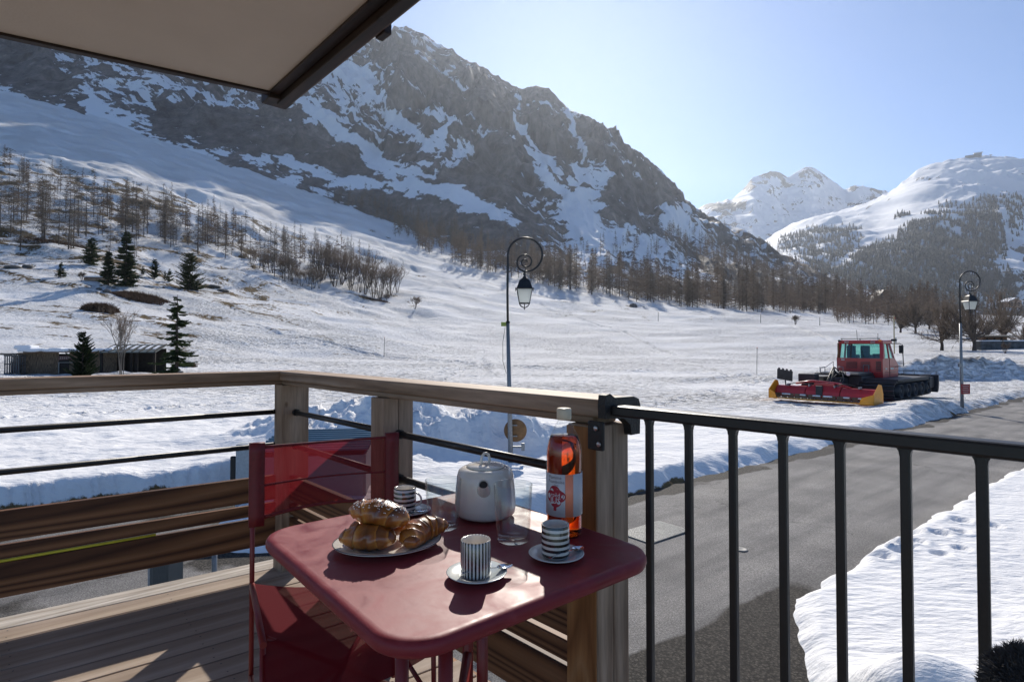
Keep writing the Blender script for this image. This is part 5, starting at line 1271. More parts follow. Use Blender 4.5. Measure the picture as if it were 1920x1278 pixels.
def quad(name, P, m): mb = MB(); mb.add(P, [(0, 1, 2, 3)]); mb.add([(x + .012, y, z) for x, y, z in P], [(3, 2, 1, 0)]); return mb.build(name, m, gm, weld=False, recalc=False)
quad('window', [(3.02, -.93, 1.95), (3.02, .38, 1.95), (3.10, .38, 2.70), (3.10, -.90, 2.70)], M_cabglass)
quad('window', [(3.02, .46, 1.95), (3.02, .94, 1.95), (3.10, .90, 2.70), (3.10, .46, 2.70)], M_cabglass)
quad('windscreen', [(4.64, -.95, 1.93), (4.64, .95, 1.93), (4.28, .88, 2.70), (4.28, -.88, 2.70)], M_cabglass)
for s in (-1, 1):
    mb = MB(); mb.add([(3.15, s * 1.03, 1.95), (3.86, s * 1.03, 1.5), (4.55, s * 1.03, 1.5), (4.56, s * 1.03, 1.95), (4.24, s * .95, 2.68), (3.2, s * .95, 2.68)], [(0, 1, 2, 3), (0, 3, 4, 5)]); mb.build('side_window', M_cabglass, gm)
    mb = MB(); mb.box((3.0, s * .93, 2.87), (.16, .12, .10), bev=.04); mb.build('beacon', M_or if s < 0 else M_mdark, gm)
mb = MB()
for y_ in (.55, -.1): mb.box((3.75, y_, 2.02), (.5, .46, .22), bev=.05); mb.box((3.48, y_, 2.30), (.14, .42, .62), bev=.05)
mb.box((4.4, -.4, 2.05), (.3, .5, .25), bev=.04); mb.build('seat', M_mdark, gm)
mb = MB(); mb.tube([(3.0, .98, 1.95), (2.98, .98, 2.75)], .05, 8); mb.build('exhaust', simple('rusty_exhaust', (.22, .11, .05), .6, metal=.3), gm)
for (yy, w2) in ((.6, .2), (-.6, .2)):
    mb = MB(); mb.box((3.02, yy, 2.80), (.04, w2, .09), bev=.01); mb.build('work_light', M_lampglass, gm)
mb = MB(); mb.tube([(4.3, -1.0, 2.72), (4.35, -1.35, 2.72), (4.40, -1.45, 2.66), (4.55, -1.45, 1.55), (4.62, -1.05, 1.5)], .022, 7); mb.build('mirror_arm', M_mdark, gm)
mb = MB(); mb.box((4.40, -1.40, 2.42), (.06, .20, .42), bev=.03); mb.build('mirror', M_mdark, gm)
mb = MB(); mb.box((4.2, -1.15, 2.90), (.16, .24, .12), bev=.03); mb.build('spot_lamp', M_mdark, gm)
for (y_, x_) in ((-.35, 2.95), (.62, 2.4), (1.2, 1.7)):
    mb = MB(); mb.tube([(x_ - .12, y_ - .12, 1.25), (x_ - .12, y_ - .12, 1.60 if x_ > 2.9 else 1.5), (x_ - .12, y_ + .12, 1.60 if x_ > 2.9 else 1.5), (x_ - .12, y_ + .12, 1.25)], .018, 6); mb.build('grab_rail', M_alu, gm)
mb = MB(); mb.tube([(1.1, 1.1, 1.2), (1.1, 1.1, 1.45), (2.3, 1.35, 1.45), (2.9, 1.2, 1.75), (2.9, 1.2, 1.3)], .018, 6); mb.build('hand_rail', M_alu, gm)
# hydraulics bundle
rr = random.Random(5); mb = MB()
for k in range(10):
    y_ = rr.uniform(-.2, .5); mb.tube([(1.3, y_, 1.1 + rr.uniform(-.1, .2)), (.9, y_ + rr.uniform(-.2, .2), 1.35 + rr.uniform(-.1, .2)), (.45, y_ + rr.uniform(-.2, .2), .9), (.15, y_, .65)], .028, 6)
mb.box((.9, .1, .85), (.7, .5, .35), bev=.05); mb.build('hydraulic_lines', M_mdark, gm)
mb = MB(); mb.lathe([(0, -.02), (.09, -.02), (.10, .0), (0, .02)], 20, c=(0, 0, 0)); mb.v = [(z, x, y) for x, y, z in mb.v]; mb.build('gauge', simple('white_gauge', (.75, .75, .73), .4), gm, (.6, -.35, 1.18))
# the machine stands a step ahead of its tiller
for o in gm.children: o.location.x += 1.1; o.scale = (1, 1, .96)
# tiller
YZ = lambda y0: Matrix(((1, 0, 0, 0), (0, 0, 1, y0), (0, 1, 0, 0), (0, 0, 0, 1)))
for (a, b_, dz) in ((-2.15, -.75, 0), (-.75, .75, .06), (.75, 2.15, 0)):
    mb = MB(); mb.prism([(-.35, .18), (-.30, .42), (-.12, .60 + dz), (.15, .62 + dz), (.35, .48), (.38, .12), (.1, .05), (-.2, .08)], a + .02, b_ - .02, M=YZ(0)); mb.build('tiller_housing', M_mred, gm)
mb = MB(); mb.tube([(.0, -1.1, .62), (.05, -.6, .78), (.05, .6, .86), (.0, 1.3, .72)], [.05, .06, .06, .05], 8); mb.box((.1, 0, .72), (.4, .9, .16), bev=.04); mb.build('tiller_frame', M_mred, gm)
mb = MB(); mb.box((-.30, .12, .46), (.10, .30, .44), bev=.03); mb.build('rubber_strap', M_mdark, gm)
for (ya, yb) in ((-1.5, -.2), (.3, 1.7), (-.9, .5)):
    mb = MB(); mb.tube([(.1, ya, .66), (-.05, (ya + yb) / 2, .80), (.1, yb, .66)], .022, 6); mb.build('hose', M_mdark, gm)
for y_ in (-1.5, -.5, .6, 1.6):
    mb = MB(); mb.box((-.10, y_, .66), (.30, .07, .10), bev=.02); mb.build('hinge_bracket', M_alu, gm)
mb = MB()
for i in range(14): mb.box((-.36, -2.0 + i * .307, .16), (.03, .26, .20), bev=.006)
mb.build('finisher_flaps', simple('rubber_flap', (.14, .09, .06), .7, var=.4, scale=5), gm)
mb = MB(); mb.box((-.48, 0, .03), (.35, 4.35, .04)); mb.build('finisher_mat', M_yel, gm)
mb = MB(); r3 = random.Random(4)
for i in range(6): mb.box((-.40, -1.6 + i * .62 + r3.uniform(-.1, .1), .22), (.10, r3.uniform(.25, .42), .07), rz=r3.uniform(-.1, .1), bev=.03)
mb.build('caked_snow', simple('caked_snow', (.75, .77, .80), .7), gm)
for s in (-1, 1):
    mb = MB(); mb.prism([(-.75, .02), (.30, .02), (.30, .45), (.12, .82), (-.15, .86), (-.75, .45)], -.02, .02, M=YZ(s * 2.24)); 
    mb.add([(-.75, s * 2.24, .02), (-.75, s * 2.24, .45), (-.95, s * 1.85, .30), (-.95, s * 1.75, .02)], [(0, 1, 2, 3)]); mb.add([(-.77, s * 2.24, .02), (-.77, s * 2.24, .45), (-.97, s * 1.85, .30), (-.97, s * 1.75, .02)], [(3, 2, 1, 0)])
    mb.build('side_wing', M_yel, gm)
def flap(y_, z_, w2, h2, nt):
    mb = MB(); mb.box((0, 0, 0), (.03, w2, h2), bev=.01)
    for k in range(nt): mb.box((0, -w2 / 2 + w2 * (k + .5) / nt, h2 / 2 + .03), (.03, w2 / nt * .5, .07))
    o = mb.build('track_setter', M_mdark, gm, (-.1, y_, z_)); o.rotation_euler = (R(8), R(-12), 0)
    mb = MB(); mb.tube([(-.05, y_, z_ - h2 / 2), (.0, y_, .6)], .03, 6); mb.build('setter_arm', M_mdark, gm)
flap(1.78, 1.10, .74, .50, 4); 
mb = MB(); mb.box((1.0, 1.15, .95), (.5, .8, .42), bev=.05); mb.build('tool_box', M_mdark, gm)
# front blade
nb0 = len(gm.children)
mb = MB(); mb.prism([(7.35, .15), (7.5, .5), (7.45, .95), (7.35, 1.0), (7.28, .55), (7.2, .12)], -2.3, 2.3, M=YZ(0)); mb.build('blade', M_mdark, gm)
mb = MB(); mb.box((6.95, -1.9, .62), (.8, .5, .55), bev=.05); mb.box((6.95, 1.9, .62), (.8, .5, .55), bev=.05); mb.box((6.9, 0, .6), (.7, 1.2, .3), bev=.04); mb.build('blade_arm', M_mdark, gm)
mb = MB()
for k in range(10): mb.tube([(7.4, -2.2 + k * .48, .98), (7.4, -2.2 + k * .48, 1.16)], .012, 5)
mb.tube([(7.4, -2.25, 1.16), (7.4, 2.25, 1.16)], .02, 6); mb.build('blade_guard', M_alu, gm)
for o in gm.children:
    if o.name.startswith('blade'): o.location.x += .6

# --------------------------------------------------- timber hut left
M_hut = wood('dark_old_planks', (.08, .054, .036), (.16, .11, .07), (.26, .18, .11), 6, .85, axis=2)
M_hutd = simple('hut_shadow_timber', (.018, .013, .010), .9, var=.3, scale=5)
M_snow = simple('loose_snow', (.78, .80, .84), .7, var=.03, scale=3, bump=.4, bscale=8)
M_rust = simple('rusty_tin', (.13, .055, .025), .7, var=.4, scale=5)
M_tin = simple('green_grey_tin', (.10, .125, .125), .45, metal=.3, var=.15, scale=3)
gxa, gya, gza = -38.6, 45.5, gz(-38.6, 45.5)
Ph = Vector(((60 - CX) / F * 44.5, 44.5, 0)); Pe = Vector(((300 - CX) / F * 46.5, 46.5, 0)); hd = (Pe - Ph); hl = hd.length; ha = math.atan2(hd.y, hd.x)
hz = min(gz(Ph.x, Ph.y), gz(Pe.x, Pe.y)) - .35
hut = empty('timber_hut', (Ph.x, Ph.y, hz), ha, 'long low dark timber hut with snow on its roof behind the small pine', 'hut')
xr = lambda px, : (px - 60) / 240 * hl
mb = MB()
for i in range(70):
    x_ = -.9 + i * .145 + .0; 
    if x_ > xr(214): break
    if xr(106) < x_ < xr(128): continue
    mb.box((x_ + .07, 0, 1.05), (.14, .03 + .008 * (i % 3), 2.1))
mb.build('plank_wall', M_hut, hut)
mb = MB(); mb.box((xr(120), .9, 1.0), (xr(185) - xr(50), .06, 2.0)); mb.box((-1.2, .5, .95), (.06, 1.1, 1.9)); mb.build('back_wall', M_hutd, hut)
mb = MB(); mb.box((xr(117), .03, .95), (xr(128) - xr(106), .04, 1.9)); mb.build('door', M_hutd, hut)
mb = MB(); mb.box((xr(123), -.04, 1.32), (1.15, .05, .05)); mb.box((xr(110), -.04, .9), (.06, .05, .9)); mb.box((xr(126), -.04, .25), (.9, .05, .05)); mb.build('door_frame', simple('grey_lath', (.25, .24, .22), .7), hut)
for (a, b_) in ((112, 130),):
    mb = MB(); mb.box((xr(121), -.035, 1.68), (.9, .03, .32)); mb.build('name_board', simple('faded_board', (.12, .06, .055), .7, var=.5, scale=9), hut)
    mb = MB()
    for k in range(5): mb.box((xr(121) - .3 + k * .14, -.056, 1.68), (.07, .008, .14))
    mb.build('board_marks', simple('faded_marks', (.30, .24, .22), .7), hut)
mb = MB(); mb.box((xr(140), .25, 2.14), (xr(210) - xr(35), 1.7, .06), ); mb.build('roof', M_rust, hut)
mb = MB(); n = 30
for i in range(n):
    x_ = xr(42) + (xr(208) - xr(42)) * i / n; mb.box((x_ + .2, .25 + .04 * math.sin(i), 2.30 + .03 * math.sin(i * 1.3)), (.48, 1.6, .26 + .05 * math.sin(i * .7)), bev=.08)
mb.box((xr(48), .2, 2.52), (1.15, 1.3, .34), bev=.14); mb.build('roof_snow', M_snow, hut)
# right part: open lean-to with ribbed roof
mb = MB(); x0, x1 = xr(196), xr(302)
mb.prism([(-1.1, 2.15), (1.5, 2.75), (1.5, 2.69), (-1.1, 2.09)], x0, x1, M=Matrix(((0, 0, 1, 0), (1, 0, 0, 0), (0, 1, 0, 0), (0, 0, 0, 1)))); mb.build('lean_to_roof', M_tin, hut)
mb = MB()
for k in range(8):
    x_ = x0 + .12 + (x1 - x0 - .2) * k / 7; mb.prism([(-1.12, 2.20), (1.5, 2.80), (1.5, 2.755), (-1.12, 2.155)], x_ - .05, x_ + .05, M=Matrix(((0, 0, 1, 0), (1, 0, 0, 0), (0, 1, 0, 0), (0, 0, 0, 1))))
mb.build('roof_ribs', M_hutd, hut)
mb = MB()
for k in range(7):
    x_ = x0 + .12 + (x1 - x0 - .2) * k / 7; mb.prism([(-.2, 2.395), (1.0, 2.672), (1.0, 2.66), (-.2, 2.383)], x_ + .06, x_ + .3, M=Matrix(((0, 0, 1, 0), (1, 0, 0, 0), (0, 1, 0, 0), (0, 0, 0, 1))))
mb.build('roof_snow', M_snow, hut)
for x_ in (x0 + .1, (x0 + x1) / 2 + .2, x1 - .15, x1 - 1.4):
    mb = MB(); mb.box((x_, -.9, 1.05), (.16, .16, 2.1)); mb.build('post', M_hutd, hut)
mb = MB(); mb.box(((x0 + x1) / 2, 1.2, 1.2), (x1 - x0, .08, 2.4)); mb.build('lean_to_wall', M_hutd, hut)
mb = MB(); 
for k in range(9): mb.box((x0 + .3 + k * .62, .5 + .2 * math.sin(k * 3), .25 + .1 * math.sin(k)), (.4, .6, .4), rz=k, bev=.08)
mb.build('stored_rocks', simple('stored_stone', (.16, .15, .14), .8), hut)
# left end arch frame and red door, lattice crate
mb = MB(); mb.tube([(-.9 - .9, -.1, 1.9), (-.9 - .45, -.1, 1.95), (-.9, -.1, 1.6), (-.75, -.1, 1.0), (-.72, -.1, .2)], .05, 6); mb.box((-1.5, -.05, 2.0), (1.2, .2, .14), bev=.05); mb.build('arch_frame', simple('pale_branch', (.14, .12, .10), .8), hut)
mb = MB(); mb.box((-1.2, .1, .7), (.5, .05, 1.4)); mb.build('red_door', simple('dull_red_door', (.10, .015, .018), .7), hut)
lx_ = at(22, 690, 43.5); lc = empty('slatted_crate', (lx_.x, lx_.y, gz(lx_.x, lx_.y) - .1), ha, 'grey slatted wooden crate beside the left end of the timber hut', 'crate')
mb = MB()
for k in range(7): mb.box((-.45 + k * .15, 0, .85), (.07, .05, 1.5)); mb.box((-.45 + k * .15, .8, .85), (.07, .05, 1.5))
mb.build('slats', simple('grey_slat', (.11, .105, .10), .8), lc)
mb = MB(); 
for z_ in (.2, .9, 1.55): mb.box((0, .03, z_), (1.05, .04, .08)); mb.box((.5, .4, z_), (.04, .8, .08)); mb.box((-.5, .4, z_), (.04, .8, .08))
mb.build('frame', simple('grey_frame_wood', (.09, .085, .08), .8), lc)

# small timber bench-like trough half buried near the three spruces
q = gpt(182, 541); t0 = empty('timber_trough', (q[0], q[1], gz(q[0], q[1]) - .1), .05, 'low timber wall half buried in snow below the spruces', 'low wall')
w_ = 50 * q[1] / F
for k in range(3): mb = MB(); mb.box((0, .1 * k, .25 + .3 * k), (w_, .2, .26), bev=.04); mb.build('beam', simple('brown_beam', (.12, .07, .04), .8), t0)
mb = MB(); mb.box((0, .3, 1.15), (w_ * .98, 1.2, .3), bev=.12); mb.build('snow_cap', M_snow, t0)

# corrugated shelter beyond the corner
sh = empty('bin_shelter', (-3.45, 10.9, 0.1), R(8), 'low shelter with a blue-green corrugated roof beyond the railing corner', 'shelter')
mb = MB(); vs_ = []; nx = 120; rows = 2
for i in range(nx + 1):
    u = i / nx; zc = .035 * math.sin(u * 20 * math.pi)
    for x_ in (-1.15, .78): vs_.append((x_, -.95 + 1.9 * u, 1.04 + .10 * u + zc))
mb.add(vs_, [(2 * i, 2 * i + 1, 2 * i + 3, 2 * i + 2) for i in range(nx)], True); mb.build('corrugated_roof', simple('blue_green_tin', (.12, .20, .24), .35, metal=.35, var=.1, scale=3), sh, recalc=False)
mb = MB(); mb.box((-.2, -.92, .5), (1.8, .05, .9)); mb.box((-.2, .92, .5), (1.8, .05, .95)); mb.box((-1.1, 0, .5), (.05, 1.8, .9)); mb.box((.72, 0, .5), (.05, 1.8, .9)); mb.build('side_panel', simple('grey_panel', (.24, .26, .28), .6), sh)
mb = MB(); 
for x_ in (-1.3,): mb.box((x_, -.9, .62), (.22, .22, 1.15), bev=.02)
mb.build('post', simple('pale_grey_post', (.42, .45, .47), .5), sh)
mb = MB(); mb.box((-1.46, -.95, .78), (.10, .06, .42), bev=.03); mb.build('handle_plate', M_iron, sh)

# utility box and post under the deck edge
q = atz(320, 1095, .55)
ub = empty('utility_box', (q.x - .1, q.y + .25, 0), R(-12), 'grey metal utility box standing on the gravel beyond the deck edge', 'utility box')
mb = MB(); mb.box((0, 0, .38), (.50, .34, .72), bev=.015); mb.box((0, 0, .755), (.54, .38, .03), bev=.008); mb.build('cabinet', simple('dark_grey_metal', (.10, .115, .12), .45, metal=.2, var=.1, scale=6), ub)
mb = MB(); mb.box((.05, -.174, .38), (.36, .008, .62), bev=.004); mb.build('door', simple('charcoal_panel', (.06, .07, .075), .45), ub)
mb = MB(); mb.box((-.22, -.176, .38), (.05, .01, .70)); mb.build('trim', simple('pale_trim', (.30, .32, .34), .4), ub)
ub.scale = (.5, .6, .8); ub.location.x -= .10; ub.location.z = .16
q = atz(402, 1068, .5); mb = MB(); mb.tube([(0, 0, -.1), (0, 0, .85)], .028, 10); mb.lathe([(.0, .85), (.034, .85), (.034, .87), (0, .88)], 12); tag(mb.build('short_bollard', M_galv, None, (q.x, q.y, 0)), 'thin grey metal post beside the utility box', 'post')

# yellow hose behind the lower boards
y0 = FL(.60, -.058, 2.088); mb = MB(); mb.tube([FL(.55 + .25 * i, -.056, 2.0868) - y0 for i in range(15)], .0065, 10)
tag(mb.build('yellow_hose', simple('yellow_plastic', (.72, .62, .05), .4), None, y0), 'straight yellow hose running behind the lowest railing boards', 'hose')

# covers in the road
q = atz(1228, 998, 0); g_ = empty('access_cover', (q.x, q.y, .012), R(38), 'square perforated steel access cover set in the asphalt', 'cover')
mb = MB(); mb.box((0, 0, 0), (1.0, .62, .02), bev=.004); mb.build('plate', simple('worn_cover_steel', (.16, .165, .155), .6, var=.3, scale=40), g_)
mb = MB()
for i in range(26):
    for j in range(16): mb.box((-.47 + i * .0376, -.285 + j * .038, .013), (.018, .018, .006))
mb.build('studs', simple('pale_studs', (.30, .31, .29), .5, var=.5, scale=25), g_)
q = atz(1391, 1030, 0); mb = MB(); mb.lathe([(0, .004), (.045, .005), (.05, .007), (.075, .007), (.08, .004), (.085, .0)], 24); tag(mb.build('valve_cover', simple('light_iron', (.22, .215, .2), .6), None, (q.x, q.y, .005)), 'small round valve cover in the middle of the road', 'cover')

# snow poles and way post
def snowpole(px, py0, py1, label, col=None, r=.02):
    x, y, z = gpt(px, py0); h = (py0 - py1) * y / F; z = gz(x, y)
    e = empty('snow_pole', (x, y, z), 0, label, 'snow pole', 'thin snow poles in the field')
    mb = MB(); mb.tube([(0, 0, -.2), (.02 * h, 0, h)], max(r, y * .00045), 6); mb.build('rod', simple('pole_grey', (.22, .20, .19), .6) if col is None else col, e)
    mb = MB(); mb.lathe([(0, h), (max(r, y * .00045) * 1.3, h), (max(r, y * .00045) * 1.3, h + .05), (0, h + .06)], 8, c=(.02 * h, 0, 0)); mb.build('tip', M_or, e)
M_pole = simple('pole_grey_wood', (.20, .18, .17), .6)
for (px, a, b_, lb) in [(720, 667, 630, 'thin grey snow pole in mid field left of the near lamp'), (1419, 706, 652, 'tallest thin snow pole, left of the groomer'), (1234, 602, 585, 'thin snow pole in front of the larch wood, right of the boulder'), (1426, 606, 590, 'far thin snow pole left of the round bush'), (1537, 613, 597, 'far thin snow pole right of the round bush'),
        (1646, 641, 625, 'thin snow pole just above the groomer cab'), (1728, 636, 624, 'thin snow pole right of the wooden way post'), (523, 540, 524, 'short stake at the foot of the shrubs on the left slope')]:
    snowpole(px, a, b_, lb, M_pole)
x, y, z = gpt(1677, 662); 
wp = empty('way_post', (x, y, gz(x, y)), 0, 'pale wooden way post with small arrow boards behind the groomer', 'way post'); h = 72 * y / F
mb = MB(); mb.box((0, 0, h / 2 - .1), (.16, .16, h + .2), bev=.02); mb.build('post', simple('pale_larch_post', (.42, .34, .20), .7), wp)
for k, z_ in enumerate((.80, .70, .40, .30)):
    mb = MB(); mb.prism([(0, -.13), (.5, -.13), (.62, 0), (.5, .13), (0, .13)], -.02, .02, M=Matrix.Translation((.02, -.12, h * z_)) @ Matrix(((.6, 0, 0, 0), (0, 0, 1, 0), (0, 1, 0, 0), (0, 0, 0, 1)))); mb.build('arrow_board', simple('pale_sign_board', (.42, .42, .40), .6), wp)
mb = MB(); mb.box((.12, -.1, h * .93), (.14, .03, .22)); mb.build('red_marker', M_mred, wp)
# low stakes along the far terrace
for k, (px, py) in enumerate([(1777, 631), (1790, 633), (1819, 632), (1828, 632), (1840, 632), (1851, 632)]):
    x, y, z = gpt(px, py); mb = MB(); r_ = y * .0009; mb.tube([(0, 0, -.3), (0, 0, 5 * y / F + .1)], [r_, r_ * .9], 6)
    tag(mb.build('wooden_stake', M_hutd, None, (x, y, gz(x, y))), ['leftmost dark stake behind the dirty snow bank', 'second dark stake behind the snow bank, left of the lamp pole', 'dark stake behind the snow bank just right of the lamp pole', 'dark stake close beside another, right of the lamp pole', 'next to last dark stake of the row behind the snow bank', 'rightmost dark stake behind the dirty snow bank'][k], 'stake', 'row of short dark stakes behind the dirty snow bank')

# stone wall, shed on it, far buildings
M_stone = simple('dark_rubble_stone', (.075, .08, .085), .85, var=.6, scale=1.2, bump=.8, bscale=3)
x0_, y0_, _ = gpt(1838, 617); y0_ = min(y0_, 120); x0_ = (1838 - CX) / F * y0_
zw = gz(x0_, y0_); wl = 40
sw = empty('stone_wall', (x0_, y0_, zw - .3), R(-4), 'dark rubble stone retaining wall with snow on top at the right edge', 'wall')
hw = 17 * y0_ / F + .3
mb = MB(); mb.box((wl / 2, 1.0, hw / 2), (wl, 2.0, hw), bev=.15); mb.build('masonry', M_stone, sw)
mb = MB()
for k in range(20): mb.box((wl * k / 20 + 1, 1.0, hw + .08), (wl / 20 + .2, 1.7, .22 + .08 * math.sin(k * 2)), bev=.08)
mb.build('snow_cap', M_snow, sw)
bx = (1852 - CX) / F * y0_ - x0_
mb = MB(); sc_ = y0_ / F; sh2 = empty('log_shed', (x0_ + 12 * sc_, y0_ + .6, zw - .3 + hw), R(-4), 'brown timber shed standing on the stone wall', 'shed')
mb = MB(); mb.box((22 * sc_, 2, 4.0 * sc_ + .0), (44 * sc_, 3, 8 * sc_)); mb.build('wall', simple('warm_brown_timber', (.14, .07, .035), .8, var=.3, scale=3), sh2)
mb = MB(); mb.prism([(-1, 9.5 * sc_), (2, 12 * sc_), (5, 9.5 * sc_), (5, 8 * sc_), (-1, 8 * sc_)], -2 * sc_, 50 * sc_, M=Matrix(((0, 0, 1, 0), (1, 0, 0, 0), (0, 1, 0, 0), (0, 0, 0, 1)))); mb.build('roof', simple('mossy_dark_roof', (.06, .055, .045), .8, var=.3), sh2)
mb = MB()
for k in range(3): mb.box((8 * sc_ + k * 13 * sc_, .47, 4.5 * sc_), (3 * sc_, .06, 4 * sc_))
mb.build('window', M_hutd, sh2)
def chalet(px, py, D, w2, h2, label, roofsnow=True, wallc=(.10, .08, .065), rz=0, z=None):
    X = (px - CX) / F * D; Z = 3 + (645 - py) / F * D if z is None else z
    e = empty('chalet', (X, D, Z), rz, label, 'chalet', 'valley chalets among the trees'); W_, H_ = w2 * D / F, h2 * D / F; dp = W_ * .8
    m1 = simple('chalet_wall', wallc, .8, var=.3, scale=.5); mb = MB(); mb.box((0, dp / 2, H_ * .32), (W_, dp, H_ * .64 + .01)); mb.add([(-W_ / 2, 0, H_ * .64), (W_ / 2, 0, H_ * .64), (0, 0, H_ * .97), (-W_ / 2, dp, H_ * .64), (W_ / 2, dp, H_ * .64), (0, dp, H_ * .97)], [(0, 1, 2), (5, 4, 3), (0, 2, 5, 3), (1, 4, 5, 2)]); mb.build('wall', m1, e)
    rf = MB(); th = H_ * .05
    for s in (-1, 1): rf.add([(0, -W_ * .1, H_ * .98), (s * W_ * .62, -W_ * .1, H_ * .57), (s * W_ * .62, dp * 1.1, H_ * .57), (0, dp * 1.1, H_ * .98), (0, -W_ * .1, H_ * .98 + th), (s * W_ * .62, -W_ * .1, H_ * .57 + th), (s * W_ * .62, dp * 1.1, H_ * .57 + th), (0, dp * 1.1, H_ * .98 + th)],
               [(0, 1, 2, 3), (7, 6, 5, 4), (0, 4, 5, 1), (1, 5, 6, 2), (2, 6, 7, 3), (3, 7, 4, 0)])
    rf.build('roof', M_snow if roofsnow else simple('slate_roof', (.06, .07, .085), .6), e)
    for i in (-1, 0, 1):
        for j in (0, 1):
            mb = MB(); mb.box((i * W_ * .27, -.03, H_ * (.15 + .28 * j)), (W_ * .13, .08, H_ * .14)); mb.build('window', M_mdark, e)
    mb = MB(); mb.box((0, -W_ * .05, H_ * .31), (W_ * .95, W_ * .08, H_ * .05)); mb.build('balcony', simple('chalet_balcony', (.08, .045, .03), .8), e)
    mb = MB(); mb.box((W_ * .2, dp * .5, H_ * .95), (W_ * .08, W_ * .08, H_ * .25)); mb.build('chimney', M_stone, e)
    return e
chalet(1658, 592, 460, 26, 48, 'tall dark chalet between the bare trees above the groomer', False, (.05, .06, .075))
chalet(1634, 592, 470, 24, 30, 'chalet with a bright snowy roof left of the tall dark chalet', True)
chalet(1905, 575, 420, 24, 17, 'pale chalet at the right edge above the stone wall', True, (.3, .22, .17))
# summit station and lift mast
def near_grid(G, px, py):
    d = (G[1] - px) ** 2 + (G[2] - py) ** 2; i = np.unravel_index(np.argmin(d), d.shape); return Vector((float(G[3][i]), float(G[4][i]), float(G[5][i])))
v = near_grid(RND, 1818, 294); st_ = empty('summit_station', v + Vector((0, 0, -3)), R(-35), 'dark summit lift station with a snowy roof on the round mountain', 'lift station'); s_ = v.y / F
mb = MB(); mb.box((0, 0, 2.5 * s_), (14 * s_, 9 * s_, 5 * s_)); mb.box((12 * s_, 0, 3.4 * s_), (11 * s_, 9 * s_, 6.5 * s_)); mb.box((-13 * s_, 0, 1.2 * s_), (14 * s_, 6 * s_, 2.4 * s_)); mb.build('hall', simple('station_grey', (.06, .065, .07), .6), st_)
mb = MB(); mb.prism([(-6 * s_, 6.7 * s_), (6 * s_, 7.4 * s_), (6 * s_, 9 * s_), (-6 * s_, 7.9 * s_)], 6 * s_, 19 * s_, M=Matrix(((0, 0, 1, 0), (1, 0, 0, 0), (0, 1, 0, 0), (0, 0, 0, 1)))); mb.build('roof', M_snow, st_)
v = near_grid(RND, 1858, 295); ms = empty('lift_mast', v, 0, 'small T-shaped lift mast on the round mountain skyline', 'lift mast')
mb = MB(); mb.tube([(0, 0, -3), (0, 0, 5 * s_)], .35 * s_, 6); mb.build('mast', M_mdark, ms)
mb = MB(); mb.box((0, 0, 4.8 * s_), (5 * s_, 1 * s_, .9 * s_)); mb.build('crossarm', M_mdark, ms)

# dark fluffy throw in the right foreground
q = at(1950, 1290, .62)
fz = empty('fluffy_cushion', (q.x + .01, q.y, q.z - .01), 0, 'dark charcoal fluffy cushion in the bottom right corner, very near', 'cushion')
M_fluff = simple('charcoal_fluff', (.06, .06, .065), .95, var=.6, scale=45)
mb = MB(); rr = random.Random(9)
mb.lathe([(0, -.16), (.05, -.15), (.075, -.08), (.072, 0), (.055, .035), (.03, .055), (0, .062)], 28); 
cen = [(rr.gauss(0, 1), rr.gauss(0, 1), rr.gauss(0, 1)) for _ in range(9000)]
mb.build('body', M_fluff, fz)
mb = MB()
for c_ in cen:
    n_ = Vector(c_).normalized(); 
    if n_.z < -.2: 
        zz = rr.uniform(-.14, 0); base_ = Vector((n_.x, n_.y, 0)).normalized() * .074; base_.z = zz; n_ = Vector((n_.x, n_.y, 0)).normalized()
    else: base_ = Vector((n_.x * .073, n_.y * .073, n_.z * .062 if n_.z > 0 else n_.z * .1))
    t_ = (n_ + Vector((rr.gauss(0, .5), rr.gauss(0, .5), rr.gauss(0, .5)))).normalized(); s2 = Vector((rr.gauss(0, 1), rr.gauss(0, 1), rr.gauss(0, 1))).cross(t_)* 0 + Vector((rr.gauss(0, 1), rr.gauss(0, 1), rr.gauss(0, 1))).cross(t_).normalized() * .0006
    L_ = rr.uniform(.008, .020); mb.add([base_ - n_ * .003 - s2, base_ - n_ * .003 + s2, base_ + t_ * L_ * .6 + s2 * .8 + n_ * .002, base_ + t_ * L_], [(0, 1, 2, 3)])
mb.build('fur', M_fluff, fz, weld=False, recalc=False)
fz.scale = (.72, .72, .72)
# ================================================================== VEGETATION
def plantmat(name, c0, c1, rough=.8, trans=0.0):
    m, t, b = mat(name); L = t.links.new
    oi = N(t, 'ShaderNodeTexCoord'); no = N(t, 'ShaderNodeTexNoise'); no.inputs['Scale'].default_value = .9; no.inputs['Detail'].default_value = 4; L(oi.outputs['Object'], no.inputs['Vector'])
    rn = N(t, 'ShaderNodeObjectInfo'); ad = N(t, 'ShaderNodeMath'); ad.operation = 'MULTIPLY_ADD'; ad.inputs[1].default_value = .35; L(rn.outputs['Random'], ad.inputs[0]); L(no.outputs['Fac'], ad.inputs[2])
    r = ramp(t, [(.45, c0), (.85, c1)]); L(ad.outputs[0], r.inputs[0]); L(r.outputs[0], b.inputs['Base Color']); b.inputs['Roughness'].default_value = rough; b.inputs['Specular IOR Level'].default_value = .2
    if trans:
        tl_ = N(t, 'ShaderNodeBsdfTranslucent'); L(r.outputs[0], tl_.inputs['Color']); mx = N(t, 'ShaderNodeMixShader'); mx.inputs[0].default_value = trans
        L(b.outputs[0], mx.inputs[1]); L(tl_.outputs[0], mx.inputs[2]); L(mx.outputs[0], t.nodes['Material Output'].inputs['Surface'])
    return m
M_bark = plantmat('larch_bark', (.055, .042, .035), (.11, .085, .07))
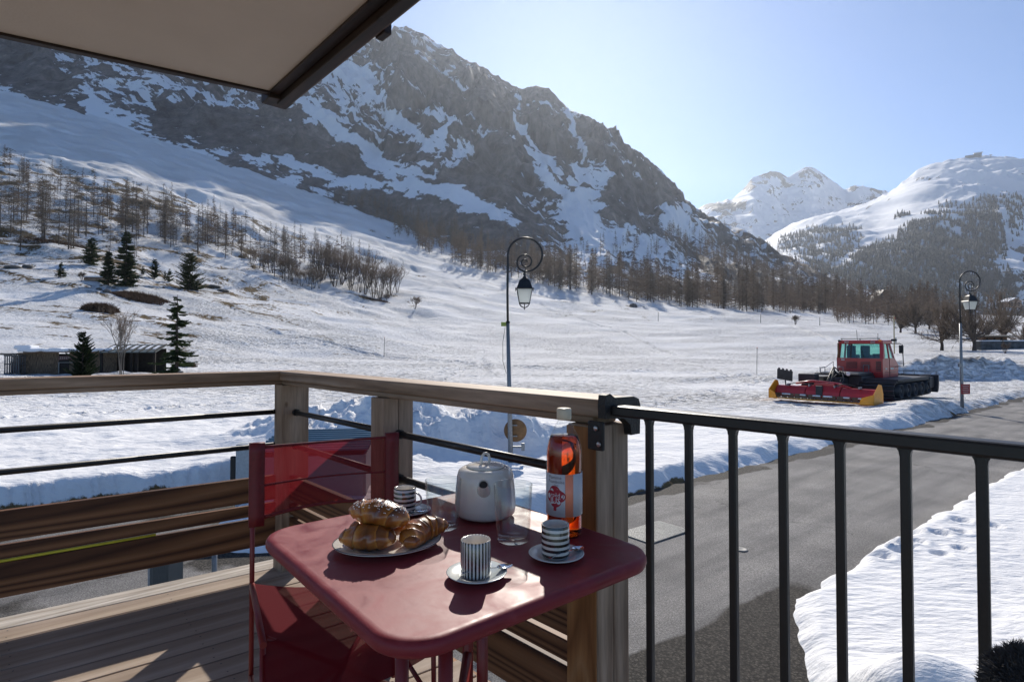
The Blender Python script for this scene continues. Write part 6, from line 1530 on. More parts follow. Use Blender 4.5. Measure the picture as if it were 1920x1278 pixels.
M_twig = plantmat('larch_twigs', (.115, .092, .074), (.22, .17, .13), trans=.3)
M_twigg = plantmat('grey_larch_twigs', (.10, .088, .078), (.18, .155, .13), trans=.25)
M_twigd = plantmat('bare_twigs', (.10, .08, .066), (.20, .15, .115), trans=.25)
M_need = plantmat('spruce_needles', (.018, .032, .014), (.05, .072, .028), trans=.25)
M_fardk = plantmat('far_conifer', (.010, .016, .018), (.026, .036, .036))
M_birch = plantmat('birch_bark', (.14, .12, .10), (.26, .23, .20))
M_brush = plantmat('dry_brush', (.06, .035, .022), (.14, .08, .05), trans=.1)
M_rockd = simple('field_rock', (.09, .085, .08), .85, var=.4, scale=2, bump=.6, bscale=6)

def nrm(a): return a / np.maximum(np.linalg.norm(a, axis=-1, keepdims=True), 1e-9)
def slivers(base, tip, w, rng, bend=None):
    """thin tapering blades from base to tip, random roll: two triangles each (kite)"""
    n = len(base); d = nrm(tip - base); s = nrm(np.cross(d, rng.normal(size=(n, 3)))) * w[:, None]
    mid = (base + tip) / 2
    if bend is not None: mid = mid + bend
    V = np.stack([base - s, base + s, mid + s * .7, mid - s * .7, tip], 1).reshape(-1, 3); o = np.arange(n)[:, None] * 5
    F1 = np.concatenate([o + np.array([[0, 1, 2]]), o + np.array([[0, 2, 3]]), o + np.array([[3, 2, 4]])])
    return V, F1
def trunk_np(h, r, rng, lean=.02, n=6, segs=6):
    z = np.linspace(0, 1, segs + 1); ox = np.cumsum(rng.normal(0, lean, segs + 1)) * h * .12; ox -= ox[0]; oy = np.cumsum(rng.normal(0, lean, segs + 1)) * h * .12; oy -= oy[0]
    a = np.arange(n) * 2 * np.pi / n; rr = r * (1 - z) ** .8 + .012
    V = np.stack([ox[:, None] + rr[:, None] * np.cos(a), oy[:, None] + rr[:, None] * np.sin(a), np.repeat((z * h - (z == 0) * .5)[:, None], n, 1)], -1).reshape(-1, 3)
    Fq = [(i * n + k, i * n + (k + 1) % n, (i + 1) * n + (k + 1) % n, (i + 1) * n + k) for i in range(segs) for k in range(n)]
    cen = lambda zz: np.stack([np.interp(zz, z * h, ox), np.interp(zz, z * h, oy), zz], -1)
    return V, np.array(Fq), cen
def larch(seed, h=18, nb=70, tw=7, spread=.15, wide=1.0, z0=.15, width=.03):
    rng = np.random.default_rng(seed); V, Fq, cen = trunk_np(h, .0085 * h, rng)
    z = h * (z0 + (1 - z0) * rng.uniform(0, 1, nb) ** .9); f = 1 - z / h; az = rng.uniform(0, 2 * np.pi, nb)
    L_ = h * spread * (.15 + .85 * np.minimum(1, f * 1.6)) * rng.uniform(.45, 1.1, nb) * (1 - .5 * np.clip((z0 + .12 - z / h) / .15, 0, 1))
    d = np.stack([np.cos(az), np.sin(az), rng.uniform(-.35, .15, nb)], -1); B = cen(z); T = B + d * L_[:, None]
    sv, sf = slivers(B, T, np.full(nb, width) * (h / 18), rng, np.stack([0 * z, 0 * z, -.08 * L_], -1))
    # twigs
    ii = np.repeat(np.arange(nb), tw); u = rng.uniform(.2, 1, len(ii)); b2 = B[ii] + (T[ii] - B[ii]) * u[:, None]; d2 = nrm(d[ii] * .7 + rng.normal(0, .75, (len(ii), 3)) + np.array([0, 0, -.15]))
    L2 = L_[ii] * rng.uniform(.2, .45, len(ii)) * wide
    tv, tf = slivers(b2, b2 + d2 * L2[:, None], np.full(len(ii), width * .8) * (h / 18), rng)
    return (V, Fq), (np.concatenate([sv, tv]), np.concatenate([sf, tf + len(sv)]))
def mk_proto(name, tr, cr, mt, mc, trunkname='trunk', crownname='crown'):
    a = np_mesh(trunkname, tr[0], tr[1], True); a.materials.append(mt); b_ = np_mesh(crownname, cr[0], cr[1]); b_.materials.append(mc); return a, b_
def put(name, pr, loc, rz, sc, label, cat, group, tn='trunk', cn='crown'):
    e = empty(name, loc, rz, label, cat, group); e.scale = (sc, sc, sc)
    for nm, me in ((tn, pr[0]), (cn, pr[1])):
        o = bpy.data.objects.new(nm, me); COL.objects.link(o); o.parent = e
    return e
LP = [mk_proto('larch', *larch(10 + i, 18, 95 + 10 * i, 9, .16 + .012 * (i % 4), 1.0, .08 + .05 * (i % 3), .040), M_bark, M_twigg) for i in range(8)]
LD = [mk_proto('larch', *larch(40 + i, 18, 150, 12, .19, 1.15, .06, .062), M_bark, M_twig) for i in range(5)]
LG = [mk_proto('larch', *larch(60 + i, 18, 120, 9, .18, 1.1, .06, .036), M_bark, M_twigg) for i in range(4)]

rnd = random.Random(21)
spots = []      # (x, y, z, h, region, dense)
def lo_curve(px): return np.interp(px, [-40, 0, 75, 140, 220, 300, 380, 440, 500, 560, 620, 660], [452, 455, 462, 480, 452, 462, 484, 505, 528, 540, 548, 540])
def hi_curve(px): return np.interp(px, [-40, 0, 100, 200, 300, 400, 500, 600, 660], [322, 328, 348, 380, 402, 432, 455, 478, 490])
fixed = [(38, 472, 19), (79, 459, 21), (84, 462, 20), (110, 470, 14), (128, 478, 21), (138, 474, 19), (133, 478, 12), (0, 440, 17), (20, 445, 16), (236, 446, 21), (248, 440, 19), (276, 444, 18), (308, 460, 15), (320, 466, 15), (330, 465, 13), (205, 505, 12), (252, 480, 6), (256, 480, 6)]
for (px, py, h) in fixed:
    x, y, z = gpt(px, py); spots.append((x, y, h, 'left', rnd.random() < .3))
n = 0
while n < 118:
    px = rnd.uniform(-30, 660); lo, hi = lo_curve(px), hi_curve(px); u = rnd.random() ** 1.25; py = lo + (hi - lo) * u
    x, y, z = gpt(px, py)
    if px < 210 and u < .28 and rnd.random() < .7: continue
    if y > 420: continue
    spots.append((x, y, rnd.uniform(10, 19) * (1 - .15 * u), 'left', rnd.random() < .35)); n += 1
def belt_lo(px): return np.interp(px, [760, 800, 850, 900, 960, 1040, 1100, 1160, 1230, 1300, 1400, 1500, 1600, 1700, 1745], [452, 482, 502, 516, 528, 545, 553, 562, 571, 578, 583, 587, 590, 597, 600])
n = 0
while n < 158:
    px = rnd.uniform(775, 1745); u = rnd.random() ** 1.6; py = belt_lo(px) - u * np.interp(px, [775, 900, 1100, 1300, 1745], [40, 42, 34, 18, 7])
    x, y, z = gpt(px, py)
    if y > 520: continue
    hp = np.interp(px, [775, 850, 1000, 1150, 1300, 1450, 1600, 1745], [50, 70, 84, 96, 104, 90, 74, 66]); h = hp * y / F * rnd.uniform(.55, 1.1)
    spots.append((x, y, min(h, 29), 'belt', rnd.random() < .85)); n += 1
spots = spots[:296]
lab = {'left': 'bare larch in the open wood on the left hillside', 'belt': 'bare brown larch in the dense belt along the foot of the mountain'}
grp = {'left': 'bare larches on the left hillside', 'belt': 'bare larches in the belt below the mountain'}
GX = np.array([s[0] for s in spots]); GY = np.array([s[1] for s in spots]); GZ, _ = ground_h(GX, GY, False)
FIXL = ['grey leafless larch alone left of the tallest front pair', 'tall leafless larch on the left of the front pair at far left', 'tall leafless larch on the right of the front pair at far left', 'shorter larch between the front pair and the front trio', 'tallest larch of the front trio above the upper spruces', 'leaning larch of the front trio above the upper spruces', 'shortest larch of the front trio above the upper spruces',
        'larch cut by the left edge of the view, in front of the wood', 'larch with a forked foot close to the left edge', 'tall larch rising right behind the tallest spruce', 'larch just right of the one behind the tallest spruce', 'larch above the small pale-green pine', 'larch at the lower edge of the wood, above the sapling', 'larch above the broad dark pine, left one of two', 'larch above the broad dark pine, right one of two',
        'slim young larch standing behind the narrow spruce', 'left one of the two tiny larches right of the tallest spruce', 'right one of the two tiny larches right of the tallest spruce']
def region(px, py, reg):
    if reg == 'left':
        if px < 170: return ('bare grey larch in the high wood at the left edge, above the front pair', 'larches high at the left edge')
        if px < 330: return ('bare grey larch in the wood directly above the upper spruces', 'larches above the upper spruces')
        if px < 480: return ('bare grey larch in the middle of the hillside wood, above the broad pine', 'larches above the broad pine')
        return ('bare grey larch among the shrubs at the thin right end of the hillside wood', 'larches beside the leafless thicket')
    if px < 940: return ('brown larch at the left end of the belt, left of the near street lamp', 'belt larches left of the near lamp')
    if px < 1130: return ('brown larch of the belt seen behind or just right of the near street lamp', 'belt larches behind the near lamp')
    if px < 1300: return ('brown larch in the tallest middle stretch of the belt, behind the lone boulder', 'belt larches behind the boulder')
    if px < 1480: return ('brown larch of the belt above the lone bush, below the rocky spur', 'belt larches below the spur')
    return ('brown larch at the far right end of the belt, toward the chalets', 'belt larches toward the chalets')
for k, (x, y, h, reg, dense) in enumerate(spots):
    pr = rnd.choice((LD if reg == 'belt' else LG) if dense else LP); sx_, sy_ = scr(x, y, float(GZ[k])); lb, gp = region(sx_, sy_, reg)
    if k < len(FIXL): lb, gp = FIXL[k], 'front larches of the left wood'
    put('larch_tree', pr, (x, y, float(GZ[k]) - .1), rnd.uniform(0, 6.28), h / 18, lb, 'larch', gp)

# ---- masses of further trees, one object each
def merge(protos, xs, ys, zs, hs, hbase, seed):
    rng = np.random.default_rng(seed); VV, FF = [], []; off = 0
    for x, y, z, h in zip(xs, ys, zs, hs):
        V, Fc = protos[rng.integers(len(protos))]; a = rng.uniform(0, 6.28); s = h / hbase; c, sn = math.cos(a) * s, math.sin(a) * s
        W = np.empty_like(V); W[:, 0] = V[:, 0] * c - V[:, 1] * sn + x; W[:, 1] = V[:, 0] * sn + V[:, 1] * c + y; W[:, 2] = V[:, 2] * s + z
        VV.append(W); FF.append(Fc + off); off += len(V)
    return np.concatenate(VV), np.concatenate(FF)
def tri(q): return np.concatenate([q[:, [0, 1, 2]], q[:, [0, 2, 3]]])
def lowlarch(seed, nb=60, tw=4, width=.15, spread=.17):
    t_, c_ = larch(seed, 18, nb, tw, spread, 1.2, .12, width); a = tri(t_[1]); return np.concatenate([t_[0], c_[0]]), np.concatenate([a, c_[1] + len(t_[0])])
LOW = [lowlarch(70 + i) for i in range(6)]
def grid_pick(G, n, fn, seed, pxr, pyr):
    rng = np.random.default_rng(seed); sx, sy = G[1], G[2]; out = []
    m = (sx > pxr[0]) & (sx < pxr[1]) & (sy > pyr[0]) & (sy < pyr[1]) & (G[0] > -1e9)
    m[-3:, :] = False
    idx = np.argwhere(m)
    if len(idx) == 0: return []
    D = G[4][m]; w_ = fn(sx[m], sy[m])
    # even out for the mesh's own screen density
    sel = rng.choice(len(idx), size=min(n, int((w_ > 0).sum())), replace=False, p=w_ / w_.sum())
    return [(float(G[3][tuple(idx[s])]), float(G[4][tuple(idx[s])]), float(G[5][tuple(idx[s])])) for s in sel]
xs, ys, zs, hs = [], [], [], []
rng = np.random.default_rng(5)
# behind the belt, on the terrain
n = 0
while n < 800:
    px = rng.uniform(740, 1760); up = np.interp(px, [740, 850, 1000, 1150, 1300, 1500, 1760], [42, 58, 62, 45, 30, 14, 8]); py = belt_lo(px) - rng.uniform(.15, 1) * up
    x, y, z = gpt(px, py, 150, 760)
    if y > 640: continue
    xs.append(x); ys.append(y); hs.append(rng.uniform(11, 24)); n += 1
# left hillside thin upper wood
n = 0
while n < 100:
    px = rng.uniform(-30, 700); lo, hi = lo_curve(px), hi_curve(px); py = lo + (hi - lo) * rng.uniform(.25, 1.15); x, y, z = gpt(px, py)
    xs.append(x); ys.append(y); hs.append(rng.uniform(8, 15)); n += 1
for _ in range(150):
    px = rng.uniform(1560, 1790); y = rng.uniform(235, 440); xs.append((px - CX) / F * y); ys.append(y); hs.append(rng.uniform(10, 19) * (y / 330) ** .6)
Z_, _ = ground_h(np.array(xs), np.array(ys), False); zs = list(Z_)
# upslope groups on the mountain's foot
def groups(sx, sy):
    w_ = np.zeros_like(sx)
    for (cx, cy_, rx, ry, s_) in [(180, 312, 14, 8, 3), (212, 322, 12, 8, 3), (245, 335, 12, 8, 3), (30, 265, 10, 12, .6), (80, 285, 22, 10, .8), (385, 305, 30, 10, 1), (360, 312, 12, 6, 1), (520, 365, 18, 12, 2), (560, 375, 20, 10, 1.4), (620, 372, 26, 10, 1.6), (655, 385, 20, 10, 2.5), (700, 385, 22, 10, 4),
                            (640, 400, 70, 12, 1.5), (730, 410, 40, 12, 3), (780, 430, 50, 14, 3), (850, 450, 60, 12, 2), (1040, 440, 40, 14, .5), (1240, 460, 40, 20, 1.2), (1330, 470, 50, 30, 2.2), (1400, 490, 60, 30, 2.6), (1480, 520, 60, 20, 2.6), (1560, 545, 50, 14, 2), (1290, 440, 30, 14, 1.2), (1150, 470, 60, 14, 1.0), (1100, 470, 120, 10, .6)]:
        w_ = w_ + s_ * np.exp(-(((sx - cx) / rx) ** 2 + ((sy - cy_) / ry) ** 2))
    return np.where(w_ > .12, w_, 0)
P_ = grid_pick(BIG, 900, groups, 3, (-20, 1700), (200, 580))
for (x, y, z) in P_: xs.append(x); ys.append(y); zs.append(z - .3); hs.append(rng.uniform(9, 20))
V, Fc = merge(LOW, xs, ys, zs, hs, 18, 8)
tag(link_mesh('larch_forest', np_mesh('larch_forest', V, Fc), M_twigd), 'brown leafless larch forest climbing the foot of the big mountain', 'forest', kind='stuff')
# dark forest on the round mountain
def lowcone(seed):
    rg = np.random.default_rng(seed); V, F_ = [], []
    for L_ in range(3):
        n = 5; z0 = L_ * .3 + .05; r = (.22 - .055 * L_) * rg.uniform(.8, 1.1); a = rg.uniform(0, 6); k = len(V)
        for i in range(n): V.append((r * math.cos(a + i * 1.2566) * rg.uniform(.7, 1.2), r * math.sin(a + i * 1.2566) * rg.uniform(.7, 1.2), z0 - rg.uniform(0, .05)))
        V.append((0, 0, z0 + .42)); F_ += [(k + i, k + (i + 1) % n, k + n) for i in range(n)]
    return np.array(V) * 1.0, np.array(F_)
CN = [lowcone(i) for i in range(6)]
def rforest(sx, sy):
    w_ = .25 * sstep(470, 520, sy)
    for (cx, cy_, rx, ry, s_) in [(1790, 460, 70, 45, 1.5), (1740, 440, 40, 24, 1), (1850, 430, 40, 40, 1.5), (1870, 380, 30, 12, .9), (1905, 400, 14, 30, .8), (1700, 500, 80, 35, 1.1), (1620, 490, 40, 30, .5), (1560, 440, 50, 16, .55), (1500, 460, 40, 18, .4), (1600, 470, 60, 20, .4), (1790, 385, 30, 6, .4), (1700, 405, 20, 8, .5), (1800, 540, 120, 25, 1.2), (1650, 540, 90, 25, 1), (1560, 500, 50, 25, .5), (1700, 450, 25, 22, .7)]:
        w_ = w_ + s_ * np.exp(-((np.abs((sx - cx) / rx)) ** 3 + (np.abs((sy - cy_) / ry)) ** 3))
    # open runs
    for (ax, ay, bx, by, wd) in [(1720, 400, 1560, 500, 9), (1880, 390, 1900, 500, 7), (1905, 500, 1915, 560, 12), (1760, 420, 1800, 440, 6), (1650, 400, 1620, 450, 8)]:
        ex, ey = bx - ax, by - ay; t_ = np.clip(((sx - ax) * ex + (sy - ay) * ey) / (ex * ex + ey * ey), 0, 1); w_ = w_ * (1 - np.exp(-((sx - ax - t_ * ex) ** 2 + (sy - ay - t_ * ey) ** 2) / wd ** 2))
    return np.where((w_ > .1) & (sy > 365), w_, 0)
P_ = grid_pick(RND, 9000, rforest, 4, (1420, 1935), (365, 590)); xs = [p[0] for p in P_]; ys = [p[1] for p in P_]; zs = [p[2] for p in P_]
V, Fc = merge(CN, xs, ys, [z - 1 for z in zs], rng.uniform(12, 24, len(xs)), 1.0, 9)
tag(link_mesh('conifer_forest', np_mesh('conifer_forest', V, Fc), M_fardk), 'dark conifer forest on the slopes of the round mountain', 'forest', kind='stuff')

# ---- spruces and pines
def spruce(seed, h, r, nb, cards, droop=.25, needle=.10, power=.85, up=0.0, z0=.05):
    rng = np.random.default_rng(seed); V, Fq, cen = trunk_np(h, .022 * h, rng, .008)
    z = h * (z0 + (.97 - z0) * np.sort(rng.uniform(0, 1, nb))); f = 1 - z / h; az = rng.uniform(0, 6.28, nb); L_ = r * f ** power * rng.uniform(.55, 1.18, nb) + .02 * h * .5
    d = np.stack([np.cos(az), np.sin(az), -droop * f ** .3 + up], -1); B = cen(z)
    ii = np.repeat(np.arange(nb), cards); u = rng.uniform(.03, 1, len(ii)) ** .85
    curve = np.stack([np.zeros(len(ii)), np.zeros(len(ii)), (.25 + up) * L_[ii] * u ** 2], -1)
    b2 = B[ii] + d[ii] * (L_[ii] * u)[:, None] + curve
    side = np.stack([-np.sin(az[ii]), np.cos(az[ii]), np.zeros(len(ii))], -1) * rng.choice([-1, 1], len(ii))[:, None]
    d2 = nrm(d[ii] * 1.0 + side * rng.uniform(.2, 1.1, len(ii))[:, None] + rng.normal(0, .18, (len(ii), 3)) + np.array([0, 0, -.12 + up]))
    L2 = needle * h * (.35 + .65 * (1 - u)) * (.35 + .65 * f[ii] ** .5) * rng.uniform(.6, 1.2, len(ii))
    cv, cf = slivers(b2, b2 + d2 * L2[:, None], L2 * .17 + .012, rng)
    bv, bf = slivers(B, B + d * L_[:, None] + np.stack([0 * L_, 0 * L_, (.25 + up) * L_], -1), np.full(nb, .012 * h * .25), rng)
    return (V, Fq), (np.concatenate([bv, cv]), np.concatenate([bf, cf + len(bv)]))
def conifer(px, py, top, width_px, label, seed, nb, cards, D=None, **k):
    if seed == 7: cards *= 3; nb = int(nb * 1.2); k['needle'] = .055; k['droop'] = .05; k['up'] = .06
    elif seed in (6, 8, 9, 12): k['droop'] = .0; k['up'] = .10; k['needle'] = .10; cards *= 2
    if seed == 2: cards *= 2; k['needle'] = .075; k['droop'] = -.1; k['up'] = .12
    if D is None or seed == 2: nb = int(nb * 1.7); cards = int(cards * 1.35)
    else: nb = int(nb * .9); cards = int(cards * 1.25)
    x, y, z = gpt(px, py) if D is None else (*at(px, py, D)[:2], 0); h = (py - top) * y / F; r = width_px / 2 * y / F
    z = gz(x, y) - .15; tr, cr = spruce(seed, h, r, nb, cards, **k); pr = mk_proto('spruce', tr, cr, M_bark, M_need)
    put(k.pop('nm', 'spruce_tree'), pr, (x, y, z), 0, 1, label, 'conifer', 'evergreens on the left slope')
conifer(331, 692, 537, 92, 'open-branched spruce standing at the right end of the timber hut', 1, 115, 46, D=44.0, droop=.35, needle=.085, power=.75, z0=.06)
conifer(155, 708, 616, 56, 'small dense pine in front of the timber hut door', 2, 90, 50, D=41.0, droop=-.25, needle=.13, power=.55, up=.25, z0=.02)
conifer(171, 505, 450, 40, 'dark spruce leftmost of the upper cluster', 3, 90, 34, droop=.2, needle=.13, power=.6)
conifer(203, 545, 478, 36, 'narrow dark spruce between two larger ones in the cluster', 4, 90, 34, droop=.2, needle=.13, power=.6)
conifer(236, 547, 440, 50, 'tallest spruce of the upper cluster, with a rusty top', 5, 120, 44, droop=.3, needle=.10, power=.7)
conifer(290, 517, 478, 26, 'small pale-green pine right of the spruce cluster', 6, 60, 34, droop=-.2, needle=.16, power=.55, up=.2)
conifer(356, 536, 463, 54, 'broad dense dark pine standing alone on the slope', 7, 150, 50, droop=-.2, needle=.12, power=.42, up=.25, z0=.0)
conifer(268, 512, 494, 14, 'tiny pine tight against the tallest spruce', 8, 40, 26, droop=-.2, needle=.18, up=.2)
conifer(318, 522, 496, 20, 'little bushy pine left of the broad dark pine', 9, 46, 30, droop=-.2, needle=.18, up=.2)
conifer(309, 520, 499, 12, 'smallest sapling left of the broad dark pine', 12, 36, 24, droop=-.2, needle=.18, up=.2)
conifer(114, 530, 498, 30, 'small ragged spruce by the rocks on the far left', 10, 40, 26, droop=.2, needle=.16)

# ---- bare broadleaf trees and shrubs
def branchy(seed, h, levels, spread, nstem=1, upw=.5, k=3, w0=.03, clear=.2, twigw=.010, fall=.68, ttw=5):
    rng = np.random.default_rng(seed); B, T, W = [], [], []
    def rec(p, d, L_, w_, lev):
        q = p + d * L_; B.append(p); T.append(q); W.append(w_)
        if lev == 0:
            for _ in range(ttw):
                dd = nrm(d + rng.normal(0, .45, 3)); pp = p + (q - p) * rng.uniform(.1, 1); B.append(pp); T.append(pp + dd * L_ * rng.uniform(.5, 1)); W.append(twigw)
            return
        for _ in range(k):
            dd = nrm(d + rng.normal(0, spread, 3) + np.array([0, 0, upw * .25])); u = rng.uniform(.35, 1.0) if lev < levels else rng.uniform(.5, 1)
            rec(p + (q - p) * u, dd, L_ * fall * rng.uniform(.75, 1.1), max(w_ * .62, twigw), lev - 1)
    for s in range(nstem):
        a = rng.uniform(0, 6.28); tilt = 0 if nstem == 1 else rng.uniform(.05, .45); d = nrm(np.array([math.cos(a) * tilt, math.sin(a) * tilt, 1.0])); p = np.array([math.cos(a) * .04 * h * (nstem > 1) * rng.random(), math.sin(a) * .04 * h * (nstem > 1) * rng.random(), -.1])
        rec(p, d, h * (clear if nstem == 1 else .38), w0 * h * (1 if nstem == 1 else .4), levels)
    B, T, W = map(np.array, (B, T, W)); top = T[:, 2].max(); sc_ = h / top; B *= sc_; T *= sc_
    return B, T, W, rng
def wood_plant(name, px, py, hpx, label, cat, group, seed, mt, mc, D=None, nm=('trunk', 'crown'), **k):
    x, y, z = gpt(px, py) if D is None else (*at(px, py, D)[:2], 0); h = hpx * y / F; z = gz(x, y) - .05
    k.setdefault('twigw', y * .00013); B, T, W, rg = branchy(seed, h, **k)
    thick = W > np.quantile(W, .94)
    a = slivers(B[thick], T[thick], W[thick], rg); a2 = slivers(B[thick], T[thick], W[thick], rg); a = (np.concatenate([a[0], a2[0]]), np.concatenate([a[1], a2[1] + len(a[0])]))
    b_ = slivers(B[~thick], T[~thick], W[~thick], rg)
    # round the main limbs
    mb = MB()
    for p, q, w_ in zip(B[thick], T[thick], W[thick]): mb.tube([p, (p + q) / 2, q], [w_, w_ * .85, w_ * .62], 6, cap=False)
    e = empty(name, (x, y, z), 0, label, cat, group); mb.build(nm[0], mt, e, weld=False); link_mesh(nm[1], np_mesh(nm[1], b_[0], b_[1]), mc, e)
    return e
wood_plant('birch_tree', 228, 706, 142, 'slender leafless birch in front of the timber hut', 'birch', None, 31, M_birch, M_twigd, D=41.5, nstem=5, levels=4, spread=.26, upw=.7, k=3, w0=.014, fall=.66, twigw=.007, ttw=3)
rr = random.Random(11)
for i in range(22):
    px = 596 + i * 7.0 + rr.uniform(-4, 4); py = 520 + (px - 596) * .21 + rr.uniform(-8, 8) + (6 if px > 650 else 0)
    wood_plant('bare_shrub', px, min(py, 556), rr.uniform(62, 84) * (1 if px < 730 else .9), 'tall leafless multi-stemmed shrub in the thicket at mid slope', 'shrub', 'leafless thicket at mid slope', 100 + i, M_bark, M_twigd, nstem=6, levels=3, spread=.25, upw=.8, k=3, w0=.016, nm=('stems', 'crown'), ttw=4)
for i in range(14):
    px = 478 + i * 9 + rr.uniform(-4, 4); py = lo_curve(px) + rr.uniform(-10, 2)
    wood_plant('bare_shrub', px, py, rr.uniform(34, 52), 'low leafless shrub under the larches left of the thicket', 'shrub', 'undergrowth shrubs left of the thicket', 140 + i, M_bark, M_twigd, nstem=6, levels=3, spread=.3, upw=.6, k=3, w0=.016, nm=('stems', 'crown'), ttw=4)
wood_plant('bare_shrub', 778, 584, 26, 'lone small bush in the open snow left of the near lamp', 'shrub', None, 171, M_bark, M_twigd, nstem=9, levels=3, spread=.35, upw=.3, k=3, w0=.02, nm=('stems', 'crown'))
wood_plant('bare_shrub', 1491, 611, 22, 'round bush alone in the far snow, below the larch belt', 'shrub', None, 172, M_bark, M_twigd, nstem=10, levels=3, spread=.3, upw=.4, k=3, w0=.02, nm=('stems', 'crown'))
wood_plant('bare_shrub', 152, 540, 20, 'dry spindly bush left of the upper spruces', 'shrub', None, 173, M_bark, M_twigd, nstem=9, levels=3, spread=.35, upw=.3, k=3, w0=.02, nm=('stems', 'crown'))
wood_plant('bare_shrub', 1884, 632, 26, 'spiky dark shrub at the foot of the stone wall', 'shrub', None, 174, M_bark, M_twigd, D=100, nstem=10, levels=3, spread=.25, upw=.4, k=3, w0=.02, nm=('stems', 'crown'))
wood_plant('bare_shrub', 724, 568, 18, 'small twiggy bush at the right end of the thicket', 'shrub', None, 175, M_bark, M_twigd, nstem=9, levels=3, spread=.35, upw=.3, k=3, w0=.02, nm=('stems', 'crown'))
def dome_tree(px, py, hpx, wpx, label, seed, D, mc=M_twig):
    x, y, _ = at(px, py, D); s = y / F; h = hpx * s; r = wpx * s / 2 * 1.3; rg = np.random.default_rng(seed); z = gz(x, y) - .1
    e = empty('bare_tree', (x, y, z), 0, label, 'tree', 'bare broadleaf trees on the right'); mb = MB()
    mb.tube([(0, 0, -.2), (.1, 0, h * .12), (.0, .1, h * .24)], [.035 * h, .027 * h, .024 * h], 8); B, T, W = [], [], []
    nl = 26
    for i in range(nl):
        a = rg.uniform(0, 6.28); e_ = rg.uniform(.05, 1.45); tgt = np.array([math.cos(a) * math.cos(e_) * r * .82, math.sin(a) * math.cos(e_) * r * .82, h * .30 + math.sin(e_) * h * .60])
        b0 = np.array([0, 0, h * rg.uniform(.10, .26)]); mid = b0 * .45 + tgt * .55 + np.array([0, 0, -.04 * h]) + rg.normal(0, .03 * h, 3)
        mb.tube([b0, (b0 + mid) / 2 + rg.normal(0, .01 * h, 3), mid, (mid + tgt) / 2 + rg.normal(0, .02 * h, 3), tgt], [.012 * h, .009 * h, .006 * h, .004 * h, .002 * h], 5, cap=False)
        for j in range(26):
            u = rg.uniform(.25, 1); p = b0 + (mid - b0) * min(1, u * 1.8) if u < .55 else mid + (tgt - mid) * (u - .55) / .45; d = nrm(p - np.array([0, 0, h * .15]) + rg.normal(0, .35, 3) * h * .3); L_ = h * rg.uniform(.10, .22)
            q = p + d * L_; B.append(p); T.append(q); W.append(.0022 * h)
            for k_ in range(9):
                pp = p + (q - p) * rg.uniform(.2, 1); dd = nrm(d + rg.normal(0, .55, 3)); B.append(pp); T.append(pp + dd * h * rg.uniform(.03, .09)); W.append(max(.0012 * h, y * .00016))
    v_, f_ = slivers(np.array(B), np.array(T), np.array(W), rg); mb.build('trunk', M_bark, e, weld=False); link_mesh('crown', np_mesh('crown', v_, f_), mc, e)
BT = dict(levels=6, spread=.48, upw=.45, k=3, w0=.026, fall=.74, ttw=3)
for (px, py, hp, wp_, D, lb, sd_) in [(1765, 609, 92, 62, 118, 'broad bare tree with a rounded brown crown left of the distant lamp', 201), (1826, 612, 112, 92, 112, 'largest bare tree, spreading behind the distant lamp', 202), (1880, 602, 100, 60, 140, 'bare tree with a wide crown behind the timber shed', 203), (1716, 599, 62, 50, 190, 'bushy bare tree right of the far chalets', 204),
        (1688, 600, 58, 42, 200, 'bare bushy tree just right of the tall dark chalet', 205), (1917, 600, 40, 60, 130, 'low bare tree cut by the right edge of the view', 206), (1742, 600, 52, 36, 210, 'smaller bare tree behind the broad one', 207), (1850, 604, 56, 60, 150, 'low bare tree between the largest tree and the shed', 208), (1800, 606, 60, 50, 160, 'low bare tree left of the largest one', 209)]:
    dome_tree(px, py, hp, wp_, lb, sd_, D)
# dry brush patches and rocks
def brush(px, py, wpx, hpx, label, n, seed):
    x, y, z = gpt(px, py); s = y / F; rg = np.random.default_rng(seed); W_, H_ = wpx * s, hpx * s
    bx = rg.uniform(-W_ / 2, W_ / 2, n); by = rg.uniform(-.5, .5, n) * W_ * .35; hh = H_ * np.sqrt(np.clip(1 - (bx / (W_ / 2)) ** 2, .05, 1)) * rg.uniform(.5, 1.1, n)
    zz, _ = ground_h(x + bx, y + by, False); B = np.stack([bx, by, zz - z], -1); T = B + np.stack([rg.normal(0, .4, n) * hh, rg.normal(0, .4, n) * hh, hh], -1)
    v_, f_ = slivers(B, T, np.full(n, .035 * H_ + .015), rg); tag(link_mesh('brush_patch', np_mesh('brush', v_, f_), M_brush, None, (x, y, z)), label, 'brush', kind='stuff')
brush(188, 592, 62, 17, 'dark red-brown brush patch in the snow above the hut', 2600, 1); brush(262, 565, 100, 9, 'long low strip of brown brush below the spruces', 2600, 2)
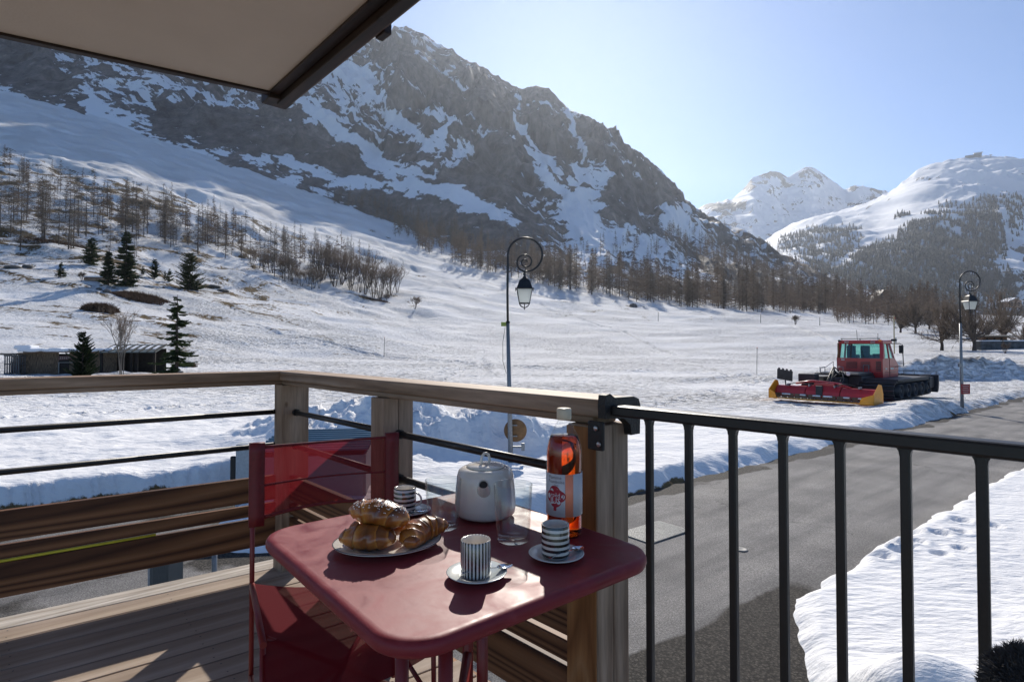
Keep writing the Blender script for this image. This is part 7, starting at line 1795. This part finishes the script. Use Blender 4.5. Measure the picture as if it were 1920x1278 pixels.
brush(350, 694, 34, 9, 'mossy yellow-brown tuft at the foot of the open spruce', 700, 3)
brush(100, 462, 120, 8, 'strip of dead grass along the larches at far left', 1800, 4); brush(690, 560, 80, 7, 'dead grass under the leafless thicket', 1200, 5)
def rock(px, py, wpx, hpx, label, seed):
    x, y, z = gpt(px, py); s = y / F; bm = bmesh.new(); bmesh.ops.create_icosphere(bm, subdivisions=3, radius=1)
    for v in bm.verts:
        n_ = 1 + .28 * float(fbm(np.array([v.co.x * 1.6 + seed]), np.array([v.co.y * 1.6 + v.co.z * 2]), 3, seed)[0]); v.co = Vector((v.co.x * wpx * s / 2 * n_, v.co.y * wpx * s / 2 * n_, v.co.z * hpx * s * n_ * .8))
    me = bpy.data.meshes.new('rock'); bm.to_mesh(me); bm.free()
    tag(link_mesh('boulder', me, M_rockd, None, (x, y, gz(x, y))), label, 'boulder', 'boulders in the snow')
rock(1187, 575, 15, 8, 'lone dark boulder in the far field before the larch belt', 3); rock(52, 512, 18, 7, 'dark boulder on the far left slope, right of its flat neighbour', 4); rock(25, 518, 26, 6, 'flat dark boulder nearest the left edge', 5)
rock(200, 558, 14, 8, 'boulder just above the red-brown brush patch', 6); rock(186, 554, 10, 4, 'smaller flat stone left of the boulder above the brush', 7); rock(418, 541, 20, 6, 'flat dark boulder downhill right of the broad pine', 8); rock(400, 533, 24, 5, 'long brown boulder next to the broad dark pine', 9)

# ================================================================== HAZE
hz_m = bpy.data.materials.new('valley_air'); hz_m.use_nodes = True; _t = hz_m.node_tree; _t.nodes.remove(_t.nodes['Principled BSDF'])
pv = _t.nodes.new('ShaderNodeVolumePrincipled'); pv.inputs['Color'].default_value = (.80, .88, 1.0, 1); pv.inputs['Density'].default_value = 6.5e-5; pv.inputs['Anisotropy'].default_value = .58
_t.links.new(pv.outputs[0], _t.nodes['Material Output'].inputs['Volume'])
mb = MB(); mb.box((0, 0, 0), (14000, 5600, 1500)); hzo = mb.build('haze', hz_m, None, (0, 2300, 750 - 1.5)); tag(hzo, kind='stuff')
